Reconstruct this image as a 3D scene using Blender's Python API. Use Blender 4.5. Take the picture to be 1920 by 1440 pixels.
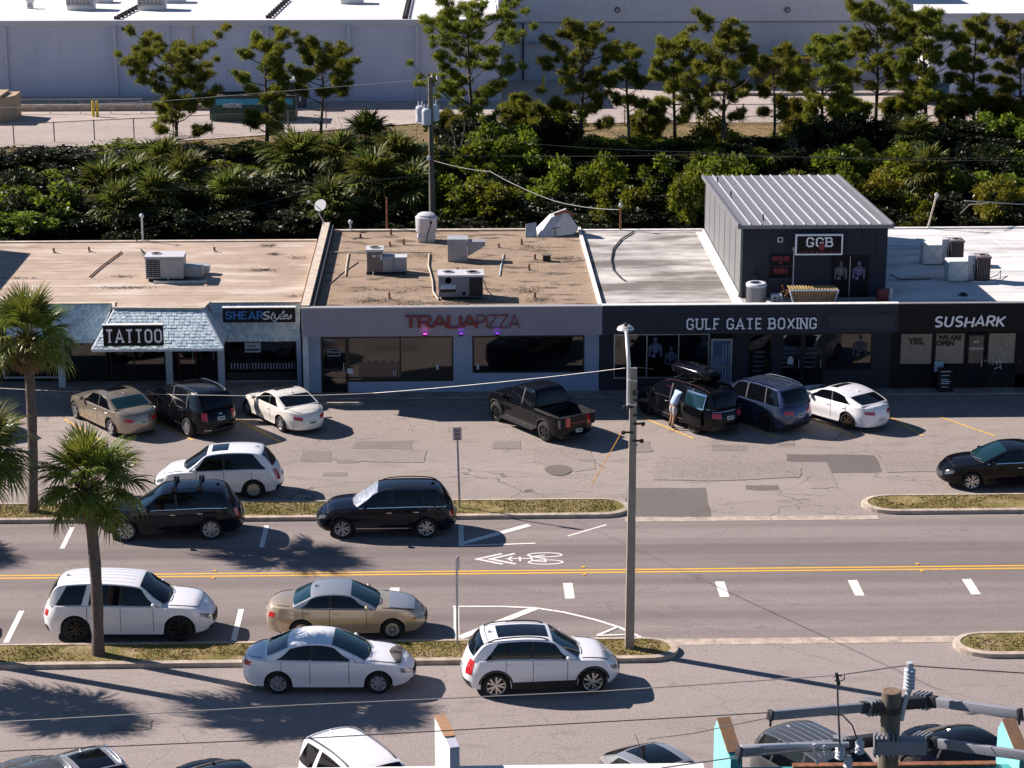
import bpy, bmesh, math, random
import numpy as np
from mathutils import Vector, Matrix
R=math.radians
for o in list(bpy.data.objects): bpy.data.objects.remove(o)
SC=bpy.context.scene; COL=SC.collection
# ---------------------------------------------------------------- camera, sky, sun, exposure
FPX=4200.0; PITCH=math.atan(1180/4200.0); YAW=R(1.62); CAMH=25.14
cam=bpy.data.objects.new('camera',bpy.data.cameras.new('camera')); COL.objects.link(cam)
cam.data.sensor_width=36; cam.data.lens=36*FPX/1920; cam.data.clip_start=0.5; cam.data.clip_end=3000
cam.location=(0,0,CAMH); cam.rotation_euler=(R(90)-PITCH,0,-YAW); SC.camera=cam
SUN_EL=R(33.2); SHX,SHY=0.9,-0.44                       # horizontal direction in which shadows fall
w=bpy.data.worlds.new('World'); SC.world=w; w.use_nodes=True
nt=w.node_tree; nt.nodes.clear()
sky=nt.nodes.new('ShaderNodeTexSky'); sky.sky_type='NISHITA'; sky.sun_disc=False
sky.sun_elevation=SUN_EL; sky.sun_rotation=math.atan2(-SHX,-SHY); sky.dust_density=0.0; sky.ozone_density=4.0; sky.air_density=1.0; sky.altitude=1500
bg=nt.nodes.new('ShaderNodeBackground'); bg.inputs[1].default_value=0.05
ou=nt.nodes.new('ShaderNodeOutputWorld'); nt.links.new(sky.outputs[0],bg.inputs[0]); nt.links.new(bg.outputs[0],ou.inputs[0])
sl=bpy.data.lights.new('sun','SUN'); sl.energy=5.0; sl.angle=R(0.5); sl.color=(1.0,0.89,0.82)
so=bpy.data.objects.new('sun',sl); COL.objects.link(so)
_d=Vector((SHX,SHY,0)).normalized()*math.cos(SUN_EL); _d.z=-math.sin(SUN_EL)
so.rotation_euler=_d.to_track_quat('-Z','Y').to_euler(); so.location=(-30,60,60)
SC.view_settings.view_transform='Standard'; SC.view_settings.look='None'
SC.view_settings.exposure=0.98; SC.view_settings.gamma=1.0; SC.view_settings.use_curve_mapping=False
SC.render.engine='CYCLES'
# ---------------------------------------------------------------- pixel <-> place helpers (photo is 1920 x 1440)
FW=Vector((math.sin(YAW)*math.cos(PITCH),math.cos(YAW)*math.cos(PITCH),-math.sin(PITCH)))
RT=Vector((math.cos(YAW),-math.sin(YAW),0)); UP=RT.cross(FW)
def ray(px,py): return FW+RT*((px-960)/FPX)-UP*((py-720)/FPX)
def G(px,py,z=0.0):
    d=ray(px,py); t=(z-CAMH)/d.z; return Vector((d.x*t,d.y*t,z))
def AY(px,py,Y):
    d=ray(px,py); t=Y/d.y; return Vector((d.x*t,Y,CAMH+d.z*t))
# ---------------------------------------------------------------- materials
MATS={}
def pbr(name,col,rough=0.6,metal=0.0,var=0.0,scale=3.0,bump=0.0,bscale=60.0,spec=0.5,coat=0.0,col2=None,lo=0.35,hi=0.65,detail=6,stretch=None,emit=None,estr=0.0,flat=0,trans=0.0):
    if name in MATS: return MATS[name]
    m=bpy.data.materials.new(name); m.use_nodes=True; t=m.node_tree; N=t.nodes; b=N['Principled BSDF']
    b.inputs['Base Color'].default_value=(*col,1); b.inputs['Roughness'].default_value=rough; b.inputs['Metallic'].default_value=metal
    b.inputs['Specular IOR Level'].default_value=spec
    if coat: b.inputs['Coat Weight'].default_value=coat; b.inputs['Coat Roughness'].default_value=0.04
    if emit: b.inputs['Emission Color'].default_value=(*emit,1); b.inputs['Emission Strength'].default_value=estr
    if trans: b.inputs['Transmission Weight'].default_value=trans
    if var or col2 or bump:
        g=N.new('ShaderNodeNewGeometry'); mp=N.new('ShaderNodeMapping'); t.links.new(g.outputs['Position'],mp.inputs[0])
        if stretch: mp.inputs['Scale'].default_value=stretch
    if var or col2:
        n=N.new('ShaderNodeTexNoise'); n.inputs['Scale'].default_value=scale; n.inputs['Detail'].default_value=detail; n.inputs['Roughness'].default_value=0.62
        t.links.new(mp.outputs[0],n.inputs[0])
        r=N.new('ShaderNodeValToRGB'); t.links.new(n.outputs[0],r.inputs[0])
        r.color_ramp.elements[0].position=lo; r.color_ramp.elements[1].position=hi
        c2=col2 if col2 else tuple(min(1,c*(1+var)) for c in col); c1=col if col2 else tuple(c*(1-var) for c in col)
        r.color_ramp.elements[0].color=(*c1,1); r.color_ramp.elements[1].color=(*c2,1)
        t.links.new(r.outputs[0],b.inputs['Base Color'])
    if bump:
        n2=N.new('ShaderNodeTexNoise'); n2.inputs['Scale'].default_value=bscale; n2.inputs['Detail'].default_value=3
        t.links.new(mp.outputs[0],n2.inputs[0])
        bp=N.new('ShaderNodeBump'); bp.inputs['Strength'].default_value=bump; bp.inputs['Distance'].default_value=0.02
        t.links.new(n2.outputs[0],bp.inputs['Height']); t.links.new(bp.outputs[0],b.inputs['Normal'])
    MATS[name]=m; return m
class NT:
    """small node-graph writer for the ground and roof materials"""
    def __init__(s,name,rough=0.9):
        s.m=bpy.data.materials.new(name); s.m.use_nodes=True; s.t=s.m.node_tree; s.N=s.t.nodes; s.b=s.N['Principled BSDF']
        s.b.inputs['Roughness'].default_value=rough; s.b.inputs['Specular IOR Level'].default_value=0.3
        s.g=s.N.new('ShaderNodeNewGeometry'); MATS[name]=s.m
    def L(s,a,b): s.t.links.new(a,b)
    def pos(s,scale=(1,1,1),loc=(0,0,0),warp=0.0,wscale=0.3):
        mp=s.N.new('ShaderNodeMapping'); mp.inputs['Scale'].default_value=scale; mp.inputs['Location'].default_value=loc
        src=s.g.outputs['Position']
        if warp:
            n=s.N.new('ShaderNodeTexNoise'); n.inputs['Scale'].default_value=wscale; n.inputs['Detail'].default_value=4; s.L(src,n.inputs[0])
            a=s.N.new('ShaderNodeVectorMath'); a.operation='MULTIPLY_ADD'; s.L(n.outputs['Color'],a.inputs[0]); a.inputs[1].default_value=(warp,)*3; s.L(src,a.inputs[2]); src=a.outputs[0]
        s.L(src,mp.inputs[0]); return mp.outputs[0]
    def noise(s,scale,lo=0.4,hi=0.6,detail=5,vec=None,rough=0.6):
        n=s.N.new('ShaderNodeTexNoise'); n.inputs['Scale'].default_value=scale; n.inputs['Detail'].default_value=detail; n.inputs['Roughness'].default_value=rough
        s.L(vec or s.g.outputs['Position'],n.inputs[0])
        r=s.N.new('ShaderNodeMapRange'); r.inputs[1].default_value=lo; r.inputs[2].default_value=hi; s.L(n.outputs[0],r.inputs[0]); return r.outputs[0]
    def cracks(s,scale,width,vec=None):
        v=s.N.new('ShaderNodeTexVoronoi'); v.feature='DISTANCE_TO_EDGE'; v.inputs['Scale'].default_value=scale
        s.L(vec or s.g.outputs['Position'],v.inputs['Vector'])
        r=s.N.new('ShaderNodeMapRange'); r.inputs[1].default_value=0; r.inputs[2].default_value=width; r.inputs[3].default_value=1; r.inputs[4].default_value=0; s.L(v.outputs['Distance'],r.inputs[0]); return r.outputs[0]
    def mul(s,a,b):
        m=s.N.new('ShaderNodeMath'); m.operation='MULTIPLY'
        for i,x in enumerate((a,b)):
            if isinstance(x,(int,float)): m.inputs[i].default_value=x
            else: s.L(x,m.inputs[i])
        return m.outputs[0]
    def mix(s,fac,a,b):
        m=s.N.new('ShaderNodeMix'); m.data_type='RGBA'
        if isinstance(fac,(int,float)): m.inputs[0].default_value=fac
        else: s.L(fac,m.inputs[0])
        for i,x in ((6,a),(7,b)):
            if isinstance(x,tuple): m.inputs[i].default_value=(*x,1)
            else: s.L(x,m.inputs[i])
        return m.outputs[2]
    def done(s,col,bump=None,strength=0.3,dist=0.02):
        s.L(col,s.b.inputs['Base Color'])
        if bump is not None:
            bp=s.N.new('ShaderNodeBump'); bp.inputs['Strength'].default_value=strength; bp.inputs['Distance'].default_value=dist
            s.L(bump,bp.inputs['Height']); s.L(bp.outputs[0],s.b.inputs['Normal'])
        return s.m
# ---------------------------------------------------------------- mesh collector
class MB:
    def __init__(s): s.v=[]; s.f=[]
    def add(s,vs,fs):
        o=len(s.v); s.v+= [tuple(v) for v in vs]; s.f+= [tuple(i+o for i in f) for f in fs]; return s
    def box(s,x0,x1,y0,y1,z0,z1):
        return s.add([(x0,y0,z0),(x1,y0,z0),(x1,y1,z0),(x0,y1,z0),(x0,y0,z1),(x1,y0,z1),(x1,y1,z1),(x0,y1,z1)],
            [(0,3,2,1),(4,5,6,7),(0,1,5,4),(1,2,6,5),(2,3,7,6),(3,0,4,7)])
    def bar(s,a,b,w,h=None,up=(0,0,1)):
        a=Vector(a); b=Vector(b); h=h or w; d=(b-a).normalized(); u=Vector(up)
        if abs(d.dot(u))>0.98: u=Vector((0,1,0))
        r=d.cross(u).normalized(); u=r.cross(d)
        vs=[p+r*(i*w/2)+u*(j*h/2) for p in (a,b) for i,j in ((-1,-1),(1,-1),(1,1),(-1,1))]
        return s.add(vs,[(3,2,1,0),(4,5,6,7),(0,1,5,4),(1,2,6,5),(2,3,7,6),(3,0,4,7)])
    def tube(s,pts,rad,n=8,cap=True):
        pts=[Vector(p) for p in pts]; rads=rad if isinstance(rad,(list,tuple)) else [rad]*len(pts)
        rings=[]; u=None
        for i,p in enumerate(pts):
            d=(pts[min(i+1,len(pts)-1)]-pts[max(i-1,0)]).normalized()
            if u is None:
                u=Vector((0,0,1)) if abs(d.z)<0.9 else Vector((1,0,0))
            u=(u-d*u.dot(d)).normalized(); r=d.cross(u)
            rings.append([p+(u*math.cos(2*math.pi*k/n)+r*math.sin(2*math.pi*k/n))*rads[i] for k in range(n)])
        vs=[q for r_ in rings for q in r_]; fs=[]
        for i in range(len(pts)-1):
            for k in range(n):
                a=i*n+k; b=i*n+(k+1)%n; fs.append((a,b,b+n,a+n))
        if cap: fs.append(tuple(range(n-1,-1,-1))); fs.append(tuple((len(pts)-1)*n+k for k in range(n)))
        return s.add(vs,fs)
    def lathe(s,prof,c=(0,0,0),n=20,axis='z',cap=True):
        vs=[]; fs=[]
        for r,h in prof:
            for k in range(n):
                a=2*math.pi*k/n; x,y=r*math.cos(a),r*math.sin(a)
                p={'z':(x,y,h),'y':(x,h,y),'x':(h,x,y)}[axis]; vs.append((p[0]+c[0],p[1]+c[1],p[2]+c[2]))
        for i in range(len(prof)-1):
            for k in range(n):
                a=i*n+k; b=i*n+(k+1)%n; fs.append((a,b,b+n,a+n))
        if cap and prof[0][0]>1e-4: fs.append(tuple(range(n-1,-1,-1)))
        if cap and prof[-1][0]>1e-4: fs.append(tuple((len(prof)-1)*n+k for k in range(n)))
        return s.add(vs,fs)
    def prism(s,poly,z0,z1):
        n=len(poly); return s.add([(*p,z0) for p in poly]+[(*p,z1) for p in poly],
            [tuple(range(n-1,-1,-1)),tuple(range(n,2*n))]+[(i,(i+1)%n,(i+1)%n+n,i+n) for i in range(n)])
    def sheet(s,poly,z): return s.add([(p[0],p[1],z) for p in poly],[tuple(range(len(poly)))])
    def grid(s,fn,nu,nv):
        vs=[fn(i/nu,j/nv) for i in range(nu+1) for j in range(nv+1)]
        return s.add(vs,[(i*(nv+1)+j,(i+1)*(nv+1)+j,(i+1)*(nv+1)+j+1,i*(nv+1)+j+1) for i in range(nu) for j in range(nv)])
    def slab(s,a,b,c,d,th):
        """box whose outer face is the quad a b c d, thickness th inwards"""
        a,b,c,d=[Vector(p) for p in (a,b,c,d)]; n=(b-a).cross(d-a).normalized()*th
        return s.add([a,b,c,d,a-n,b-n,c-n,d-n],[(0,1,2,3),(7,6,5,4),(1,0,4,5),(2,1,5,6),(3,2,6,7),(0,3,7,4)])
def setp(o,label=None,cat=None,group=None,kind=None,category=None):
    cat=cat or category
    for k,v in (('label',label),('category',cat),('group',group),('kind',kind)):
        if v: o[k]=v
    return o
def mesh_of(name,mb,mat,off=(0,0,0),smooth=False,bevel=0,sharp=35,fixn=True):
    me=bpy.data.meshes.new(name)
    me.from_pydata([(v[0]-off[0],v[1]-off[1],v[2]-off[2]) for v in mb.v],[],mb.f)
    bm=bmesh.new(); bm.from_mesh(me)
    if fixn: bmesh.ops.recalc_face_normals(bm,faces=bm.faces[:])
    if bevel: 
        es=[e for e in bm.edges if len(e.link_faces)==2 and e.calc_face_angle(0)>0.6]
        bmesh.ops.bevel(bm,geom=es,offset=bevel,segments=2,affect='EDGES',profile=0.6,clamp_overlap=True)
    if smooth or bevel:
        for f in bm.faces: f.smooth=True
        for e in bm.edges:
            if len(e.link_faces)==2 and e.calc_face_angle(0)>R(sharp): e.smooth=False
    bm.to_mesh(me); bm.free()
    if mat: me.materials.append(mat)
    return me
def wloc(p):
    v=Vector((0,0,0))
    while p is not None: v=v+p.location; p=p.parent
    return v
def obj(name,mb,mat,parent=None,world=False,smooth=False,bevel=0,sharp=35,loc=None,rot=None,**kw):
    off=wloc(parent) if (parent is not None and world) else (0,0,0)
    me=mb if isinstance(mb,bpy.types.Mesh) else mesh_of(name,mb,mat,off,smooth,bevel,sharp)
    o=bpy.data.objects.new(name,me); COL.objects.link(o); o.parent=parent
    if loc is not None: o.location=loc
    if rot is not None: o.rotation_euler=rot
    return setp(o,**kw)
def thing(name,label,cat,loc=(0,0,0),rot=0,group=None):
    o=bpy.data.objects.new(name,None); COL.objects.link(o); o.empty_display_size=0.3; o.location=loc
    o.rotation_euler=rot if isinstance(rot,(tuple,list)) else (0,0,rot)
    return setp(o,label,cat,group)
KIDS={}
def copy_tree(o,parent=None):
    c=o.copy(); COL.objects.link(c)
    if parent is not None: c.parent=parent
    for ch in o.children: copy_tree(ch,c)
    return c
def npmesh(name,V,Fq,mat,smooth=False,uvfac=None):
    """fast mesh from numpy arrays; Fq is (n,3) or (n,4)"""
    me=bpy.data.meshes.new(name); V=np.asarray(V,dtype=np.float32); Fq=np.asarray(Fq,dtype=np.int32)
    me.vertices.add(len(V)); me.vertices.foreach_set('co',V.ravel())
    k=Fq.shape[1]; me.loops.add(Fq.size); me.loops.foreach_set('vertex_index',Fq.ravel())
    me.polygons.add(len(Fq)); me.polygons.foreach_set('loop_start',np.arange(0,Fq.size,k,dtype=np.int32)); 
    try: me.polygons.foreach_set('loop_total',np.full(len(Fq),k,dtype=np.int32))
    except Exception: pass
    me.update(calc_edges=True); me.validate()
    if mat: me.materials.append(mat)
    return me
# ---------------------------------------------------------------- lettering made of mitred strokes
def arc(cx,cy,rx,ry,a0,a1,n=8): return [(cx+rx*math.cos(R(a0+(a1-a0)*i/n)),cy+ry*math.sin(R(a0+(a1-a0)*i/n))) for i in range(n+1)]
def glyphs(style):
    sl=style=='slab'; n=2 if sl else 8                     # slab: corners cut like athletic lettering
    def O(w=.62,c=.0): 
        if sl: k=.16; return [[(k,0),(w-k,0),(w,k),(w,1-k),(w-k,1),(k,1),(0,1-k),(0,k),(k,0)]]
        return [arc(w/2,.5,w/2,.5,90,450,20)]
    def bowl(x,y0,y1,w):
        if sl: k=.13; return [(x,y1),(w-k,y1),(w,y1-k),(w,y0+k),(w-k,y0),(x,y0)]
        r=(y1-y0)/2; return [(x,y1),(w-r,y1)]+arc(w-r,(y0+y1)/2,r,r,90,-90,8)[1:-1]+[(w-r,y0),(x,y0)]
    D={}
    D['A']=(.72,[[(0,0),(.36,1),(.72,0)],[(.13,.3),(.59,.3)]])
    D['B']=(.62,[[(.0,0),(.0,1)],bowl(0,.52,1,.55),bowl(0,0,.52,.62)])
    D['C']=(.62,[[(.62,.72),(.62,.84),(.46,1),(.16,1),(0,.84),(0,.16),(.16,0),(.46,0),(.62,.16),(.62,.28)]] if sl else [arc(.36,.5,.36,.5,50,310,12)])
    D['D']=(.62,[[(0,0),(0,1)],bowl(0,0,1,.62)])
    D['E']=(.56,[[(.56,1),(0,1),(0,0),(.56,0)],[(0,.5),(.44,.5)]])
    D['F']=(.54,[[(.54,1),(0,1),(0,0)],[(0,.5),(.42,.5)]])
    D['G']=(.64,[[(.62,.72),(.62,.84),(.46,1),(.16,1),(0,.84),(0,.16),(.16,0),(.46,0),(.62,.16),(.62,.42),(.34,.42)]] if sl else [arc(.36,.5,.36,.5,50,350,12)+[(.72,.45),(.4,.45)]])
    D['H']=(.64,[[(0,0),(0,1)],[(.64,0),(.64,1)],[(0,.5),(.64,.5)]])
    D['I']=(.0,[[(0,0),(0,1)]]); D['K']=(.6,[[(0,0),(0,1)],[(.6,1),(.0,.42)],[(.18,.55),(.62,0)]])
    D['L']=(.52,[[(0,1),(0,0),(.52,0)]]); D['M']=(.8,[[(0,0),(0,1),(.4,.25),(.8,1),(.8,0)]])
    D['N']=(.64,[[(0,0),(0,1)],[(0,1),(.64,0)],[(.64,0),(.64,1)]]); D['O']=(.64,O()); D['P']=(.56,[[(0,0),(0,1)],bowl(0,.45,1,.56)])
    D['R']=(.6,[[(0,0),(0,1)],bowl(0,.46,1,.58),[(.28,.46),(.62,0)]])
    D['S']=(.6,[[(.58,.76),(.58,.86),(.44,1),(.14,1),(0,.86),(0,.64),(.14,.52),(.44,.48),(.58,.36),(.58,.14),(.44,0),(.14,0),(0,.14),(0,.24)]] if sl else [arc(.29,.74,.27,.26,40,270,8)+arc(.29,.24,.29,.24,90,-140,8)])
    D['T']=(.62,[[(0,1),(.62,1)],[(.31,1),(.31,0)]]); D['U']=(.64,[[(0,1),(0,.16),(.16,0),(.48,0),(.64,.16),(.64,1)]] if sl else [[(0,1)]+arc(.3,.3,.3,.3,180,360,8)+[(.6,1)]])
    D['W']=(.9,[[(0,1),(.24,0),(.45,.8),(.66,0),(.9,1)]]); D['X']=(.66,[[(0,0),(.66,1)],[(0,1),(.66,0)]]); D['Y']=(.64,[[(0,1),(.32,.5),(.64,1)],[(.32,.5),(.32,0)]])
    D['Z']=(.62,[[(0,1),(.62,1),(0,0),(.62,0)]])
    D['t']=(.3,[[(.16,.9),(.1,.12),(.18,0),(.3,.06)],[(0,.62),(.32,.62)]]); D['y']=(.42,[[(0,.62),(.04,.2),(.16,.04),(.36,.2)],[(.42,.62),(.34,0),(.16,-.3),(-.02,-.2)]])
    D['l']=(.2,[[(.0,.2),(.2,.95),(.1,1),(.04,.1),(.12,0),(.24,.1)]]); D['e']=(.34,[[(.02,.3),(.3,.4),(.26,.58),(.12,.6),(.02,.36),(.06,.06),(.2,0),(.36,.14)]])
    D['s']=(.3,[[(.0,.1),(.22,.6),(.2,.4),(.28,.16),(.14,0),(.0,.06)]])
    D['-']=(.35,[[(0,.45),(.35,.45)]])
    return D
GLY={'slab':glyphs('slab'),'round':glyphs('round')}
def ribbon(mb,pts,t,M,d0,d1):
    closed=len(pts)>2 and (Vector(pts[0])-Vector(pts[-1])).length<1e-5
    P=[Vector((p[0],p[1])) for p in pts]
    if closed: P=P[:-1]
    n=len(P); Ls=[]; Rs=[]
    for i,p in enumerate(P):
        a=P[i-1] if (i>0 or closed) else None; b=P[(i+1)%n] if (i<n-1 or closed) else None
        d1_=(p-a).normalized() if a is not None else None; d2_=(b-p).normalized() if b is not None else None
        if d1_ is None: d1_=d2_
        if d2_ is None: d2_=d1_
        n1=Vector((-d1_.y,d1_.x)); n2=Vector((-d2_.y,d2_.x)); m=(n1+n2)
        if m.length<1e-3: m=n1
        m.normalize(); k=min(1/max(m.dot(n1),.35),1.9)*t/2
        Ls.append(p+m*k); Rs.append(p-m*k)
    vs=[M(q.x,q.y,d1) for q in Ls]+[M(q.x,q.y,d1) for q in Rs]+[M(q.x,q.y,d0) for q in Ls]+[M(q.x,q.y,d0) for q in Rs]
    fs=[]
    for i in range(n if closed else n-1):
        j=(i+1)%n; fs+=[(i,j,n+j,n+i),(i,2*n+i,2*n+j,j),(n+i,n+j,3*n+j,3*n+i)]
    if not closed: fs+=[(0,n,3*n,2*n),(n-1,3*n-1,4*n-1,2*n-1)][:1]+[(n-1,3*n-1+0,4*n-1,2*n-1)]
    mb.add(vs,fs)
def lettering(parent,text,x0,x1,z0,z1,Y,mat,style='slab',stroke=.2,gap=.28,serif=0.0,slant=0.0,depth=.03,name='letter',widen=1.0,lean=0.0,jit=0.0,space=.6):
    """letters on a wall facing -Y, fitted into x0..x1, z0..z1 (world); one object per letter"""
    D=GLY[style]; h=z1-z0; adv=0; lay=[]
    for ch in text:
        if ch==' ': adv+=space; continue
        w,st=D[ch]; lay.append((ch,adv+stroke/2,w,st)); adv+=w+stroke+gap-stroke
    sx=(x1-x0)/(adv-gap+stroke*0); out=[]
    rnd=random.Random(5)
    for ch,a,w,st in lay:
        mb=MB(); dz=rnd.uniform(-jit,jit); da=rnd.uniform(-jit,jit)
        for k,pl in enumerate(st):
            def M(x,y,d,a=a): 
                y2=stroke/2+y*(1-stroke)*1.0
                return (x0+(a+x+slant*(y2-.5))*sx, Y-d-lean*(y2), z0+(y2+dz)*h)
            ar=h/sx if sx else 1
            ribbon(mb,pl,stroke,M,0,depth+.0012*k)
            if serif:
                cl=(Vector(pl[0])-Vector(pl[-1])).length<1e-5
                if not cl:
                    for q,qq in ((pl[0],pl[1]),(pl[-1],pl[-2])):
                        if abs(q[0]-qq[0])<.45*abs(q[1]-qq[1]) and (q[1]<.02 or q[1]>.98):
                            yy=q[1]+(-.0 if q[1]<.5 else 0); ribbon(mb,[(q[0]-serif,yy),(q[0]+serif,yy)],stroke*.72,M,0,depth+.0012*k+.0006)
        out.append(obj(name,mb,mat,parent,world=True))
    return out
def font_text(parent,text,x,z,size,Y,mat,name='lettering',align='CENTER',sx=1.0,bold=0.0,extr=0.004):
    c=bpy.data.curves.new(name,'FONT'); c.body=text; c.size=size; c.align_x=align; c.align_y='CENTER'; c.offset=bold; c.extrude=extr; c.resolution_u=3
    o=bpy.data.objects.new(name,c); COL.objects.link(o)
    dg=bpy.context.evaluated_depsgraph_get(); me=bpy.data.meshes.new_from_object(o.evaluated_get(dg)); bpy.data.objects.remove(o)
    me.transform(Matrix.Diagonal((sx,1,1,1))); me.transform(Matrix.Rotation(R(90),4,'X')); me.materials.clear(); me.materials.append(mat)
    off=wloc(parent); me.transform(Matrix.Translation((x-off.x,Y-off.y,z-off.z)))
    return obj(name,me,mat,parent)
# ================================================================ ground materials
def asphalt(name,a,b,agg,patchy=0.5,crack=0.0,warm=(0.33,0.27,0.22),track=0.0):
    g=NT(name,0.88)
    big=g.noise(0.22,.38,.62,6,g.pos((.35,1,1),warp=1.0)); c=g.mix(big,a,b)
    fine=g.noise(19,.42,.60,5,rough=.75); c=g.mix(g.mul(fine,.9),c,agg); md=g.noise(13,.52,.66,3); c=g.mix(g.mul(md,.5),c,tuple(x*.6 for x in a)); oil=g.noise(.8,.66,.74,3,g.pos((1,1.5,1),(3,7,0))); c=g.mix(g.mul(oil,.55),c,tuple(x*.45 for x in a))
    sp=g.noise(120,.56,.66,2); c=g.mix(g.mul(sp,.35),c,(0.55,0.50,0.45))
    dk=g.noise(34,.60,.70,2); c=g.mix(g.mul(dk,.45),c,(0.06,0.055,0.055))
    st=g.noise(1.3,.56,.72,6,g.pos((.5,1.6,1),warp=.6)); c=g.mix(g.mul(st,patchy),c,tuple(x*.62 for x in a))
    if crack:
        cr=g.mul(g.cracks(.34,.010,g.pos((.7,1.3,1),warp=1.3,wscale=.6)),g.noise(.18,.46,.58,4)); c=g.mix(g.mul(cr,crack),c,(0.05,0.045,0.04))
        cr2=g.mul(g.cracks(1.7,.03,g.pos(warp=.6,wscale=1.4)),g.noise(.25,.54,.62,4)); c=g.mix(g.mul(cr2,crack*.8),c,(0.07,0.06,0.055))
    if track:
        tr=g.noise(.5,.42,.62,3,g.pos((.02,1,1))); c=g.mix(g.mul(tr,track),c,tuple(x*.72 for x in a))
    return g.done(c,fine,.35,.01)
m_lot=asphalt('lot_asphalt',(0.205,0.172,0.156),(0.28,0.238,0.215),(0.36,0.31,0.28),.45,.9)
m_road=asphalt('road_asphalt',(0.18,0.153,0.147),(0.225,0.193,0.184),(0.29,0.25,0.24),.3,.35,track=.75)
m_street=asphalt('street_asphalt',(0.215,0.184,0.172),(0.27,0.232,0.218),(0.34,0.295,0.278),.35,.35)
m_far=asphalt('service_asphalt',(0.33,0.28,0.25),(0.43,0.37,0.33),(0.46,0.40,0.36),.35,.3)
m_patch=asphalt('patch_asphalt',(0.085,0.075,0.072),(0.125,0.108,0.10),(0.16,0.14,0.13),.3)
m_patch2=asphalt('old_patch_asphalt',(0.150,0.130,0.120),(0.20,0.174,0.160),(0.25,0.22,0.20),.3)
m_conc=pbr('kerb_concrete',(0.40,0.33,0.27),.9,var=.28,scale=2.4,bump=.25,bscale=40)
m_walk=pbr('walk_concrete',(0.30,0.26,0.235),.9,var=.3,scale=1.3,bump=.2,bscale=30)
m_white=pbr('road_white_paint',(0.74,0.71,0.67),.7,col2=(0.50,0.47,0.44),scale=9,lo=.52,hi=.70,bump=.1)
m_yel=pbr('road_yellow_paint',(0.72,0.41,0.05),.7,col2=(0.50,0.30,0.08),scale=7,lo=.50,hi=.72)
m_yel2=pbr('worn_yellow_paint',(0.42,0.27,0.10),.8,col2=(0.70,0.43,0.08),scale=7,lo=.4,hi=.55)
g=NT('island_turf',.95); c=g.mix(g.noise(1.1,.4,.6,5),(0.15,0.135,0.035),(0.30,0.225,0.10)); c=g.mix(g.mul(g.noise(.55,.56,.68,5),.85),c,(0.36,0.28,0.19)); m_turf=g.done(c,g.noise(20),.6,.04)
g=NT('far_turf',.95); c=g.mix(g.noise(.5,.4,.6,5),(0.12,0.10,0.035),(0.24,0.165,0.085)); m_turf2=g.done(c,g.noise(9),.5,.05)
m_soil=pbr('bank_soil',(0.028,0.026,0.016),.95,var=.4,scale=1.2,bump=.5,bscale=6)
def struct(name,mb,mat,**k):
    return obj(name,mb,mat,kind='structure',**k)
def rect(x0,x1,y0,y1,z): return MB().sheet([(x0,y0),(x1,y0),(x1,y1),(x0,y1)],z)
X0,X1=-60,75
# ground sheet out to the horizon, with the canal cut between the shops and the far bank
gs=MB()
def strip(y0,z0,y1,z1,n=28):
    def f(u,v): return (-600+1200*u,y0+(y1-y0)*v,z0+(z1-z0)*v)
    gs.grid(f,n,2)
strip(-400,-.012,104,-.012); strip(104,-.012,104.6,-3); strip(104.6,-3,129,-3); strip(129,-3,144,-.03); strip(144,-.03,1500,-.03)
struct('ground',gs,m_soil)
wm=NT('canal_water',.06); wm.b.inputs['Base Color'].default_value=(0.012,0.02,0.018,1); wm.b.inputs['Specular IOR Level'].default_value=.6
wn=wm.noise(2.2,.3,.7,3,wm.pos((1,2.2,1))); bp=wm.N.new('ShaderNodeBump'); bp.inputs['Strength'].default_value=.15; bp.inputs['Distance'].default_value=.05; wm.L(wn,bp.inputs['Height']); wm.L(bp.outputs[0],wm.b.inputs['Normal'])
struct('canal_water',rect(-200,220,104.2,133.5,-1.9),wm.m)
struct('parking_lot',rect(-90,120,72.3,88.9,0.0),m_lot)
struct('road',rect(-90,120,61.3,72.3,0.0),m_road)
struct('service_street',rect(-90,120,44,61.3,0.0),m_street)
struct('service_yard',MB().sheet([(-60,146.4),(-23,148.9),(-14,152.4),(-2.5,157.6),(90,157.6),(90,182),(-60,182)],0.02),m_far)
yk=MB().bar((-14,152.3,.04),(-2.5,157.5,.04),.3,.06).bar((-2.5,157.5,.04),(19,157.5,.04),.3,.06).bar((-60,146.3,.04),(-23,148.8,.04),.3,.06).bar((-23,148.8,.04),(-14,152.3,.04),.3,.06); yk.box(19.2,60,160.2,160.6,-.05,.06); struct('kerb',yk,m_conc)
struct('concrete_pad',MB().box(-24,-20.3,145.2,147.6,-.1,.06),m_conc)
struct('grass_verge',rect(-60,19,143.6,157.6,0.012),m_turf2)
struct('grass_verge',rect(19,60,147,160.2,0.016),m_turf2)
struct('pavement',MB().box(-40,-5.98,87.9,89.9,-.05,.14),m_walk)
struct('pavement',MB().box(-5.96,60,87.35,88.6,-.05,.045),m_walk)
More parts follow.
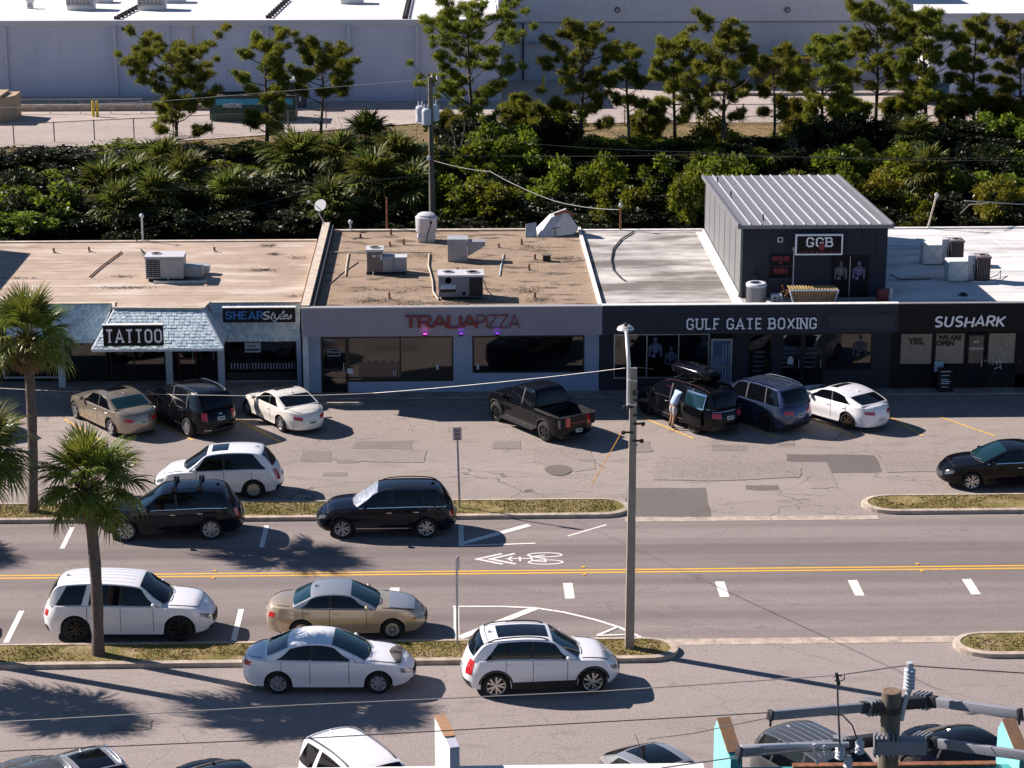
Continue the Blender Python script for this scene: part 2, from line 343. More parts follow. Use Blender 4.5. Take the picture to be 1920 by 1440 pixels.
# asphalt patches: outlines of repairs in the lot
pts=lambda *a:[tuple(G(x,y)[:2]) for x,y in a]
for i,(poly,m) in enumerate([(pts((1168,968),(1176,915),(1322,915),(1334,971)),m_patch),(pts((1474,852),(1640,853),(1655,886),(1560,887),(1551,866),(1476,866)),m_patch),
    (pts((1398,910),(1458,910),(1461,919),(1400,919)),m_patch),(pts((1333,833),(1400,834),(1398,846),(1335,845)),m_patch2),
    (pts((668,827),(772,827),(774,842),(660,841)),m_patch2),(pts((566,847),(620,846),(622,866),(564,866)),m_patch2),(pts((606,886),(652,886),(650,893),(604,893)),m_patch2),
    (pts((628,862),(668,860),(676,868),(634,868)),m_patch2),(pts((926,828),(975,827),(978,842),(924,842)),m_patch2),(pts((1000,840),(1108,842),(1118,880),(1080,885),(1000,866)),m_patch2),
    (pts((1560,890),(1572,915),(1520,916),(1500,868),(1552,868)),m_patch2),(pts((1180,828),(1218,828),(1224,848),(1182,848)),m_patch2),(pts((622,842),(800,845),(796,868),(690,866),(624,862)),m_patch2),
    (pts((1460,826),(1486,824),(1490,835),(1458,835)),m_patch2),(pts((1655,866),(1790,864),(1800,884),(1664,886)),m_patch2),(pts((205,1358),(285,1352),(282,1368),(210,1370)),m_patch2),
    (pts((1225,900),(1330,902),(1500,896),(1506,868),(1228,864)),m_patch2)]):
    if i in (9,10,12,14,16): m=MATS['faint_patch_asphalt'] if 'faint_patch_asphalt' in MATS else asphalt('faint_patch_asphalt',(0.185,0.155,0.14),(0.25,0.212,0.19),(0.33,0.285,0.255),.35,.5)
    rnd=random.Random(i); q=[]
    for a,b in zip(poly,poly[1:]+poly[:1]):
        for k in range(4): q.append((a[0]+(b[0]-a[0])*k/4+rnd.uniform(-.04,.04),a[1]+(b[1]-a[1])*k/4+rnd.uniform(-.05,.05)))
    struct('asphalt_patch',MB().sheet(q,.004+.0008*i),m)
# manhole-shaped round patch
c=G(1047,882); struct('round_asphalt_patch',MB().sheet([(c.x+.5*math.cos(a)*(1+.06*math.sin(3*a)),c.y+.62*math.sin(a)) for a in [2*math.pi*k/22 for k in range(22)]],.02),m_patch)
# kerbed islands: concrete kerb ring, turf top, rounded end
def island(xa,xb,y0,y1,roundl,roundr,label):
    r=(y1-y0)/2; ym=(y0+y1)/2
    def outline(o):
        p=[]; rr=r-o
        if roundr:
            for k in range(15):
                a=-math.pi/2+math.pi*k/14; p.append((xb-r+rr*1.25*math.cos(a),ym+rr*math.sin(a)))
        else: p+=[(xb,y0+o),(xb,y1-o)]
        if roundl:
            for k in range(15):
                a=math.pi/2+math.pi*k/14; p.append((xa+r+rr*1.25*math.cos(a),ym+rr*math.sin(a)))
        else: p+=[(xa,y1-o),(xa,y0+o)]
        return p
    A=outline(0); B=outline(.17); n=len(A); mb=MB()
    mb.add([(*p,0) for p in A]+[(*p,.13) for p in A]+[(p[0]*1,p[1],.15) for p in B]+[(*p,.05) for p in B],
        [f for i in range(n) for f in [(i,(i+1)%n,n+(i+1)%n,n+i),(n+i,n+(i+1)%n,2*n+(i+1)%n,2*n+i),(2*n+i,2*n+(i+1)%n,3*n+(i+1)%n,3*n+i)]])
    struct('kerb',mb,m_conc); struct('island_soil',MB().sheet(B,.13),m_turf)
    # short grass blades standing on it
    rs=np.random.RandomState(int(abs(xa)*7)); vx0=max(xa,-19); vx1=min(xb,26)
    N=int((vx1-vx0)*(y1-y0)*300); X=rs.uniform(vx0+.25,vx1-.3,N); Y=rs.uniform(y0+.2,y1-.2,N)
    if roundr:
        d=np.maximum(X-(xb-r),0)/1.25; k=(d**2+(Y-ym)**2)<(r-.2)**2; X,Y=X[k],Y[k]
    if roundl:
        d=np.maximum((xa+r)-X,0)/1.25; k=(d**2+(Y-ym)**2)<(r-.2)**2; X,Y=X[k],Y[k]
    bare=(np.sin(X*1.7)+np.sin(X*.63+Y*2)+np.sin(Y*3.1+X*.4))>1.35; k=~bare|(rs.rand(len(X))<.12); X,Y=X[k],Y[k]
    N=len(X); h=rs.uniform(.02,.06,N); a=rs.uniform(0,6.28,N); wd=rs.uniform(.012,.03,N); lx=rs.normal(0,.035,N); ly=rs.normal(0,.035,N)
    V=np.stack([np.stack([X-np.cos(a)*wd,Y-np.sin(a)*wd,np.full(N,.125)],1),np.stack([X+np.cos(a)*wd,Y+np.sin(a)*wd,np.full(N,.125)],1),np.stack([X+lx,Y+ly,.13+h],1)],1).reshape(-1,3)
    obj('short_grass',npmesh('short_grass',V,np.arange(3*N).reshape(-1,3),m_blade),None,kind='stuff')
gb=NT('grass_blades',.9); cc=gb.mix(gb.noise(1.6,.35,.65,5),(0.14,0.125,0.03),(0.34,0.25,0.10)); cc=gb.mix(gb.noise(25,.4,.6,2),cc,(0.20,0.165,0.05)); m_blade=gb.done(cc)
island(-90,5.95,72.42,74.2,False,True,'u'); island(14.45,90,72.5,74.3,True,False,'ur')
island(-90,6.35,59.75,61.35,False,True,'l'); island(14.85,90,59.75,61.5,True,False,'lr')
# flush concrete strips across the driveway mouths, cast in lengths
def crossing(xs,y0,y1,z=.008):
    for a,b in zip(xs,xs[1:]): struct('concrete_gutter',MB().box(a+.012,b-.012,y0,y1,-.05,z),m_conc)
crossing([5.9,8.4,10.9,13.2,14.6],72.0,72.42); crossing([6.3,7.7,10.3,11.1,13.2,14.9],61.0,61.48)
crossing([-60,-30,-18,-14,-10.5,-7,-3.5,0,3.5,5.4],61.37,61.5,.012)
# ---- painted markings
zz=.006
def mark(mb,name='road_marking',mat=m_white): return struct(name,mb,mat)
mark(rect(-90,120,67.30,67.41,zz),mat=m_yel); mark(rect(-90,120,67.06,67.17,zz),mat=m_yel)
def line(a,b,w,z=zz,mat=m_white,name='road_marking'):
    a=Vector(a[:2]); b=Vector(b[:2]); d=(b-a).normalized(); n=Vector((-d.y,d.x))*w/2
    return mark(MB().sheet([a-n,b-n,b+n,a+n],z),name,mat)
line((-12.83,71.95),(-12.83,69.85),.16); line((-6.28,71.95),(-6.28,69.78),.16); line((-19.3,71.9),(-19.3,69.8),.16)
line((-13.14,64.3),(-13.14,61.75),.17); line((-6.46,64.25),(-6.46,61.7),.17)
for x in (-1.81,3.63,8.43,12.64,16.27,20.2): 
    mark(rect(x-.15,x+.15,64.85 if x>3 else 65.4,66.2 if x>3 else 65.95,zz))
line((.30,71.8),(.30,69.75),.17,zz); line((.30,69.95),(2.62,71.75),.26,zz+.004); line((.2,69.72),(2.75,69.9),.10,zz+.008); line((3.87,70.62),(5.23,71.71),.09,zz)
line((.11,64.3),(.11,61.6),.17,zz); line((.2,61.75),(2.5,64.05),.28,zz+.004)
def pline(ps,w,z,closed=False):
    mb=MB(); ribbon(mb,[tuple(p[:2]) for p in ps],w,lambda x,y,d:(x,y,z+d),-.003,0); return mark(mb)
pline([(0.0,64.26),(1.5,64.22),(2.5,64.08),(3.4,63.68),(4.3,63.05),(5.0,62.4),(5.55,61.62)],.11,zz+.008)
line((4.28,61.8),(4.9,62.42),.11,zz+.012); line((4.25,61.78),(5.1,61.82),.09,zz+.016)
# bicycle and chevrons of the shared lane mark
for dx in (0,.42): 
    mb=MB(); ribbon(mb,[(1.62+dx,68.95),(.80+dx,68.46),(1.62+dx,67.97)],.11,lambda x,y,d:(x,y,zz+d),-.003,0); mark(mb,'shared_lane_chevron')
bk=MB(); k=0
for cx,cy,r in ((3.02,68.80,.0),(3.02,68.12,.0)):
    ribbon(bk,[(cx+.55*math.cos(a),cy+.20*math.sin(a)) for a in [2*math.pi*q/20 for q in range(21)]],.07,lambda x,y,d:(x,y,zz+d),-.003,0)
for q,pl in enumerate([[(3.02,68.8),(2.55,68.62),(2.6,68.25),(3.02,68.12)],[(2.55,68.62),(3.0,68.45),(3.02,68.12)],[(2.2,68.62),(2.2,68.22)],[(2.6,68.45),(1.75,68.46)],[(1.95,68.66),(1.82,68.44),(1.95,68.22)]]):
    ribbon(bk,pl,.065,lambda x,y,d:(x,y,zz+.002+.001*q+d),-.003,0)
mark(bk,'bicycle_marking')
for a,b in [((-15.21,84.83),(-13.18,81.65)),((-11.85,84.85),(-9.84,81.85)),((-8.4,84.6),(-6.51,81.55)),((7.6,84.3),(9.24,81.55)),((10.8,84.3),(12.5,81.5)),((13.9,84.6),(15.5,81.6)),((16.6,86.6),(18.05,81.6)),((19.1,84.4),(20.82,81.55)),((-18.5,84.8),(-16.5,81.6))]:
    line(a,b,.11,zz+.004,m_yel2,'stall_line')
# reflective studs beside the yellow line
for x in (-7.6,4.2,15.0):
    for y in (66.93,67.6): struct('road_stud',MB().box(x-.05,x+.05,y-.05,y+.05,0,.02),m_yel)
# wheel stops / low kerb in the shade
ws=obj('wheel_stop',MB().box(-5.45,-3.5,86.4,86.56,0,.12),m_conc,bevel=.02,label='long pale concrete wheel stop in the shade before the pizza shop door',category='wheel stop')
# ================================================================ shop row
m_stone=None
def roofmat(name,a,b,st,stain=.6,sc=.9,lo=.5,hi=.66):
    g=NT(name,.85); c=g.mix(g.noise(.35,.35,.65,6,g.pos(warp=.8)),a,b)
    s=g.noise(sc,lo,hi,6,g.pos((.28,1.0,1),warp=1.2)); c=g.mix(g.mul(s,stain),c,st)
    f=g.noise(9,.4,.7,4,g.pos((.25,1.4,1))); c=g.mix(g.mul(f,.25),c,tuple(x*.6 for x in a)); 
    return g,c,f
g,c,f=roofmat('beige_membrane',(0.34,0.255,0.195),(0.44,0.345,0.27),(0.60,0.54,0.48),stain=.65); c=g.mix(g.mul(g.noise(.6,.58,.70,6,g.pos((.3,1.1,1),(9,4,0),warp=1.0)),.7),c,(0.17,0.125,0.10)); m_roofA=g.done(c,f,.2)
g=NT('gravel_roof',.95); c=g.mix(g.noise(.7,.35,.65,6),(0.36,0.265,0.185),(0.26,0.185,0.125)); c=g.mix(g.mul(g.noise(28,.45,.6,3),.7),c,(0.44,0.35,0.26)); c=g.mix(g.mul(g.noise(1.3,.52,.64,7,g.pos((.6,1.5,1),warp=.9)),.85),c,(0.075,0.055,0.04)); m_roofB=g.done(c,g.noise(22,.3,.7,3),.8,.04)
g,c,f=roofmat('worn_white_coating',(0.40,0.385,0.37),(0.66,0.64,0.61),(0.13,0.115,0.10),stain=0.95,sc=.62,lo=.40,hi=.60); m_roofC=g.done(c,f,.2)
c=None
g,c,f=roofmat('white_membrane',(0.56,0.555,0.55),(0.68,0.675,0.67),(0.30,0.28,0.26),stain=.85,sc=.7,lo=.5,hi=.66); m_roofD=g.done(c,f,.15)
g,c,f=roofmat('warehouse_membrane',(0.66,0.64,0.63),(0.74,0.72,0.71),(0.55,0.53,0.52),stain=.3); m_roofW=g.done(c,f,.1)
m_blue=pbr('pale_blue_shingle',(0.46,0.55,0.60),.8,bump=.3); m_blue2=pbr('pale_blue_shingle_worn',(0.34,0.45,0.52),.8,bump=.3); m_blue3=pbr('pale_blue_shingle_bleached',(0.50,0.61,0.66),.8,bump=.3)
m_blk=pbr('black_paint',(0.006,0.006,0.009),.6,spec=.25); m_char=pbr('charcoal_wall',(0.019,0.023,0.038),.75,var=.12,scale=1.5)
m_char2=pbr('charcoal_panel',(0.027,0.031,0.048),.7,var=.12,scale=2)
m_gpaint=pbr('grey_blue_render',(0.30,0.37,0.52),.8,var=.06,scale=1.2)
m_fasc=pbr('grey_ribbed_metal',(0.27,0.27,0.34),.55,var=.05,scale=2)
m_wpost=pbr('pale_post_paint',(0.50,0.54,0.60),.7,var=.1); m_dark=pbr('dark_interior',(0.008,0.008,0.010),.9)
m_frame=pbr('dark_bronze_frame',(0.02,0.018,0.018),.4,metal=.4); m_alu=pbr('aluminium_frame',(0.45,0.46,0.48),.4,metal=.7)
m_glass=pbr('shop_glass',(0.004,0.005,0.007),.03,spec=1.0); m_glass2=pbr('tinted_poster_glass',(0.10,0.09,0.085),.12,spec=1.0)
m_cream=pbr('cream_coping',(0.50,0.42,0.34),.8,var=.2,scale=3); m_wcop=pbr('white_coping',(0.66,0.65,0.63),.7,var=.15)
m_shut=pbr('tower_cladding',(0.15,0.153,0.158),.6,var=.06,scale=1.0,stretch=(1,.2,1)); m_met=pbr('standing_seam_metal',(0.20,0.20,0.215),.5,metal=.2,var=.06,scale=2,stretch=(3,.2,1))
m_seam=pbr('seam_metal',(0.50,0.50,0.52),.45,metal=.2)
m_brick=pbr('dark_red_door',(0.07,0.012,0.012),.5)
YF=86.75; YW=88.2
def blk(name,parent,mat,x0,x1,y0,y1,z0,z1,**k): return obj(name,MB().box(x0,x1,y0,y1,z0,z1),mat,parent,world=True,**k)
# ---------- beige-roofed building (left)
A=thing('shop_building','flat beige roofed shop building with pale blue shingle mansard at the left of the row','building',(-13,95,0))
blk('roof',A,m_roofA,-40,-6.12,89.35,101.1,3.3,3.6)
cp=MB(); cp.box(-40,-6.12,101.1,101.35,2.6,3.66); cp.box(-40,-13.62,89.13,89.35,3.35,3.64); cp.box(-9.98,-6.12,89.13,89.35,3.35,3.64)
obj('roof_edge',cp,m_cream,A,world=True)
for i in range(7): obj('roof_lap',MB().bar((-40+.0,90.6+1.55*i,3.603),(-6.2,90.6+1.55*i,3.603),.05,.012),m_cream,A,world=True)
obj('roof_bump',MB().prism([(-13.72,89.35),(-13.58,88.42),(-10.02,88.25),(-9.86,89.35)],3.3,3.605),m_roofA,A,world=True)
for a,b in (((-13.74,89.3,3.62),(-13.6,88.38,3.62)),((-13.6,88.36,3.62),(-10.0,88.19,3.62)),((-10.0,88.2,3.62),(-9.84,89.3,3.62))):
    obj('bump_coping',MB().bar(a,b,.12,.08),m_cream,A,world=True)
blk('wall',A,m_dark,-40,-6.1,89.95,101.1,0,3.3)
obj('upper_block',MB().box(-32,-22.9,89.6,100.9,3.6,6.6),m_shut,A,world=True)
# shingle courses: real lapped rows of tabs
def shingles(parent,p00,p10,p01,p11,rows,pitch=.21,seed=1):
    """bottom-left, bottom-right, top-left, top-right corners of the sloping face"""
    p00,p10,p01,p11=[Vector(p) for p in (p00,p10,p01,p11)]; rnd=random.Random(seed); mb=MB()
    n=(p10-p00).cross(p01-p00).normalized()
    if n.y>0: n=-n
    for r in range(rows):
        v0=r/rows-.02; v1=(r+1)/rows+.05
        a0=p00.lerp(p01,max(v0,0)); b0=p10.lerp(p11,max(v0,0)); a1=p00.lerp(p01,min(v1,1)); b1=p10.lerp(p11,min(v1,1))
        N=max(1,int((b0-a0).length/pitch)); off=.5 if r%2 else 0
        for i in range(-1,N+1):
            u0=(i+off)/N+.05/N; u1=(i+1+off)/N-.05/N; u0=max(0,min(1,u0)); u1=max(0,min(1,u1))
            if u1-u0<.1/N: continue
            d=.028+rnd.uniform(0,.012); jz=rnd.uniform(-.012,.012)
            q=[a0.lerp(b0,u0)+n*d,a0.lerp(b0,u1)+n*d,a1.lerp(b1,u1)+n*.008,a1.lerp(b1,u0)+n*.008]
            q[0].z+=jz; q[1].z+=jz; w=[a0.lerp(b0,u0),a0.lerp(b0,u1)]
            mb.add(q+w,[(0,1,2,3),(0,4,5,1)])
    back=MB().add([p00,p10,p11,p01],[(0,1,2,3)])
    return mb
def mansard(parent,p00,p10,p01,p11,rows,seed):
    n=(Vector(p10)-Vector(p00)).cross(Vector(p01)-Vector(p00)).normalized(); n=-n if n.y>0 else n
    obj('mansard_panel',MB().slab(p00,p10,p11,p01,.06),pbr('mansard_base',(0.22,0.29,0.33),.8),parent,world=True)
    o=obj('shingles',shingles(parent,p00,p10,p01,p11,rows,seed=seed),m_blue,parent,world=True,kind='stuff'); o.data.materials.append(m_blue2); o.data.materials.append(m_blue3); rn=random.Random(seed)
    for i in range(0,len(o.data.polygons)-1,2):
        k=rn.choice((0,0,0,1,1,2)); o.data.polygons[i].material_index=k; o.data.polygons[i+1].material_index=k
mansard(A,(-16.4-24,88.4,2.15),(-14.3,88.4,2.15),(-40,89.1,3.58),(-13.75,89.1,3.58),9,1)
mansard(A,(-9.3,88.6,2.12),(-6.14,88.6,2.12),(-9.86,89.1,3.58),(-6.14,89.1,3.58),9,2)
mansard(A,(-14.22,86.35,2.42),(-9.05,86.35,2.42),(-13.56,88.36,3.56),(-10.0,88.2,3.56),13,3)
for p,q,r in (((-14.22,86.35,2.42),(-13.56,88.36,3.56),(-14.2,89.1,2.42)),((-9.05,86.35,2.42),(-10.0,88.2,3.56),(-9.1,89.1,2.42))):
    obj('mansard_cheek',MB().add([p,q,(q[0],89.1,3.56),r],[(0,1,2,3)]),m_blue,A,world=True)
    obj('corner_trim',MB().bar(p,q,.09,.06),m_wpost,A,world=True)
blk('soffit',A,m_char,-14.2,-9.1,86.4,89.2,2.36,2.40)
obj('eave_trim',MB().bar((-14.24,86.33,2.38),(-9.03,86.33,2.38),.07,.09),m_wpost,A,world=True)
for x,lab in ((-11.55,None),(-9.42,None),(-15.95,None)): blk('post',A,m_wpost,x-.13,x+.13,88.95,89.2,.14,2.4)
blk('end_pier',A,m_gpaint,-6.28,-6.1,88.5,89.9,0,2.2)
def window(parent,x0,x1,z0,z1,Y,fr=m_frame,gl=m_glass,t=.06,mull=(),name='window',depth=.08,rail=None):
    f=MB(); f.box(x0,x1,Y-depth,Y,z0,z0+t); f.box(x0,x1,Y-depth,Y,z1-t,z1); f.box(x0,x0+t,Y-depth,Y,z0+t,z1-t); f.box(x1-t,x1,Y-depth,Y,z0+t,z1-t)
    for m in mull: f.box(m-t/2,m+t/2,Y-depth,Y,z0+t,z1-t)
    if rail: f.box(x0+t,x1-t,Y-depth-.01,Y-.002,rail-t/2,rail+t/2)
    w=obj(name,f,fr,parent,world=True); xs=[x0+t]+[q for m in mull for q in (m-t/2,m+t/2)]+[x1-t]
    off=wloc(parent)
    for a,b in zip(xs[::2],xs[1::2]):
        g=MB(); g.box(a-off.x,b-off.x,Y-.035-off.y,Y-.02-off.y,z0+t-off.z,z1-t-off.z); obj('pane',g,gl,w)
    return w
def door(parent,x0,x1,z0,z1,Y,fr=m_frame,gl=m_glass,handle=True):
    d=window(parent,x0,x1,z0,z1,Y,fr,gl,.09,name='door',rail=z0+.95,depth=.07)
    if handle:
        off=wloc(parent); obj('handle',MB().bar((x1-.16-off.x,Y-.12-off.y,z0+.9-off.z),(x1-.16-off.x,Y-.12-off.y,z0+1.25-off.z),.03),m_alu,d)
    return d
window(A,-9.2,-6.4,.55,2.2,89.9,mull=(-8.3,)); window(A,-15.8,-14.2,.4,2.3,89.9,mull=()); window(A,-18.5,-16.1,.3,2.3,89.9,m_wpost)
window(A,-14.1,-11.8,.25,2.35,89.9,mull=(-13.1,)); door(A,-11.3,-10.5,.14,2.3,89.9,pbr('red_frame',(0.09,0.012,0.012),.5)); door(A,-10.4,-9.65,.14,2.3,89.9)
blk('knee_wall',A,pbr('dark_brick_wall',(0.05,0.035,0.03),.8,var=.3,scale=8),-9.28,-6.3,89.75,89.95,.14,.5)
blk('sill',A,m_wpost,-9.28,-6.28,89.6,89.78,.02,.16)
# picket rail inside the salon window, read as pale pickets
pk=MB(); 
for i in range(22): pk.box(-9.1+i*.125,-9.06+i*.125,89.83,89.85,.62,.88)
obj('window_pickets',pk,m_wpost,A,world=True,kind='stuff')
# lavish decals on the tattoo window: simple filigree drops
for cx in (-12.72,-12.02):
    d=MB(); k=0
    for s_ in (-1,1):
        for (a,b,r) in ((2.12,1.95,.16),(1.86,1.7,.2),(1.6,1.48,.12)):
            ribbon(d,[(cx+s_*r*math.sin(t)*(1-.3*t/3.1),a-(a-b)*2*(t/3.14)) for t in [3.14*q/8 for q in range(9)]],.03,lambda x,y,dd,k=k:(x,89.8-dd-.001*k,y),0,.002); k+=1
    obj('window_decal',d,pbr('decal_grey',(0.20,0.19,0.24),.7),A,world=True)
pn=blk('window_poster',A,pbr('poster_white',(0.55,0.58,0.66),.7),-8.5,-7.85,89.78,89.79,1.35,1.85)
obj('poster_lines',MB().box(-8.45,-7.9,89.772,89.778,1.76,1.82).box(-8.45,-7.9,89.772,89.778,1.42,1.50).box(-8.4,-8.05,89.772,89.778,1.60,1.64),pbr('poster_navy',(0.02,0.03,0.10),.7),A,world=True)
# ---------- pizza building
B=thing('shop_building','gravel roofed pizza shop with ribbed grey fascia and two wide dark windows','building',(0,95,0))
blk('roof',B,m_roofB,-5.42,6.0,87.1,103.1,3.3,3.62)
pw=MB(); pw.box(-5.95,-5.62,86.95,103.4,3.0,4.02); obj('parapet_wall',pw,m_cream,B,world=True)
blk('parapet_wall',B,pbr('tar_flashing',(0.03,0.03,0.035),.8),-5.62,-5.44,86.98,103.3,3.3,3.92)
blk('roof_edge',B,m_cream,-5.4,6.0,103.1,103.35,2.6,3.70)
blk('roof_divider',B,m_wcop,6.0,6.14,87.0,103.3,3.3,3.76); blk('roof_divider',B,pbr('tar_line',(0.02,0.02,0.02),.9),6.145,6.2,87.0,103.3,3.3,3.68)
blk('wall',B,m_dark,-5.9,6.05,88.32,103.1,0,3.3)
wl=MB()
for x0,x1,z0,z1 in ((-5.94,-5.28,0,2.8),(-5.28,-4.2,2.4,2.8),(-4.2,.1,2.4,2.8),(.1,.88,0,2.8),(.88,5.45,2.4,2.8),(5.45,6.05,0,2.8),(-4.2,.1,0,.5),(.88,5.45,0,.83)): wl.box(x0,x1,88.2,88.31,z0,z1)
obj('front_wall',wl,m_gpaint,B,world=True); blk('end_pier',B,m_wpost,-5.97,-5.75,87.6,88.19,0,2.78)
window(B,-4.2,.1,.5,2.4,88.26,mull=(-2.05,),gl=pbr('pizza_glass',(0.035,0.026,0.020),.05,spec=1.0)); window(B,.88,5.45,.83,2.4,88.26,t=.07)
door(B,-5.28,-4.2,0.05,2.4,88.26)
blk('fascia',B,m_fasc,-5.93,6.06,86.79,86.98,2.76,3.93)
blk('fascia_cap',B,pbr('cap_metal',(0.42,0.41,0.43),.5,metal=.3),-5.95,6.07,86.73,87.02,3.93,3.97); blk('soffit',B,m_gpaint,-5.93,6.06,86.98,88.2,2.80,2.84)
rb=MB()
for i in range(118): rb.box(-5.9+i*.1015,-5.86+i*.1015,86.765,86.79,2.77,3.92)
obj('fascia_ribs',rb,m_fasc,B,world=True,kind='stuff')
ct=MB()
for i in range(26): x=-3.75+i*.065; ct.box(x,x+.035,88.212,88.222,.62,1.35+.05*math.sin(i*1.3))
obj('window_curtain',ct,pbr('curtain_brown',(0.075,0.052,0.038),.8),B,world=True,kind='stuff')
for x,z in ((-.55,1.1),(1.1,1.1),(-2.3,.85)): blk('table_item',B,m_wpost,x-.05,x+.05,88.215,88.222,z-.12,z+.1)
S=thing('sign_lettering','dark red raised letters TRALIA PIZZA on grey ribbed fascia','sign',(.4,YF,3.3))
m_red=pbr('dark_red_letter',(0.15,0.008,0.014),.4)
lettering(S,'TRALIA',-1.88,.98,3.08,3.64,YF-.03,m_red,'round',.165,.10,depth=.05)
lettering(S,'PIZZA',1.04,2.72,3.08,3.64,YF-.03,m_red,'round',.085,.14,depth=.04)
for x,l,c in ((-1.02,'leftmost pink lit spot lamp under the pizza lettering',(1,.05,.65)),(.42,'middle violet spot lamp under the pizza lettering',(.35,.05,1)),(1.86,'rightmost violet spot lamp under the pizza lettering',(.35,.05,1))):
    T=thing('spot_lamp',l,'lamp',(x,YF-.12,2.84),group='coloured spot lamps on the pizza fascia')
    obj('housing',MB().lathe([(.03,-.06),(.075,-.05),(.09,.02),(.085,.05)],n=12,axis='z'),pbr('lamp_black',(0.01,0.008,0.012),.4),T)
    obj('arm',MB().bar((0,0,-.02),(0,.12,-.04),.03),pbr('lamp_black',(0,0,0)),T)
    obj('lens',MB().lathe([(.075,.052),(.0,.075)],n=12,axis='z'),pbr('lens_%d'%int(x*10),c,.4,emit=c,estr=1.0 if x>-1 else 2.5),T)
    pl=bpy.data.lights.new('lamp_glow','POINT'); pl.energy=.25 if x>-1 else .2; pl.color=c; pl.shadow_soft_size=.06
    po=bpy.data.objects.new('lamp_glow',pl); COL.objects.link(po); po.parent=T; po.location=(0,-.02,.16)
font_text(B,'6600',-4.72,2.60,.22,88.19,m_wpost,'house_number')
dp=thing('door_plaque','small outlined plaque reading TRALIA on the pizza shop door','sign',(-4.75,88.17,1.75))
obj('plate',MB().box(-.24,.24,-.012,0,-.14,.14),m_blk,dp); obj('plate_border',MB().box(-.25,.25,-.016,-.004,.13,.15).box(-.25,.25,-.016,-.004,-.15,-.13).box(-.25,-.235,-.016,-.004,-.13,.13).box(.235,.25,-.016,-.004,-.13,.13),m_wpost,dp)
font_text(dp,'TRALIA',-4.75,1.76,.13,88.145,m_wpost)
nt1=obj('door_notice',MB().box(-4.22,-3.98,88.12,88.125,.86,1.08),pbr('poster_white',(0,0,0)),None,label='small white paper notice beside the pizza shop door handle',category='notice')
# ---------- boxing building with metal tower
Cb=thing('shop_building','charcoal boxing gym with worn white roof and a tall metal clad upper block','building',(12,95,0))
blk('roof',Cb,m_roofC,6.2,17.95,87.1,103.1,3.3,3.6); blk('roof_edge',Cb,m_wcop,6.2,11.9,103.1,103.35,2.6,3.64)
blk('wall',Cb,m_dark,6.1,17.95,88.32,103.0,0,3.3)
wl=MB()
for x0,x1,z0,z1 in ((6.08,6.65,0,2.8),(6.65,10.55,0,.55),(10.55,10.62,.5,2.8),(11.5,12.15,0,2.8),(13.15,13.5,0,2.8),(17.25,18.0,0,2.8),(15.3,17.25,0,.8),(6.65,17.25,2.42,2.8)): wl.box(x0,x1,88.2,88.31,z0,z1)
obj('front_wall',wl,m_char,Cb,world=True)
window(Cb,6.65,10.55,.55,2.42,88.27,m_alu,t=.045,mull=(8.0,9.3)); window(Cb,12.15,13.15,.05,2.42,88.27); door(Cb,13.5,14.4,.05,2.42,88.27); door(Cb,14.4,15.3,.05,2.42,88.27); window(Cb,15.3,17.25,.8,2.42,88.27)
fd=door(Cb,10.62,11.5,.05,2.2,88.26,m_alu,pbr('flag_door_film',(0.10,0.12,0.24),.3))
fl=MB()
for i in range(6):
    top=1.95 if i>=3 else 1.45; x=10.76+i*.115; fl.box(x,x+.04,88.215,88.222,.12,top)
obj('flag_stripes',fl,pbr('flag_grey',(0.35,0.37,0.48),.6),Cb,world=True)
# posters of athletes in the windows: plain figures on dark ground
def figure(parent,cx,z0,h,Y,col,name='poster_figure',seed=0):
    mb=MB(); rnd=random.Random(seed); k=[0]
    def blob(x,z,rx,rz,n=12):
        y=Y-.002-.0008*k[0]; k[0]+=1
        mb.add([(cx+x*h+rx*h*math.cos(t)*(1+.1*rnd.uniform(-1,1)),y,z0+z*h+rz*h*math.sin(t)) for t in [2*math.pi*q/n for q in range(n)]],[tuple(range(n))])
    blob(0,.9,.06,.08); blob(0,.70,.15,.10); blob(-.0,.56,.11,.10); blob(-.17,.62,.045,.12); blob(.17,.62,.045,.12); blob(-.19,.44,.035,.1); blob(.18,.44,.035,.1); blob(-.06,.38,.07,.06)
    return obj(name,mb,pbr(col[0],col[1],.7,var=.5,scale=9),parent,world=True)
for cx,z0,h,c in ((8.25+.1,1.0,1.3,('poster_blue',(0.10,0.12,0.22))),(9.0,.7,1.2,('poster_slate',(0.05,0.06,0.12))),(16.75,.95,1.4,('poster_dim',(0.05,0.05,0.065)))): figure(Cb,cx,z0,h,88.225,c,seed=int(cx))
for x,z in ((14.75,2.05),(13.8,2.05),(12.6,1.9)):
    st=MB(); 
    for k in range(5): st.box(x-.2-.02*k,x+.25-.03*k,88.185,88.19,z-.2*k-.3,z-.2*k-.24)
    obj('door_print',st,pbr('print_dim',(0.07,0.08,0.12),.7),Cb,world=True)
obj('door_sticker',MB().box(13.78,14.02,88.18,88.186,1.1,1.34).box(13.83,13.97,88.18,88.187,1.34,1.44),m_wpost,Cb,world=True)
blk('fascia',Cb,m_char,6.07,17.96,86.8,86.98,2.77,3.96); blk('fascia_cap',Cb,m_wcop,6.07,17.97,86.74,87.04,3.96,3.99); blk('soffit',Cb,m_char,6.07,17.9,86.98,88.2,2.8,2.84)
blk('upper_band',Cb,m_char,6.08,17.95,86.76,86.8,3.62,3.955)
for x0,x1 in ((6.3,8.32),(8.42,14.98),(15.1,17.85)):
    f=MB(); f.box(x0,x1,86.77,86.797,2.86,2.90); f.box(x0,x1,86.77,86.797,3.54,3.58); f.box(x0,x0+.04,86.77,86.797,2.9,3.54); f.box(x1-.04,x1,86.77,86.797,2.9,3.54)
    obj('panel_moulding',f,m_char2,Cb,world=True)
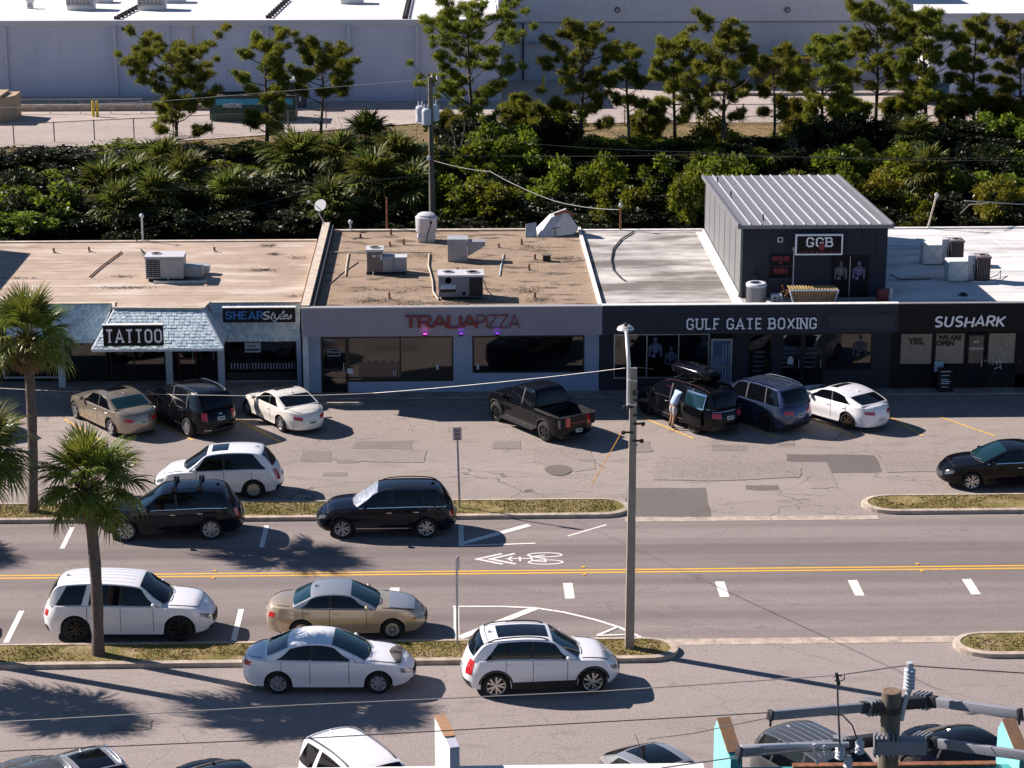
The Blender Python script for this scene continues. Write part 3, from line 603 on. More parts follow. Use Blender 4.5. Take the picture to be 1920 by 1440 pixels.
blk('sign_panel',Cb,m_char2,15.16,17.8,86.785,86.799,2.93,3.5,label='lighter repainted grey panel')
S=thing('sign_lettering','white slab letters GULF GATE BOXING on charcoal fascia','sign',(12,YF,3.2))
lettering(S,'GULF GATE BOXING',9.44,14.62,2.96,3.44,YF,pbr('white_letter',(0.86,0.88,0.92),.5),'slab',.155,.36,serif=.19,depth=.05,space=.5)
for i in range(7): obj('roof_lap',MB().bar((6.25,88.6+2.05*i,3.603),(11.5,88.6+2.05*i,3.603),.04,.012),m_wcop,Cb,world=True)
# upper block
tz0,tz1,tzb=3.6,6.62,6.22; TX0,TX1,TY0,TY1=11.93,17.93,89.5,102.6
def wallpoly(name,pts_,mat): return obj(name,MB().add(pts_,[tuple(range(len(pts_)))]),mat,Cb,world=True)
wallpoly('tower_front',[(TX0,TY0,tz0),(TX1,TY0,tz0),(TX1,TY0,tz1),(TX0,TY0,tz1)],m_char)
wallpoly('tower_side',[(TX1,TY0,tz0),(TX1,TY1,tz0),(TX1,TY1,tzb),(TX1,TY0,tz1)],m_shut); wallpoly('tower_back',[(TX0,TY1,tz0),(TX1,TY1,tz0),(TX1,TY1,tzb),(TX0,TY1,tzb)],m_shut)
zz_at=lambda y: tz1+(tzb-tz1)*(y-TY0)/(TY1-TY0)
ys=[TY0+(TY1-TY0)*i/7 for i in range(8)]
for i,(a,b) in enumerate(zip(ys,ys[1:])):
    d=.006*(i%2); obj('side_panel',MB().add([(TX0-d,a+.02,tz0),(TX0-d,b-.02,tz0),(TX0-d,b-.02,zz_at(b)),(TX0-d,a+.02,zz_at(a))],[(0,1,2,3)]),m_shut,Cb,world=True)
    obj('panel_joint',MB().box(TX0-.02,TX0+.01,b-.02,b+.02,tz0,zz_at(b)-.02),m_met,Cb,world=True)
blk('corner_post',Cb,m_shut,TX0-.04,TX0+.05,TY0-.04,TY0+.05,tz0,tz1); 
for i in range(9): blk('front_batten',Cb,m_char,TX0+.6+i*.62,TX0+.63+i*.62,TY0-.015,TY0-.001,tz0,tz1-.1)
ns=14; wd=(TX1-TX0+.24)/ns
for i in range(ns):
    xa=TX0-.12+i*wd; P=MB().slab((xa,TY0-.15,tz1+.02),(xa+wd-.004,TY0-.15,tz1+.02),(xa+wd-.004,TY1+.1,tzb+.02),(xa,TY1+.1,tzb+.02),-.03)
    obj('roof_panel',P,m_met,Cb,world=True)
    if i: obj('roof_seam',MB().bar((xa,TY0-.16,tz1+.075),(xa,TY1+.1,tzb+.075),.045,.05),m_seam,Cb,world=True)
obj('roof_trim',MB().bar((TX0-.15,TY0-.2,tz1+.03),(TX0-.15,TY1+.12,tzb+.03),.1,.16).bar((TX1+.15,TY0-.2,tz1+.03),(TX1+.15,TY1+.12,tzb+.03),.1,.16).bar((TX0-.2,TY0-.2,tz1-.01),(TX1+.2,TY0-.2,tz1-.01),.08,.15),m_met,Cb,world=True)
for y,x in ((100.6,TX0+.3),(96.5,TX0+.4),(90.5,TX0+1.0)): obj('roof_vent',MB().lathe([(.06,0),(.03,.05),(.03,.26),(.0,.28)],(x,y,zz_at(y)+.04),8),m_blk,Cb,world=True)
obj('base_flashing',MB().slab((TX0-.42,TY0-2.3,3.615),(TX0-.0,TY0-2.3,3.615),(TX0-.0,TY1,3.615),(TX0-.42,TY1,3.615),-.012),m_wcop,Cb,world=True)
obj('base_upstand',MB().box(TX0-.1,TX0-.05,TY0,TY1,3.6,3.78),m_wcop,Cb,world=True)
window(Cb,13.12,14.0,4.45,5.42,TY0-.01,m_blk,m_blk,.05,name='tower_window'); blk('window_sill',Cb,m_char2,13.05,14.05,TY0-.14,TY0-.02,4.36,4.44); blk('window_rail',Cb,m_char2,13.12,14.0,TY0-.12,TY0-.095,4.93,4.97)
mr=pbr('poster_red',(0.24,0.02,0.04),.6)
for t,z,s_ in (('HOUSE',5.24,.26),('OF',5.06,.12),('PAIN',4.72,.30)): font_text(Cb,t,13.56,z,s_,TY0-.05,mr,'window_lettering',bold=.012,sx=.85)
window(Cb,15.7,17.2,3.62,5.36,TY0-.01,m_blk,m_blk,.05,mull=(16.42,),name='tower_door',depth=.05); blk('door_mullion',Cb,m_alu,16.40,16.43,TY0-.09,TY0-.065,3.65,5.33)
figure(Cb,16.05,3.95,1.2,TY0-.045,('poster_grey',(0.15,0.14,0.16)),seed=3); figure(Cb,16.8,3.95,1.2,TY0-.045,('poster_violet',(0.15,0.13,0.24)),seed=4)
sl_=thing('wall_light','small square wall light on the upper block of the boxing gym','light',(13.5,TY0-.05,6.05)); obj('casing',MB().box(-.11,.11,-.06,.04,-.11,.11),m_wpost,sl_,bevel=.015); obj('lens',MB().box(-.06,.06,-.068,-.061,-.06,.06),m_blk,sl_)
Sg=thing('box_sign','black sign with white frame and letters GGB above the gym roof','sign',(15.05,TY0-.35,5.9))
obj('sign_board',MB().box(-.93,.93,-.06,.06,-.40,.40),m_blk,Sg)
f=MB(); f.box(-.97,.97,-.08,.08,.37,.43); f.box(-.97,.97,-.08,.08,-.43,-.37); f.box(-.97,-.91,-.08,.08,-.37,.37); f.box(.91,.97,-.08,.08,-.37,.37)
obj('sign_frame',f,pbr('white_letter',(0,0,0)),Sg); obj('bracket',MB().bar((-.9,.08,.1),(-.9,.34,.1),.04).bar((.9,.08,.1),(.9,.34,.1),.04),m_alu,Sg)
lettering(Sg,'GGB',14.52,15.55,5.80,6.22,TY0-.415,pbr('white_letter',(0,0,0)),'slab',.17,.34,serif=.18,depth=.012)
obj('glove_emblem',MB().add([(q[0],-.10,q[1]) for q in ((.03,-.22),(.2,-.22),(.22,-.1),(.2,.04),(.1,.1),(.02,.0),(-.03,-.06))],[tuple(range(7))]),mr,Sg)
sm=MB(); rnd=random.Random(2); x=-.82
while x<.8:
    w_=rnd.uniform(.015,.03); sm.box(x,x+w_,-.075,-.065,-.32,-.27); x+=w_+(.012 if rnd.random()<.85 else .09)
obj('small_lettering',sm,mr,Sg,kind='stuff')
pp=thing('wall_pipe','thin pale conduit standing beside the GGB sign','pipe',(14.08,TY0-.1,3.6)); obj('conduit',MB().tube([(0,0,0),(0,0,2.0)],.025),m_wpost,pp); obj('cap',MB().lathe([(.05,2.0),(.06,2.12),(0,2.16)],n=10),m_wpost,pp)
# ---------- sushi building
D=thing('shop_building','white roofed sushi shop with black fascia at the right end','building',(25,95,0))
blk('roof',D,m_roofD,17.98,60,87.1,103.1,3.3,3.6); blk('roof_edge',D,m_wcop,18.1,60,103.1,103.35,2.6,3.66)
blk('wall',D,m_dark,17.97,60,88.32,103.0,0,3.3)
wl=MB()
for x0,x1,z0,z1 in ((18.0,18.35,0,2.8),(18.35,60,2.42,2.8),(18.35,19.75,0,.62),(19.72,19.8,.6,2.5),(21.05,21.15,.6,2.5),(21.9,21.97,0,2.5),(23.2,24.0,0,2.8),(21.95,60,0,.62),(19.8,21.1,0,.6)): wl.box(x0,x1,88.2,88.3,z0,z1)
obj('front_wall',wl,m_blk,D,world=True)
window(D,18.35,19.75,.62,2.42,88.27,m_blk); window(D,19.8,21.08,.62,2.42,88.27,m_blk); door(D,21.13,21.93,.05,2.35,88.27,m_blk); window(D,21.97,23.2,.62,2.42,88.27,m_blk); window(D,24,26,.62,2.42,88.27,m_blk)
mf=pbr('window_film',(0.20,0.185,0.165),.35,spec=.8,var=.12,scale=2); mfb=pbr('film_print',(0.012,0.012,0.015),.6)
for x0,x1,z0 in ((18.42,19.7,1.08),(19.86,21.02,1.08),(21.25,21.82,1.08),(22.03,23.12,1.08)): blk('window_film',D,mf if x0!=21.25 else pbr('door_film',(0.12,0.10,0.085),.4),x0,x1,88.205,88.215,z0,2.34)
for t,x,z,s_ in (('YES,',19.05,2.02,.36),('WE ARE',20.42,2.17,.26),('OPEN',20.24,1.93,.28)): font_text(D,t,x,z,s_,88.20,mfb,'window_lettering',bold=.02)
font_text(D,'SUSHARK',21.53,1.7,.14,88.2,pbr('white_letter',(0,0,0)),'door_lettering'); 
wt=MB(); 
for x in (21.46,21.58): wt.box(x-.04,x+.04,88.19,88.2,1.95,2.05)
obj('door_print',wt,m_wpost,D,world=True)
rnd=random.Random(9); dots=MB()
for i in range(46):
    x=rnd.gauss(22.5,.25); z=max(.7,rnd.gauss(1.2,.3)); r=rnd.uniform(.01,.028); dots.box(x-r,x+r,88.19-.0005*i,88.2,z-r,z+r)
obj('flower_decals',dots,m_wpost,D,world=True,kind='stuff')
blk('fascia',D,m_blk,17.97,60,86.8,86.98,2.78,3.95); blk('fascia_cap',D,pbr('grey_cap',(0.2,0.2,0.22),.6),17.98,60,86.76,87.0,3.95,3.98); blk('soffit',D,m_blk,17.97,60,86.98,88.2,2.8,2.84)
S=thing('sign_lettering','white brush style letters SUSHARK on black fascia','sign',(20.8,YF,3.2))
lettering(S,'SUSHARK',19.42,22.2,2.98,3.46,YF+.0,pbr('white_letter',(0,0,0)),'round',.17,.26,slant=.16,depth=.05,jit=.05)
for i in range(8): obj('roof_lap',MB().bar((18.0,88.3+1.9*i,3.603),(60,88.3+1.9*i,3.603),.04,.012),m_wcop,D,world=True)
obj('roof_lap',MB().bar((25.2,87.1,3.604),(25.2,103,3.604),.12,.014),m_roofD,D,world=True)
# ---------- hung box signs
def boxsign(label,x0,x1,z0,z1,Y,lean=0.0,top=m_wcop):
    cx,cz=(x0+x1)/2,(z0+z1)/2; T=thing('box_sign',label,'sign',(cx,Y,cz)); w_,h_=(x1-x0)/2,(z1-z0)/2
    obj('sign_board',MB().box(-w_,w_,-.06,.14,-h_,h_),m_blk,T); obj('sign_cap',MB().box(-w_-.02,w_+.02,-.08,.16,h_,h_+.035),top,T); return T
T=boxsign('black box sign with white western letters TATTOO on shingle mansard',-13.72,-11.36,2.62,3.46,86.15)
lettering(T,'TATTOO',-13.62,-11.46,2.74,3.32,86.09,pbr('cream_letter',(0.86,0.84,0.86),.5),'slab',.17,.36,serif=.15,depth=.015)
obj('bracket',MB().bar((-1.15,.1,.45),(-1.0,.75,.75),.03).bar((1.15,.1,.45),(1.2,.75,.75),.03),m_wpost,T)
T=boxsign('black box sign with blue and white letters SHEAR Styles',-9.2,-6.28,3.02,3.62,88.25)
lettering(T,'SHEAR',-9.08,-7.62,3.16,3.50,88.18,pbr('blue_letter',(0.03,0.17,0.50),.5),'slab',.16,.28,serif=.16,depth=.012)
lettering(T,'S',-7.6,-7.34,3.13,3.50,88.18,m_wpost,'round',.17,.1,slant=.25,depth=.012)
lettering(T,'tyles',-7.30,-6.42,3.14,3.50,88.18,m_wpost,'round',.10,.04,slant=.25,depth=.012)
# sandwich board and parked things at the shop fronts
T=thing('sandwich_board','black sandwich board with chalk writing standing before the sushi shop','sign',(20.2,87.75,.045))
obj('board',MB().slab((-.3,-.2,0),(.3,-.2,0),(.3,0,1.0),(-.3,0,1.0),.03),m_blk,T); obj('board',MB().slab((.3,.2,0),(-.3,.2,0),(-.3,0,1.0),(.3,0,1.0),.03),m_blk,T)
cm=MB()
for k,z in enumerate((.82,.66,.5,.42,.34,.2)): cm.box(-.2+.03*(k%2),.2-.05*(k%3),-.24+z*.2-.002,-.232+z*.2,z,z+.035)
obj('chalk_lines',cm,m_wpost,T)
T=obj('window_notice',MB().box(19.82,20.2,88.12,88.13,.75,1.2),pbr('notice_blue',(0.30,0.40,0.55),.6),None,label='pale blue notice sheet on the sushi shop window',category='notice')
# ================================================================ things on the roofs
m_whw=pbr('warehouse_white',(0.62,0.62,0.62),.8,var=.05)
m_hvac=pbr('hvac_grey',(0.30,0.31,0.34),.5,metal=.2,var=.08); m_hvtop=pbr('hvac_pale_top',(0.52,0.52,0.55),.5); m_hvbr=pbr('hvac_brown',(0.16,0.13,0.125),.6)
m_galv=pbr('galvanised',(0.50,0.51,0.52),.45,metal=.4,var=.12,scale=3); m_rust=pbr('rust_steel',(0.20,0.075,0.035),.8,var=.4,scale=6)
m_grille=pbr('black_grille',(0.012,0.012,0.014),.7); m_wood=pbr('weathered_wood',(0.30,0.19,0.10),.85,var=.25,scale=5)
def fan(T,x,y,z,r):
    obj('fan_guard',MB().lathe([(r,0),(r,.03),(r*.92,.03),(r*.9,.005)],(x,y,z),20),m_hvtop,T)
    f=MB().lathe([(r*.9,.008),(0,.008)],(x,y,z),20); obj('fan_well',f,m_grille,T)
    g_=MB()
    for k in range(3): q=r*.3*(k+.6); g_.lathe([(q,.026),(q+.014,.026),(q+.014,.034),(q,.034)],(x,y,z),18)
    g_.box(x-r*.9,x+r*.9,y-.01,y+.01,z+.027,z+.033); obj('fan_grille',g_,m_hvbr,T)
Z=3.6
# unit on the beige roof
T=thing('air_conditioner','grey packaged air conditioner alone on the beige roof','air conditioner',(-12.05,93.6,Z))
obj('curb',MB().box(-.75,.85,-.5,.55,0,.14),m_grille,T); obj('casing',MB().box(-.85,.75,-.55,.55,.14,1.05),m_hvac,T,bevel=.02); obj('lid',MB().box(-.88,.78,-.58,.58,1.052,1.10),m_hvtop,T)
lv=MB()
for i in range(9): lv.box(-.80,-.25,-.565,-.552,.22+.085*i,.27+.085*i)
for i in range(3): lv.box(-.62+.18*i,-.6+.18*i,-.572,-.566,.2,.95)
obj('louvre',lv,m_grille,T); fan(T,-.45,.05,1.1,.24); obj('drain_trap',MB().tube([(.1,-.56,.25),(.1,-.66,.2),(.1,-.66,.06),(.22,-.66,.05)],.025),m_wpost,T)
obj('duct',MB().box(.76,1.5,-.1,.5,.1,.55),m_hvac,T); obj('rear_duct',MB().box(-.3,.6,.6,1.3,.2,.9).box(.6,1.7,.75,1.25,.1,.4),m_galv,T); obj('service_panel',MB().box(-.18,.7,-.562,-.551,.2,.98),m_hvac,T)
obj('sleeper',MB().box(-.5,1.75,-.85,-.72,0,.1),m_galv,T)
# pizza roof
T=thing('air_conditioner','brown sided condenser with pale top beside a small grey plenum','air conditioner',(-2.85,94.5,Z))
obj('curb',MB().box(-.75,.95,-.4,.4,0,.12),m_grille,T); obj('casing',MB().box(-.72,-.05,-.38,.38,.12,1.02),m_hvbr,T,bevel=.015); obj('lid',MB().box(-.76,-.01,-.42,.42,1.022,1.12),m_hvtop,T); fan(T,-.38,0,1.12,.27)
obj('side_cabinet',MB().box(-.05,.4,-.36,.3,.12,.80),m_hvac,T,bevel=.01); obj('plenum',MB().box(.41,.98,-.3,.32,.1,.72),m_hvac,T,bevel=.01); obj('plenum_lid',MB().box(.39,1.0,-.32,.34,.721,.76),m_hvtop,T)
lb=MB().box(-.5,-.34,-.39,-.381,.78,.88).box(-.26,-.18,-.39,-.381,.8,.88).box(-.14,-.06,-.39,-.381,.66,.9); obj('label_plate',lb,m_wpost,T)
obj('drain_trap',MB().tube([(-.45,-.4,.2),(-.45,-.5,.15),(-.45,-.5,0)],.025),m_wpost,T)
T=thing('air_conditioner','dark twin fan rooftop air conditioner nearest the pizza fascia','air conditioner',(.42,89.9,Z))
obj('curb',MB().box(-.8,.85,-.45,.5,0,.14),m_grille,T); obj('casing',MB().box(-.9,.92,-.5,.5,.14,.98),pbr('hvac_slate',(0.16,0.17,0.22),.5,metal=.2),T,bevel=.015); obj('lid',MB().box(-.94,.96,-.54,.54,.982,1.06),m_hvtop,T); fan(T,-.5,.05,1.06,.25); fan(T,.5,0,1.06,.30)
obj('coil_grille',MB().box(.36,.9,-.515,-.502,.18,.95),m_grille,T); obj('hood',MB().slab((-.82,-.62,.5),(-.2,-.62,.5),(-.2,-.502,.66),(-.82,-.502,.66),.02),m_hvtop,T); obj('hood_slot',MB().box(-.82,-.2,-.512,-.502,.34,.48),m_grille,T)
obj('badge',MB().lathe([(.0,-.512),(.13,-.512)],(-.5,0,.83),14,'y').lathe([(0,-.512),(.07,-.512)],(.14,0,.28),10,'y'),m_wpost,T); obj('gas_pipe',MB().tube([(.95,.2,.7),(1.1,.0,.3),(1.35,-.1,.05),(1.5,-.12,.03)],.02),m_hvbr,T)
T=thing('duct_box','tall pale grey duct housing with a low side duct on gravel roof','duct',(.35,96.9,Z))
obj('casing',MB().box(-.45,.42,-.4,.4,0,1.0),m_hvac,T,bevel=.015); obj('lid',MB().box(-.47,.44,-.42,.42,1.002,1.04),m_galv,T); obj('side_duct',MB().add([(.44,-.3,.25),(.44,.3,.25),(1.2,.3,.72),(1.2,-.3,.72),(.44,-.3,.9),(.44,.3,.9),(1.2,.3,.9),(1.2,-.3,.9)],[(0,1,2,3),(4,5,6,7),(0,3,7,4),(1,2,6,5),(2,3,7,6)]),m_hvac,T)
T=thing('exhaust_fan','tall cylindrical white exhaust fan at the back of gravel roof','exhaust fan',(-1.08,101.0,Z))
obj('curb',MB().box(-.38,.38,-.38,.38,0,.45),m_galv,T,bevel=.01); obj('base_plate',MB().box(-.42,.42,-.42,.42,.22,.27),m_hvtop,T)
obj('drum',MB().lathe([(.46,.47),(.48,.5),(.50,1.16),(.47,1.18)],n=28),m_hvtop,T,smooth=True); obj('cap',MB().lathe([(.40,1.19),(.41,1.26),(.3,1.33),(0,1.36)],n=24),m_hvtop,T,smooth=True)
obj('cable',MB().tube([(.22,-.51,.95),(.2,-.52,.8),(.05,-.5,.4),(.02,-.44,.1)],.018),m_grille,T); obj('switch_box',MB().box(.18,.27,-.55,-.49,.92,1.04),m_grille,T)
# toppled hood
T=thing('fallen_vent_hood','toppled grey sheet metal vent hood with a rusty edge at the roof back','vent hood',(5.0,102.3,Z),(0,0,R(8)))
h=MB().add([(-1.0,-.5,.06),(-.55,-.55,.0),(.75,-.45,.1),(.95,-.3,.35),(-.95,.25,.3),(-.5,.5,.1),(.7,.5,.25),(.9,.4,.5),(-.35,-.2,.85),(.35,-.25,1.15),(.45,.25,1.2),(-.3,.25,.95)],
 [(0,1,8),(1,2,9,8),(2,3,9),(3,7,10,9),(4,0,8,11),(4,11,5),(5,11,10,6),(6,10,7),(8,9,10,11),(0,4,5,1),(1,5,6,2),(2,6,7,3)]); obj('hood_shell',h,m_galv,T)
obj('rusty_rim',MB().bar((.3,-.28,1.18),(.75,-.2,.95),.05,.12).bar((-.2,-.24,1.0),(.36,-.28,1.19),.05,.12),m_rust,T); obj('louvre_flap',MB().slab((-1.6,-.5,0),(-1.05,-.4,0),(-1.0,-.1,.65),(-1.5,-.15,.6),.03),m_galv,T)
obj('brace',MB().bar((-.2,-.6,.0),(-.18,-.5,.45),.03).bar((-.35,-.62,.42),(.05,-.52,.45),.03),m_grille,T)
# small pipes and litter on gravel roof
k=0
spots=[(676,447,.22,'nearest the back left corner'),(733,442,.3,'near the roof back edge'),(731,463,.25,'between the condenser and the white exhaust fan'),(757,460,.3,'just left of the white exhaust fan'),(935,465,.2,'right of the side duct'),(978,460,.3,'at the right half of the roof back'),(1003,488,.28,'beside the fallen roof cowl'),(992,508,.3,'in the middle of the right half'),(730,562,.3,'near the fascia at the left'),(1003,560,.28,'near the fascia at the right'),(858,511,.22,'behind the twin fan unit')]
for px,py,h_,where in spots:
    p=G(px,py,Z); T=thing('vent_pipe','rusty vent pipe stub on gravel roof '+where,'pipe',(p.x,p.y,Z),group='vent pipe stubs on the gravel roof')
    obj('stub',MB().lathe([(.05,0),(.05,h_)],n=9),m_rust,T); obj('flange',MB().lathe([(.13,0),(.12,.03),(.055,.06)],n=10),m_hvbr,T); k+=1
for px,py,h_,where in ((101,474,.22,'second from the left edge'),(167,472,.22,'left of the tall riser'),(402,472,.22,'right half'),(387,535,.1,'near the back')):
    p=G(px,py,Z); T=thing('vent_pipe','short brown vent pipe on beige roof '+where,'pipe',(p.x,p.y,Z),group='vent pipes on the beige roof'); obj('stub',MB().lathe([(.05,0),(.05,h_)],n=9),m_rust,T); obj('flange',MB().lathe([(.13,0),(.12,.03),(.055,.06)],n=10),m_cream,T)
p=G(1025,490,Z); T=thing('roof_cowl','black box cowl lying with debris on the gravel roof at right','cowl',(p.x,p.y,Z)); obj('cowl_body',MB().box(-.17,.17,-.14,.14,0,.28),m_grille,T,bevel=.02); obj('cowl_lid',MB().box(-.2,.2,-.17,.17,.281,.31),m_hvbr,T)
def pipe_run(label,pts_,r,mat,name='pipe_run',cat='pipe'):
    P=[G(x,y,Z)+Vector((0,0,zz_)) for x,y,zz_ in pts_]; c=P[0].copy(); m=MB().tube([p-c for p in P],r,6); o=obj(name,m,mat,None,loc=c,smooth=True); return setp(o,label,cat)
pipe_run('long pale pipe lying across the gravel roof behind the brown condenser',[(612,476,.08),(700,476,.1),(810,477,.1)],.035,m_cream)
pipe_run('curving pale hose down the gravel roof to the twin fan unit',[(805,478,.08),(803,500,.08),(811,530,.08),(812,550,.08),(822,565,.08)],.035,m_cream)
pipe_run('short pale pipe lying at the left of the gravel roof',[(654,477,.05),(650,500,.05),(648,519,.05)],.035,m_cream)
pipe_run('grey pipe lying at the right middle of the gravel roof',[(945,478,.04),(940,500,.04),(937,519,.04)],.035,m_galv)
pipe_run('dark cable snaking from the brown condenser over gravel',[(672,493,.04),(640,515,.04),(612,540,.04),(600,552,.04)],.02,m_hvbr)
pipe_run('loose dark stick lying on the beige roof',[(168,521,.05),(190,502,.05),(228,474,.05)],.035,m_rust,'stick','stick')
pipe_run('black hose curving over the worn white roof',[(1188,436,.05),(1165,450,.05),(1150,468,.05),(1146,490,.05),(1150,508,.05),(1165,524,.05),(1172,528,.05)],.035,m_grille,'hose','hose')
# leaf litter heaps
def litter(label,px,py,rx,ry,n,seed,mat,h=.08):
    c=G(px,py,Z); rs=np.random.RandomState(seed); X=rs.normal(0,rx*.45,n); Y=rs.normal(0,ry*.45,n); zb=rs.uniform(.01,h,n); a=rs.uniform(0,6.28,n); L=rs.uniform(.03,.10,n); w_=rs.uniform(.01,.03,n); tz=rs.uniform(-.04,.05,n)
    V=np.stack([np.stack([X-np.cos(a)*L,Y-np.sin(a)*L,zb],1),np.stack([X+np.sin(a)*w_,Y-np.cos(a)*w_,zb+.01],1),np.stack([X+np.cos(a)*L,Y+np.sin(a)*L,zb+np.abs(tz)],1)],1).reshape(-1,3)
    o=obj('leaf_litter',npmesh('leaf_litter',V,np.arange(3*n).reshape(-1,3),mat),None,loc=c,kind='stuff'); return setp(o,label,'leaf litter')
m_lit=pbr('dry_litter',(0.045,0.03,0.02),.95,var=.5,scale=9)
for i,(px,py,rx,ry,n) in enumerate([(700,565,1.2,.8,420),(770,570,1.0,.6,300),(790,480,.9,1.0,260),(1000,466,.8,.7,200),(1060,486,.7,.3,240),(985,545,.9,.8,260),(1010,565,.8,.5,220),(860,570,1.6,.35,380),(760,545,.9,.7,180),(680,545,1.3,.5,160),(940,580,2,.2,200)]):
    litter('scattered dry leaf litter on the gravel roof',px,py,rx,ry,n,i,m_lit)
for i,(px,py,rx,ry,n) in enumerate([(503,461,.5,.4,160),(516,477,.4,.3,160),(556,484,.5,.4,90),(490,507,.8,.35,260),(228,519,.7,.3,160),(232,540,1.3,.22,300),(40,522,1.0,.15,120),(550,556,.5,.2,70)]):
    litter('dark dry leaf litter on the beige roof',px,py,rx,ry,n,30+i,m_lit,.03)
# brown condenser etc. in front of the tower
T=thing('air_conditioner','round cream condenser beside the stacked boards on the gym roof','air conditioner',(12.42,88.3,Z))
obj('casing',MB().lathe([(.38,.05),(.40,.1),(.40,.78),(.38,.8)],n=24),m_hvac,T,smooth=True); obj('ring_top',MB().lathe([(.42,.78),(.43,.86),(.38,.92),(.26,.93),(.26,.86)],n=24),m_wpost,T,smooth=True); obj('fan_well',MB().lathe([(.26,.87),(0,.87)],n=20),m_grille,T)
fins=MB()
for k_ in range(36): a=2*math.pi*k_/36; fins.bar((.405*math.cos(a),.405*math.sin(a),.1),(.405*math.cos(a),.405*math.sin(a),.76),.012)
obj('coil_fins',fins,m_hvbr,T)
T=thing('compressor_box','small cream louvred box beside the round condenser','box',(13.2,88.0,Z)); obj('casing',MB().box(-.2,.22,-.18,.2,0,.5),m_wpost,T,bevel=.02); lv=MB()
for i in range(4): lv.box(-.16,.0,-.19,-.181,.22+.06*i,.255+.06*i); lv.box(.04,.18,-.19,-.181,.22+.06*i,.255+.06*i)
obj('louvre',lv,m_grille,T)
T=thing('picnic_bench','timber slatted lounge frame with white edge on the gym roof','bench',(14.65,87.75,Z))
for i in range(17):
    x=-.92+i*.115; obj('slat',MB().slab((x*.78,-.1,.12),(x*.78+.075,-.1,.12),(x+.085,-.2,.74),(x,-.2,.74),.02),m_wood,T)
for i in range(17): obj('slat',MB().bar((-.95+i*.118,-.18,.80),(-.95+i*.118,.55,.78),.06,.025),pbr('yellow_timber',(0.36,0.25,0.09),.8,var=.2),T)
fr=MB().bar((-.98,-.24,.76),(1.0,-.24,.76),.05).bar((-.98,-.24,.76),(-.76,-.13,.08),.05).bar((1.0,-.24,.76),(.80,-.13,.08),.05); obj('white_edge',fr,m_wpost,T)
obj('leg',MB().bar((-1.25,.1,.9),(-.9,.1,.15),.05),m_rust,T); obj('leg',MB().bar((-1.3,.2,.2),(-.85,.2,.75),.05),m_rust,T); obj('stretcher',MB().bar((-1.25,.1,.62),(-.9,.1,.74),.05),m_rust,T)
T=thing('red_crate','dark red plastic crate at the right corner of the gym roof','crate',(17.55,88.1,Z)); obj('crate_body',MB().box(-.22,.22,-.2,.2,.0,.62),pbr('dark_red_plastic',(0.12,0.01,0.02),.5),T,bevel=.02); obj('crate_rim',MB().box(-.24,.24,-.22,.22,.621,.66),pbr('dark_red_plastic',(0,0,0)),T)
T=thing('bottle_stack','small white bottle rack at the far right corner of the gym roof','rack',(17.86,87.9,Z))
for i in range(3): obj('bottle',MB().lathe([(.05,0),(.055,.02),(.055,.16),(.025,.2),(.02,.24)],(0,0,.01+.25*i),10),m_wpost,T)
lt=thing('satellite_lamp','black round lamp on a stalk against the charcoal tower','lamp',(12.52,89.3,4.4)); obj('head',MB().lathe([(0,-.03),(.12,0),(.13,.2),(.09,.26),(0,.28)],n=14),m_grille,lt,smooth=True); obj('stalk',MB().tube([(0,0,-.75),(0,0,0)],.025),m_grille,lt)
# white sushi roof condensers with plenums
def rooftop_pair(label,x,y,s=1.0):
    T=thing('air_conditioner',label,'air conditioner',(x,y,Z)); 
    obj('plenum',MB().box(-1.15,-.32,-.35,.45,.05,.9),m_whw,T,bevel=.01); obj('plenum_cross',MB().bar((-1.15,-.36,.08),(-.32,-.36,.88),.02,.012).bar((-1.15,-.362,.88),(-.32,-.362,.08),.02,.012),m_hvtop,T)
    obj('air_handler',MB().box(-.32,.02,-.2,.5,.05,1.12),m_hvtop,T,bevel=.01); obj('casing',MB().box(.03,.62,-.38,.32,.08,1.02),m_grille,T); obj('lid',MB().box(.0,.65,-.41,.35,1.021,1.1),m_hvbr,T); fan(T,.33,-.03,1.1,.24)
    for i in range(8): obj('coil_rib',MB().box(.05+.075*i,.075+.075*i,-.41,-.382,.1,1.0),m_hvbr,T)
    obj('drain_hose',MB().tube([(-.05,-.25,.7),(-.12,-.4,.6),(-.02,-.45,.15),(.2,-.44,.04)],.02),m_grille,T); obj('skid',MB().box(-.2,.85,-.55,-.45,0,.08),m_galv,T); return T
rooftop_pair('black condenser with pale plenum farther back on the white roof',21.85,95.7); rooftop_pair('black condenser with pale plenum nearer the fascia on the white roof',22.25,92.4)
pipe_run('black cable curving on the white roof to a small bracket',[(1832,520,.1),(1850,526,.06),(1870,520,.1),(1876,516,.2),(1875,526,.03)],.02,m_grille)
pipe_run('dark cable across the shaded white roof beside the tower',[(1668,516,.03),(1690,525,.03),(1745,524,.03)],.02,m_grille)
p=G(1806,554,Z); T=thing('roof_drain','black round roof drain on the white roof','drain',(p.x,p.y,Z)); obj('drain_dome',MB().lathe([(.17,0),(.16,.08),(.08,.12),(0,.13)],n=12),m_grille,T); obj('drain_ring',MB().lathe([(.24,0),(.22,.02),(.17,.022)],n=14),m_hvbr,T)
p=G(565,432,3.7); T=thing('satellite_dish','grey satellite dish on an angled arm at the roof corner','satellite dish',(-5.75,102.7,4.0))
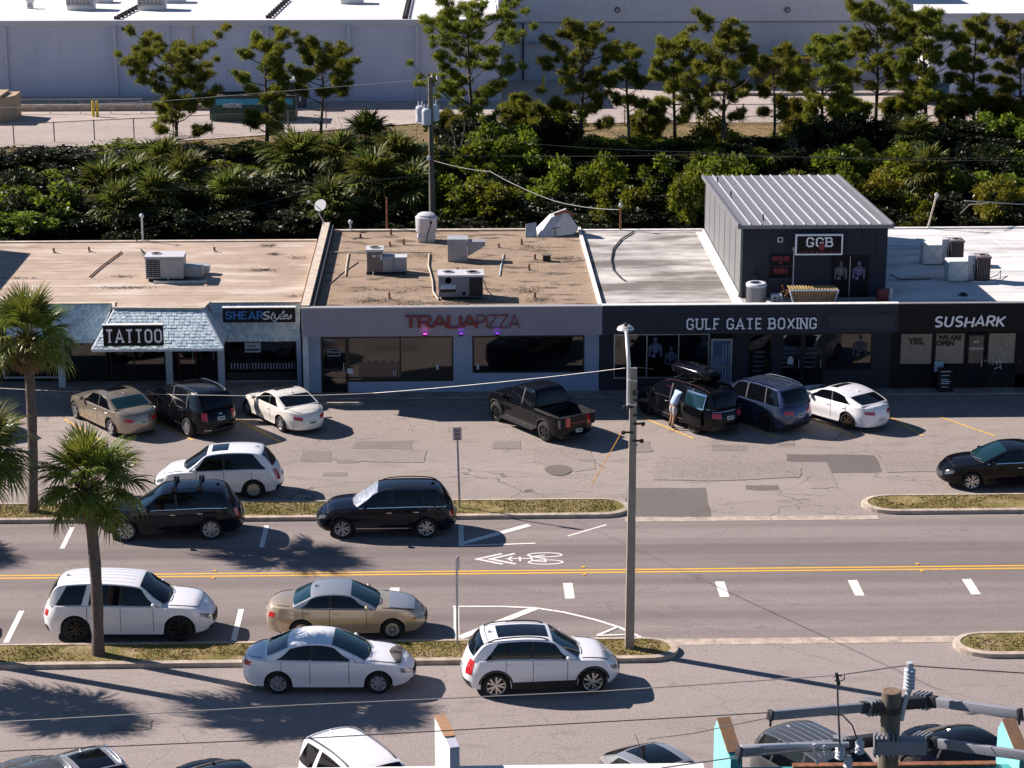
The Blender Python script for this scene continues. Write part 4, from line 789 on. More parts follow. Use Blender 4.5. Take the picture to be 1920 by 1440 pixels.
obj('mast',MB().tube([(-.05,0,-.3),(-.15,0,.25),(-.35,0,.62)],.03),m_galv,T); obj('dish',MB().lathe([(0,0),(.12,.015),(.24,.06),(.3,.1)],n=18),m_galv,T,smooth=True,loc=(-.22,-.05,.95),rot=(R(50),R(-35),0)); obj('feed_arm',MB().tube([(-.2,-.05,.8),(-.5,-.2,1.0),(-.75,-.2,1.15)],.02),m_galv,T); obj('feed_horn',MB().lathe([(.05,0),(.07,.1)],(-.78,-.2,1.12),8),m_wpost,T)
def riser(label,x,y,z,h,tilt=0,mat=m_galv,r=.045,cap=True):
    T=thing('service_mast',label,'mast',(x,y,z),(0,R(tilt),0),group=None); obj('mast',MB().tube([(0,0,-.6),(0,0,h)],r),mat,T)
    if cap: obj('weather_head',MB().lathe([(.05,h-.05),(.10,h),(.10,h+.1),(.03,h+.16)],n=10),m_galv,T,smooth=True)
    obj('bracket',MB().bar((-.03,0,h*.7),(.22,0,h*.72),.025).bar((-.03,0,h*.45),(.2,-.1,h*.5),.025),m_grille,T); return T
riser('grey service mast with weather head at the back of the beige roof',-14.1,101.3,3.6,1.15); riser('slim rusty mast behind the gravel roof',-2.95,103.6,3.6,1.55,0,m_rust,.045,False)
riser('rusty service mast carrying the cable behind the worn white roof',8.02,103.2,3.6,1.15,0,m_rust); riser('leaning pale service mast behind the white roof',22.55,103.2,3.6,1.6,12,m_cream)
riser('tiny white capped vent at the back of the gravel roof',-4.65,103.2,3.6,.42,0,m_wpost,.04)
# ================================================================ warehouse
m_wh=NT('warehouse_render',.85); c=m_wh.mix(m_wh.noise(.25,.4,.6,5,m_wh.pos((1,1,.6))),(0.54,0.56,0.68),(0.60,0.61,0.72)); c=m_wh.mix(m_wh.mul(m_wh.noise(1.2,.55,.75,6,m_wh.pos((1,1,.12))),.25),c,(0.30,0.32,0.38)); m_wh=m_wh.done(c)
br=NT('painted_block',.85); bt=br.N.new('ShaderNodeTexBrick'); bt.inputs['Scale'].default_value=1; bt.inputs['Color1'].default_value=(0.42,0.45,0.52,1); bt.inputs['Color2'].default_value=(0.46,0.49,0.56,1); bt.inputs['Mortar'].default_value=(0.37,0.39,0.46,1); bt.inputs['Mortar Size'].default_value=.012; bt.inputs['Brick Width'].default_value=.45; bt.inputs['Row Height'].default_value=.22
cx=br.N.new('ShaderNodeSeparateXYZ'); cb=br.N.new('ShaderNodeCombineXYZ'); br.L(br.g.outputs['Position'],cx.inputs[0]); br.L(cx.outputs[0],cb.inputs[0]); br.L(cx.outputs[2],cb.inputs[1]); br.L(cb.outputs[0],bt.inputs[0]); m_block=br.done(bt.outputs[0])
m_whw=pbr('warehouse_white',(0.62,0.62,0.62),.8,var=.05); m_pil=pbr('pilaster_paint',(0.52,0.54,0.61),.8); m_yb=pbr('yellow_paint',(0.60,0.42,0.02),.6)
Wb=thing('warehouse','long white roofed warehouse with shaded blue grey walls behind the trees','building',(0,200,0))
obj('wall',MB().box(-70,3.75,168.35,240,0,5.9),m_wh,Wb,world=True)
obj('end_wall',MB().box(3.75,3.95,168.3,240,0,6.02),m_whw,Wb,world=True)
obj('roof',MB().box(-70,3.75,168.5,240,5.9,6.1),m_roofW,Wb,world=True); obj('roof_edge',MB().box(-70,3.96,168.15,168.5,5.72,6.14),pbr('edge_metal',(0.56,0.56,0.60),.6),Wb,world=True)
for px in (12,217,317,502,655,783):
    p=AY(px,120,168.2); obj('downpipe',MB().box(p.x-.13,p.x+.13,168.05,168.33,.15,5.72),m_pil,Wb,world=True)
p=AY(362,80,168.2); obj('conduit',MB().box(p.x-.05,p.x+.05,168.2,168.34,3.0,5.7).box(p.x-.05,p.x+.5,168.2,168.34,2.9,3.0),m_cream,Wb,world=True)
for px,py,wl_ in ((233,55,'leftmost'),(515,55,'middle'),(802,54,'rightmost')):
    p=AY(px,py,168.2); T=thing('wall_lamp',wl_+' of three small dark wall pack lamps on the warehouse wall','lamp',p,group='wall pack lamps on the warehouse'); obj('housing',MB().box(-.16,.16,-.1,.12,-.08,.08),m_grille,T,bevel=.03); obj('hood',MB().slab((-.2,-.22,.02),(.2,-.22,.02),(.2,.1,.12),(-.2,.1,.12),.02),m_grille,T)
R2=thing('warehouse','taller painted block warehouse wing right of the white roof','building',(20,200,0))
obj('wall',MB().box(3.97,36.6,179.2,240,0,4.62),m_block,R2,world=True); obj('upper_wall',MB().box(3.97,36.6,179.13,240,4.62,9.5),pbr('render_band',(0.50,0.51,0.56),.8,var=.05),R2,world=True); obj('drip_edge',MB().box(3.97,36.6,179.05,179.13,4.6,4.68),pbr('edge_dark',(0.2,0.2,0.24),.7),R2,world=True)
p=AY(981,70,179.1); obj('downpipe',MB().box(p.x-.06,p.x+.06,178.98,179.13,.1,4.6),m_grille,R2,world=True)
for px,wl_ in ((1158,'left'),(1477,'right')):
    p=AY(px,19,179.0); T=thing('wall_vent',wl_+' one of two round louvre vents on the upper warehouse wall','vent',p,group='round vents on the warehouse wing'); obj('ring',MB().lathe([(.22,-.02),(.22,.12)],n=14,axis='y'),m_grille,T); obj('louvre',MB().lathe([(0,-.04),(.15,-.03)],n=12,axis='y'),m_hvac,T)
for px,py in ((1010,80),(1130,78)):
    p=AY(px,py,179.0); obj('awning_bar',MB().box(p.x-.9,p.x+1.4,178.7,179.18,p.z-.05,p.z+.07),pbr('awning_blue',(0.18,0.25,0.33),.6),R2,world=True)
R3=thing('warehouse','nearer warehouse wing with sunlit white side wall at the far right','building',(50,200,0))
pz=AY(1745,26,170).z
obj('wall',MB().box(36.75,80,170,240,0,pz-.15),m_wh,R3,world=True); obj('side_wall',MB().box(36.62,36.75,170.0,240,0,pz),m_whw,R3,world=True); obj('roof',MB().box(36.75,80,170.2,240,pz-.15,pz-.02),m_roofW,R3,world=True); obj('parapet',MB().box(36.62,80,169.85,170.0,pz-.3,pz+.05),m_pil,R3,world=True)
obj('wall_band',MB().box(36.8,80,169.93,169.99,4.2,4.28),m_pil,R3,world=True)
# roof equipment of the warehouse
def roofbox(px,py,w_,d,h,label,skirt=True):
    p=G(px,py,6.1); T=thing('roof_unit',label,'roof unit',(p.x,p.y+d/2,6.1)); obj('curb',MB().lathe([(w_*.55,0),(w_*.5,.25),(w_*.48,.5)],n=4),m_whw,T) if False else obj('curb',MB().box(-w_/2,w_/2,-d/2,d/2,0,.38),m_whw,T,bevel=.05)
    obj('casing',MB().box(-w_/2-.05,w_/2+.05,-d/2-.05,d/2+.05,.39,h),m_hvac,T,bevel=.02); lv=MB()
    for i in range(int(w_/.3)): 
        for j in range(3): lv.box(-w_/2+.08+i*.3,-w_/2+.28+i*.3,-d/2-.07,-d/2-.052,.48+j*.3,.66+j*.3)
    obj('louvre',lv,m_hvbr,T)
roofbox(150,20,2.0,1.6,1.5,'left of two louvred fan units at the warehouse roof front'); roofbox(284,20,2.0,1.6,1.5,'right of two louvred fan units at the warehouse roof front'); roofbox(320,6,2.2,1.4,.7,'low white box behind the right louvred fan unit on the warehouse roof'); roofbox(660,8,1.8,1.4,.9,'pale box at the top of the warehouse roof near the ladder track'); roofbox(190,6,1.6,1.2,.5,'low pale box between the two louvred fan units on the warehouse roof')
T=thing('roof_vent','small white louvred vent cap on the warehouse roof left','vent',G(57,16,6.1)); obj('stack',MB().box(-.22,.22,-.2,.2,0,.5),m_whw,T); obj('cap',MB().box(-.3,.3,-.28,.28,.52,.72),m_whw,T,bevel=.05); obj('louvre',MB().box(-.15,.15,-.215,-.205,.1,.45),m_hvac,T)
for a,b,lab in (((220,36),(272,8),'left black cable track climbing the warehouse roof'),((504,34),(538,2),'middle black cable track climbing the warehouse roof'),((760,35),(768,0),'right black cable track climbing the warehouse roof')):
    A_=G(*a,6.1); B_=G(*b,6.1); T=thing('cable_track',lab,'cable track',A_); n=9
    for i in range(n): 
        q=(B_-A_)*(i/(n-1)); obj('block',MB().box(q.x-.22,q.x+.22,q.y-.25,q.y+.25,0,.22),m_grille,T)
    obj('cable',MB().tube([(0,0,.25),tuple((B_-A_)+Vector((0,0,.25)))],.05),m_grille,T)
# yard things
def bollard(px,py,lab,h=1.1):
    p=G(px,py); T=thing('bollard','yellow steel bollard '+lab,'bollard',p,group='yellow bollards in the service yard'); obj('post',MB().lathe([(.1,0),(.1,h)],n=12),m_yb,T,smooth=True,sharp=60); obj('cap',MB().lathe([(.1,h),(.08,h+.04),(0,h+.06)],n=12),m_yb,T)
for q in ((33,221,'in front of the tan storage box'),(175,219,'left one of the pair near the leftmost pine'),(183,219,'right one of the pair near the leftmost pine'),(1019,168,'in the shade behind the big pine'),(1606,150,'at the brown enclosure corner'),(372,205,'just left of the long green dumpster'),(1712,142,'at the foot of the sunlit white wall')): bollard(*q)
T=thing('dumpster','long green roll off dumpster with a blue band reading WASTE PRO','dumpster',(-13.95,159.0,.12))
hw=3.05
sh=MB().add([(-hw,0,0),(hw,0,0),(hw,0,1.62),(-hw,0,1.62),(-hw,2.3,0),(hw,2.3,0),(hw,2.3,1.62),(-hw,2.3,1.62)],[(0,1,2,3),(4,5,6,7),(0,3,7,4),(1,2,6,5),(0,1,5,4)])
m_dg=pbr('dumpster_green',(0.008,0.045,0.038),.55,var=.2,scale=3); m_db=pbr('dumpster_blue',(0.02,0.24,0.38),.5,var=.1)
obj('body',sh,m_dg,T); obj('blue_band',MB().box(-hw+.1,hw-.2,-.02,-.003,1.08,1.52),m_db,T); obj('rim',MB().box(-hw-.05,hw+.05,-.06,.08,1.62,1.72).box(-hw-.05,hw+.05,2.25,2.36,1.62,1.72).box(-hw-.05,-hw+.06,.08,2.25,1.62,1.72).box(hw-.06,hw+.05,.08,2.25,1.62,1.72),m_grille,T)
obj('contents',MB().grid(lambda u,v:(-hw+.05+u*(2*hw-.1),.08+v*2.15,1.45+.14*math.sin(u*19)*math.cos(v*7+u*5)),24,6),pbr('debris',(0.05,0.035,0.03),.9,var=.5,scale=4),T)
for i in range(9): obj('side_rib',MB().box(-hw+.2+i*.7,-hw+.27+i*.7,-.05,-.004,.12,1.05),m_dg,T)
for x in (-2.4,2.4): obj('roller',MB().lathe([(.14,-.1),(.14,.1)],(x,.1,-.02),10,'y'),m_grille,T)
font_text(T,'WASTE PRO',-15.35,1.14,.42,158.96,m_wpost,sx=.62,bold=.012,align='CENTER'); font_text(T,'355-9600',-12.2,1.14,.36,158.96,m_wpost,sx=.62,bold=.01)
T=thing('portable_toilet','dark blue portable toilet with pale rounded roof behind the dumpster','toilet',(-11.1,165.2,0))
mpt=pbr('toilet_blue',(0.012,0.02,0.06),.5); obj('cabin',MB().box(-.58,.58,-.55,.55,.1,2.0),mpt,T,bevel=.03); obj('roof',MB().lathe([(.86,2.0),(.8,2.14),(.5,2.3),(0,2.34)],n=4),m_wpost,T,rot=(0,0,R(45)),smooth=True); obj('base',MB().box(-.6,.6,-.6,.6,0,.1),m_wpost,T); obj('door',MB().box(-.42,.42,-.57,-.553,.15,1.9),mpt,T); obj('door_sign',MB().box(-.2,.2,-.58,-.572,1.45,1.7),m_wpost,T); obj('door_sign',MB().box(.1,.22,-.58,-.572,.6,.95),m_wpost,T)
T=thing('storage_box','tan metal storage box with chamfered corner at the far left','storage box',(-33.6,158.8,0))
mt=pbr('tan_metal',(0.42,0.31,0.20),.6,var=.1); obj('body',MB().prism([(-2.5,0),(1.9,0),(2.7,1.5),(2.7,3.4),(-2.5,3.4)],0,1.75),mt,T); obj('lid',MB().prism([(-2.55,-.05),(1.93,-.05),(2.0,3.0),(-2.55,3.0)],1.76,1.95),mt,T); obj('yellow_edge',MB().bar((-2.5,-.07,1.78),(1.9,-.07,1.78),.06,.1),m_yb,T)
T=thing('railing','low grey pipe railing along the loading dock left','railing',(-25.5,163,0))
rl=MB().bar((-8,0,1.05),(3.2,0,1.05),.06).bar((-8,0,.55),(3.2,0,.55),.05); obj('rail',rl,m_hvac,T)
for i in range(6): obj('post',MB().box(-7.9+i*2.2,-7.84+i*2.2,-.03,.03,0,1.05),m_hvac,T)
obj('dock',MB().box(-34,-16,164.2,168,0,.5),m_conc,None,label='low pale concrete loading dock under the warehouse wall',category='loading dock')
for (x,y,w_,d,h,m,lab,cat) in ((26.4,176.5,4.2,2.0,2.2,pbr('yard_brown',(0.13,0.075,0.045),.8,var=.3),'brown wooden enclosure before the warehouse wing','enclosure'),(36.0,166.5,2.6,1.6,1.5,pbr('yard_blue',(0.01,0.07,0.14),.5),'teal blue dumpster half hidden by pines at right','dumpster')):
    T=thing('enclosure' if cat=='enclosure' else 'dumpster',lab,cat,(x,y,0)); obj('body',MB().box(-w_/2,w_/2,-d/2,d/2,0,h),m,T,bevel=.04); obj('rim',MB().box(-w_/2-.06,w_/2+.06,-d/2-.06,-d/2+.03,h+.003,h+.12),m if cat=='dumpster' else m_yb,T)
    for i in range(6): obj('side_rib',MB().box(-w_/2+.2+i*(w_-.4)/5-.04,-w_/2+.2+i*(w_-.4)/5+.04,-d/2-.05,-d/2-.003,.1,h-.1),m,T)
T=thing('yard_door','bluish roll up door with steps in the warehouse wing','door',(31.0,179.0,0)); obj('door_panel',MB().box(-1.4,1.4,-.06,.1,0,3.2),pbr('door_teal',(0.22,0.33,0.38),.6),T)
for i in range(7): obj('door_rib',MB().box(-1.4,1.4,-.09,-.062,.2+i*.42,.26+i*.42),pbr('door_teal',(0,0,0)),T)
obj('asphalt_strip',MB().sheet([(19.2,161),(45,168),(45,170),(22,170)],.01) if False else MB().box(20,60,170.2,171.2,0,.25),m_walk,None,label='low kerb platform in the service yard at right',category='kerb')
struct('yard_drain',MB().box(-6.1,-5.0,160.4,161.1,0,.01),m_patch)
# chain link fence
m_fp=pbr('fence_grey',(0.13,0.12,0.12),.6,metal=.4)
def fence(label,y0,x0,y1,x1,n,h=1.35):
    T=thing('chain_link_fence',label,'fence',(x0,y0,0)); L=Vector((x1-x0,y1-y0,0)); 
    obj('top_rail',MB().bar((0,0,h),(L.x,L.y,h),.045),m_fp,T)
    for i in range(n+1): q=L*(i/n); obj('post',MB().lathe([(.04,0),(.04,h+.04),(0,h+.07)],(q.x,q.y,0),6),m_fp,T)
    mm=MB(); ln=L.length; u=L.normalized(); s_=.16; k_=int(ln/s_)
    for i in range(-int(h/s_),k_):
        for dr in (1,-1):
            a0=i*s_; b0=a0+h; za,zb=(0,h) if dr>0 else (h,0); lo,hi=max(a0,0),min(b0,ln)
            if hi-lo<.05: continue
            f=lambda s_: za+(zb-za)*(s_-a0)/h
            mm.bar((u.x*lo,u.y*lo,f(lo)),(u.x*hi,u.y*hi,f(hi)),.006)
    obj('wire_mesh',mm,m_fp,T,kind='stuff')
fence('dark chain link fence between grass verge and bank at left',146.0,-42,156.5,-6,14); fence('chain link fence behind the pines at right',156.8,4,157.8,46,15)
T=thing('backflow_pipe','black backflow pipe loop beside the far left fence','pipe',(-24.9,144.7,0)); obj('loop',MB().tube([(-.5,0,0),(-.5,0,.7),(.45,0,.7),(.45,0,0)],.06),m_grille,T); obj('valve',MB().lathe([(.16,.66),(.1,.84),(0,.86)],(-.1,0,0),8),m_grille,T)
# ================================================================ vegetation
def leafmat(name,a,b,hl,rough=.5,sc=2.0,trans=.35):
    g=NT(name,rough); g.b.inputs['Specular IOR Level'].default_value=.35
    oi=g.N.new('ShaderNodeObjectInfo'); c=g.mix(g.noise(sc,.35,.65,4),a,b); c=g.mix(g.mul(g.noise(sc*7,.5,.7,2),.7),c,hl)  # hl speckles put sunlit-leaf highlights into the colour
    hs=g.N.new('ShaderNodeHueSaturation'); mr=g.N.new('ShaderNodeMapRange'); mr.inputs[3].default_value=.47; mr.inputs[4].default_value=.52; g.L(oi.outputs['Random'],mr.inputs[0]); g.L(mr.outputs[0],hs.inputs['Hue'])
    mv=g.N.new('ShaderNodeMapRange'); mv.inputs[3].default_value=.75; mv.inputs[4].default_value=1.25; g.L(oi.outputs['Random'],mv.inputs[0]); g.L(mv.outputs[0],hs.inputs['Value']); g.L(c,hs.inputs['Color'])
    g.L(hs.outputs[0],g.b.inputs['Base Color'])
    tr=g.N.new('ShaderNodeBsdfTranslucent'); g.L(hs.outputs[0],tr.inputs[0]); ms=g.N.new('ShaderNodeMixShader'); ms.inputs[0].default_value=trans
    out=g.N['Material Output']; g.L(g.b.outputs[0],ms.inputs[1]); g.L(tr.outputs[0],ms.inputs[2]); g.L(ms.outputs[0],out.inputs[0]); return g.m
m_pine=leafmat('pine_needles',(0.065,0.090,0.012),(0.20,0.21,0.018),(0.36,0.33,0.035),sc=.8,trans=.45)
m_bush=leafmat('broad_leaves',(0.035,0.062,0.008),(0.15,0.20,0.014),(0.42,0.44,0.03),sc=1.6,trans=.5)
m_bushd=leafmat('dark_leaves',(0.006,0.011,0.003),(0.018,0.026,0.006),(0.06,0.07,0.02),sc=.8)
m_bushy=leafmat('yellow_leaves',(0.10,0.11,0.012),(0.22,0.20,0.016),(0.42,0.34,0.03),sc=1.5)
m_palm=leafmat('palm_leaves',(0.070,0.110,0.014),(0.16,0.20,0.022),(0.38,0.37,0.09),sc=3,rough=.38,trans=.3)
m_palmb=leafmat('bank_palm_leaves',(0.035,0.060,0.010),(0.10,0.125,0.018),(0.36,0.33,0.09),sc=1.2,trans=.4)
m_dead=leafmat('dead_fronds',(0.14,0.085,0.04),(0.22,0.14,0.07),(0.3,0.2,0.1),sc=2)
m_bark=pbr('pine_bark',(0.075,0.058,0.05),.9,var=.4,scale=5,bump=.5,bscale=9); m_pbark=pbr('palm_bark',(0.115,0.088,0.075),.95,var=.35,scale=6,bump=.8,bscale=14,stretch=(1,1,3)); m_boot=pbr('palm_boot',(0.10,0.055,0.035),.9,var=.5,scale=6)
def needles(cent,rs,per,L,wd,up=.35):
    """tufts of thin needle triangles round each centre"""
    n=len(cent)*per; c=np.repeat(np.asarray(cent),per,0); d=rs.normal(0,1,(n,3)); d[:,2]+=up; d/=np.linalg.norm(d,axis=1)[:,None]
    s=np.cross(d,rs.normal(0,1,(n,3))); s/=np.linalg.norm(s,axis=1)[:,None]; l=rs.uniform(.6,1.1,n)[:,None]*L; st=c+d*l*.12
    V=np.stack([st-s*wd,st+s*wd,c+d*l],1).reshape(-1,3); return V,np.arange(3*n).reshape(-1,3)
def pine(label,base,h,seed,width=1.9,lean=(0,0),crown=.38,dens=1.0,bare=0):
    rs=np.random.RandomState(seed); T=thing('pine_tree',label,'pine tree',base,group='pines along the canal bank')
    P=[]; n=9; ph=rs.uniform(0,6)
    for i in range(n):
        f=i/(n-1); P.append(Vector((lean[0]*f+.16*math.sin(f*5+ph)*f,lean[1]*f+.12*math.cos(f*4+ph)*f,h*.97*f)))
    obj('trunk',MB().tube(P,[.13*h/8*(1-.8*i/(n-1))+.015 for i in range(n)],8),m_bark,T,smooth=True,sharp=80)
    br=MB(); cen=[]; nb=int(21*dens)
    def at(f): k=f*(n-1); i=min(int(k),n-2); return P[i].lerp(P[i+1],k-i)
    def pad(c,r):
        m=int(34*r/.5); q=rs.normal(0,1,(m,3)); q/=np.linalg.norm(q,axis=1)[:,None]; q*=(rs.rand(m)**.4)[:,None]*np.array([r,r,r*.55]); cen.extend([tuple(c[k]+v[k] for k in range(3)) for v in q])
    for b in range(nb):
        f=crown+(1-crown)*(b+.5*rs.rand())/nb; f=min(f,.985); a=b*2.4+rs.uniform(-.7,.7); s=at(f)
        g_=(f-crown)/(1-crown); shape=.42+.60*math.sin(math.pi*min(1,g_*.72+.18)); L=width*shape*rs.choice([rs.uniform(.45,.7),rs.uniform(.8,1.12)])
        upa=rs.uniform(.1,.8)+(.5 if f>.85 else 0); pts_=[s]; d=Vector((math.cos(a),math.sin(a)*.9,upa*.45)).normalized()
        for k in range(4): d=(d+Vector((rs.uniform(-.25,.25),rs.uniform(-.25,.25),rs.uniform(-.05,.35)))).normalized(); pts_.append(pts_[-1]+d*L/4)
        br.tube(pts_,[.05*h/8,.04*h/8,.032*h/8,.022,.012],5); pr=rs.uniform(.32,.55)
        pad(pts_[-1],pr)
        for q in range(int(3+L*1.1)):
            st=pts_[2+q%3]; a2=a+rs.uniform(-1.3,1.3); l2=L*rs.uniform(.2,.42); e=st+Vector((math.cos(a2)*l2,math.sin(a2)*l2,l2*rs.uniform(.3,1.1)))
            br.tube([st,st.lerp(e,.5)+Vector((0,0,-.04)),e],[.02,.014,.008],4); pad(e,rs.uniform(.22,.42))
    for _ in range(6): pad(P[-1]+Vector(rs.normal(0,(.5,.45,.12)))-Vector((0,0,.25)),.38)
    # a few bare dead boughs low on the trunk
    for b in range(4+bare):
        s=at(rs.uniform(.15,crown+.1)); a=rs.uniform(0,6.28); L=rs.uniform(.5,1.3); e=s+Vector((math.cos(a)*L,math.sin(a)*L,rs.uniform(-.1,.5))); br.tube([s,s.lerp(e,.5)+Vector((0,0,.12)),e],[.028,.018,.006],4)
        for q in range(3): m_=s.lerp(e,rs.uniform(.4,1)); br.tube([m_,m_+Vector(rs.normal(0,.28,3))],[.01,.004],3)
    obj('branches',br,m_bark,T)
    V,F=needles([tuple(c) for c in cen],rs,14,.36,.022); obj('needle_foliage',npmesh('needle_foliage',V,F,m_pine),None,T); return T
PL=[(330,290,85,3.2,'leftmost broad pine with low boughs left of the green dumpster',.22,1.25),(500,300,60,1.7,'slim pine rising in front of the green dumpster',.30,1.1),(602,298,95,2.1,'small crowned pine at the right end of the green dumpster',.62,.8),
 (895,290,25,3.7,'tallest widest pine beside the transformer pole',.30,1.45),(1090,290,52,2.6,'first pine right of the big pine',.30,1.15),(1178,288,80,1.3,'thin crooked pine in the middle of the row',.5,.6),(1265,280,68,2.0,'open crowned pine left of the tower roof corner',.32,.95),
 (1358,292,50,2.9,'round topped pine with a long bough to the right above the tower roof',.35,1.15),(1450,285,98,1.7,'short thin pine over the middle of the tower roof',.42,.6),(1543,270,70,2.3,'bushy pine before the brown enclosure',.18,1.3),
 (1640,250,12,2.5,'tall open pine whose crown touches the top of the photo at right',.42,1.25),(1735,268,22,2.3,'dense dark pine before the sunlit white wall',.30,1.45),(1827,262,38,1.6,'narrow pine before the teal dumpster',.25,1.0),(1912,262,45,2.1,'rightmost pine at the photo edge',.25,1.2)]
for i,(px,py,top,wd_,lab,cr,dn) in enumerate(PL):
    b=G(px,py); zt=AY(px,top,b.y).z; pine(lab,(b.x,b.y,-.05),zt-.25,11+i,wd_*1.05,(AY({3:870,8:1455,10:1650}.get(i,px),top,b.y).x-b.x,0),max(.15,cr-.10),dn,bare=6 if i in (2,3) else 0)
for i,(px,py,top_,wd_,lab) in enumerate(((1020,268,205,1.1,'young pine filling the gap left of the first pine right of the big one'),(975,262,190,1.2,'young dark pine right of the big pine trunk'),(840,272,215,.9,'young pine left of the big pine trunk'),(1215,280,205,.9,'young pine between the crooked pine and the open crowned pine'),(1500,262,195,1.1,'young pine left of the bushy pine'),
    (1590,258,190,1.1,'young pine right of the bushy pine'),(1685,258,185,1.0,'young pine left of the dense dark pine'),(1785,258,190,1.0,'young pine right of the dense dark pine'),(1875,258,185,1.0,'young pine left of the rightmost pine'))):
    b=G(px,py); pine(lab,(b.x,b.y,-.05),AY(px,top_,b.y).z-.1,90+i,wd_*1.1,(0,0),.05,1.0)
# ---- broad leaved shrubs: few meshes, many plants
def leafcloud(rs,blobs,n,L=.16):
    """n leaves spread near the surface of a set of ellipsoid clumps, sprays pointing outwards"""
    blobs=np.asarray(blobs); w_=blobs[:,3]**2; idx=rs.choice(len(blobs),n,p=w_/w_.sum()); B=blobs[idx]
    d=rs.normal(0,1,(n,3)); d/=np.linalg.norm(d,axis=1)[:,None]; r=(rs.rand(n)**.35)[:,None]*B[:,3:4]; r*= (1+.25*np.sin(d[:,0:1]*7+idx[:,None])*np.cos(d[:,2:3]*6))
    c=B[:,:3]+d*r*np.array([1,1,.85]); o=d+rs.normal(0,.55,(n,3)); o[:,2]+=.2; o/=np.linalg.norm(o,axis=1)[:,None]; s=np.cross(o,rs.normal(0,1,(n,3))); s/=np.linalg.norm(s,axis=1)[:,None]
    l=rs.uniform(.6,1.2,n)[:,None]*L; V=np.stack([c,c+o*l*.5+s*l*.3,c+o*l,c+o*l*.5-s*l*.3],1).reshape(-1,3); return V,np.arange(4*n).reshape(-1,4)
def make_bush(seed,R_=1.5,H_=3.2,n=2600,L=.25):
    rs=np.random.RandomState(seed); bl=[]
    for i in range(22):
        a=rs.uniform(0,6.28); q=rs.uniform(0,1)**.6*R_; z=H_*(.25+.7*rs.rand())*(1-.25*q/R_); bl.append((q*math.cos(a),q*math.sin(a),z,rs.uniform(.16,.48)*R_/1.5))
    V,F=leafcloud(rs,bl,n,L); st=MB()
    for b in bl[:9]: st.tube([(rs.uniform(-.2,.2),rs.uniform(-.2,.2),-.3),(b[0]*.5,b[1]*.5,b[2]*.5),(b[0],b[1],b[2])],[.05,.035,.01],5)
    return V,F,st
BM=[]
for i in range(6):
    V,F,st=make_bush(200+i,1.35+.1*i,3.0,2300+150*i); BM.append((V,F,mesh_of('stems',st,m_bark)))
bmesh_cache={}
def bush(label,px,py,Y,s,var,mat,sz=1.0,ztop=None,group='shrubs on the canal bank',cat='shrub'):
    """top of the plant at the given picture row, at distance Y"""
    zb=-.03 if Y>=144 else -.03-2.97*(144-Y)/15 if Y>129 else -1.95; zb=max(zb,-1.95)
    p=AY(px,py,Y); hh=max(1.2,p.z-zb); key=(var,mat.name)
    if key not in bmesh_cache: bmesh_cache[key]=npmesh('leaf_foliage',BM[var][0],BM[var][1],mat)
    T=thing('shrub',label,cat,(p.x,Y,zb),var*1.3+px*.1,group); T.scale=(s*1.15,s*1.15,hh/3.15)
    obj('leaf_foliage',bmesh_cache[key],None,T); obj('stems',BM[var][2],None,T); return T
rnd=random.Random(77)
# bright sunlit ones, seen singly
for i,(px,py,Y,s,v,m,l) in enumerate([
 (40,355,133,1.5,0,m_bush,'bright green shrub at the left edge behind the beige roof'),(110,345,131,1.4,1,m_bush,'bright green shrub right of the leftmost one behind the beige roof'),(20,400,128,1.5,2,m_bush,'low green shrub at the lower left corner of the bank'),
 (860,262,138,1.3,3,m_bush,'large bright shrub right of the transformer pole, upper part'),(920,235,141,1.4,0,m_bush,'tall sunlit shrub beneath the tallest pine'),(975,245,140,1.3,1,m_bush,'sunlit shrub with yellow green top right of the tallest pine'),
 (870,330,131,1.4,2,m_bush,'bright leafy shrub in front of the pole base'),(930,350,130,1.2,4,m_bush,'bright leafy shrub in the middle of the bank front'),(1010,290,134,1.2,5,m_bush,'dark green shrub left of the hanging cable'),
 (1135,285,133,1.1,0,m_bush,'bright upright shrub between the fourth and fifth pines'),(1160,330,130,1.1,3,m_bush,'bright shrub above the cable mast'),(1320,300,131,1.25,1,m_bush,'bright green shrub behind the tower left corner'),(1355,290,134,1.2,4,m_bush,'bright shrub directly behind the tower'),
 (1285,320,128,1.0,2,m_bush,'narrow green shrub left of the tower'),(1340,215,145,1.0,5,m_bushy,'yellowish shrub at the foot of the round topped pine'),(1520,308,132,.9,3,m_bush,'green shrub over the middle of the tower roof'),(1580,305,131,.9,0,m_bush,'green shrub above the right tower roof corner'),
 (1625,262,140,1.0,1,m_bushy,'yellow leaved shrub left of the dense dark pine'),(1700,270,136,1.5,2,m_bush,'broad bright shrub below the dense dark pine'),(1650,320,131,1.0,4,m_bushy,'low yellow leaved shrub behind the tower right corner'),(1710,370,128,.9,5,m_bush,'small bright shrub left of the leaning mast'),
 (1880,330,129,1.1,0,m_bushy,'yellow green shrub at the right edge above the cable'),(1760,290,134,1.2,3,m_bush,'green shrub left of the fan palm at right'),(1235,290,135,1.0,1,m_bush,'small bright shrub in the gap between the middle pines')]):
    bush(l,px,py-8,Y,s*.82,v,m)
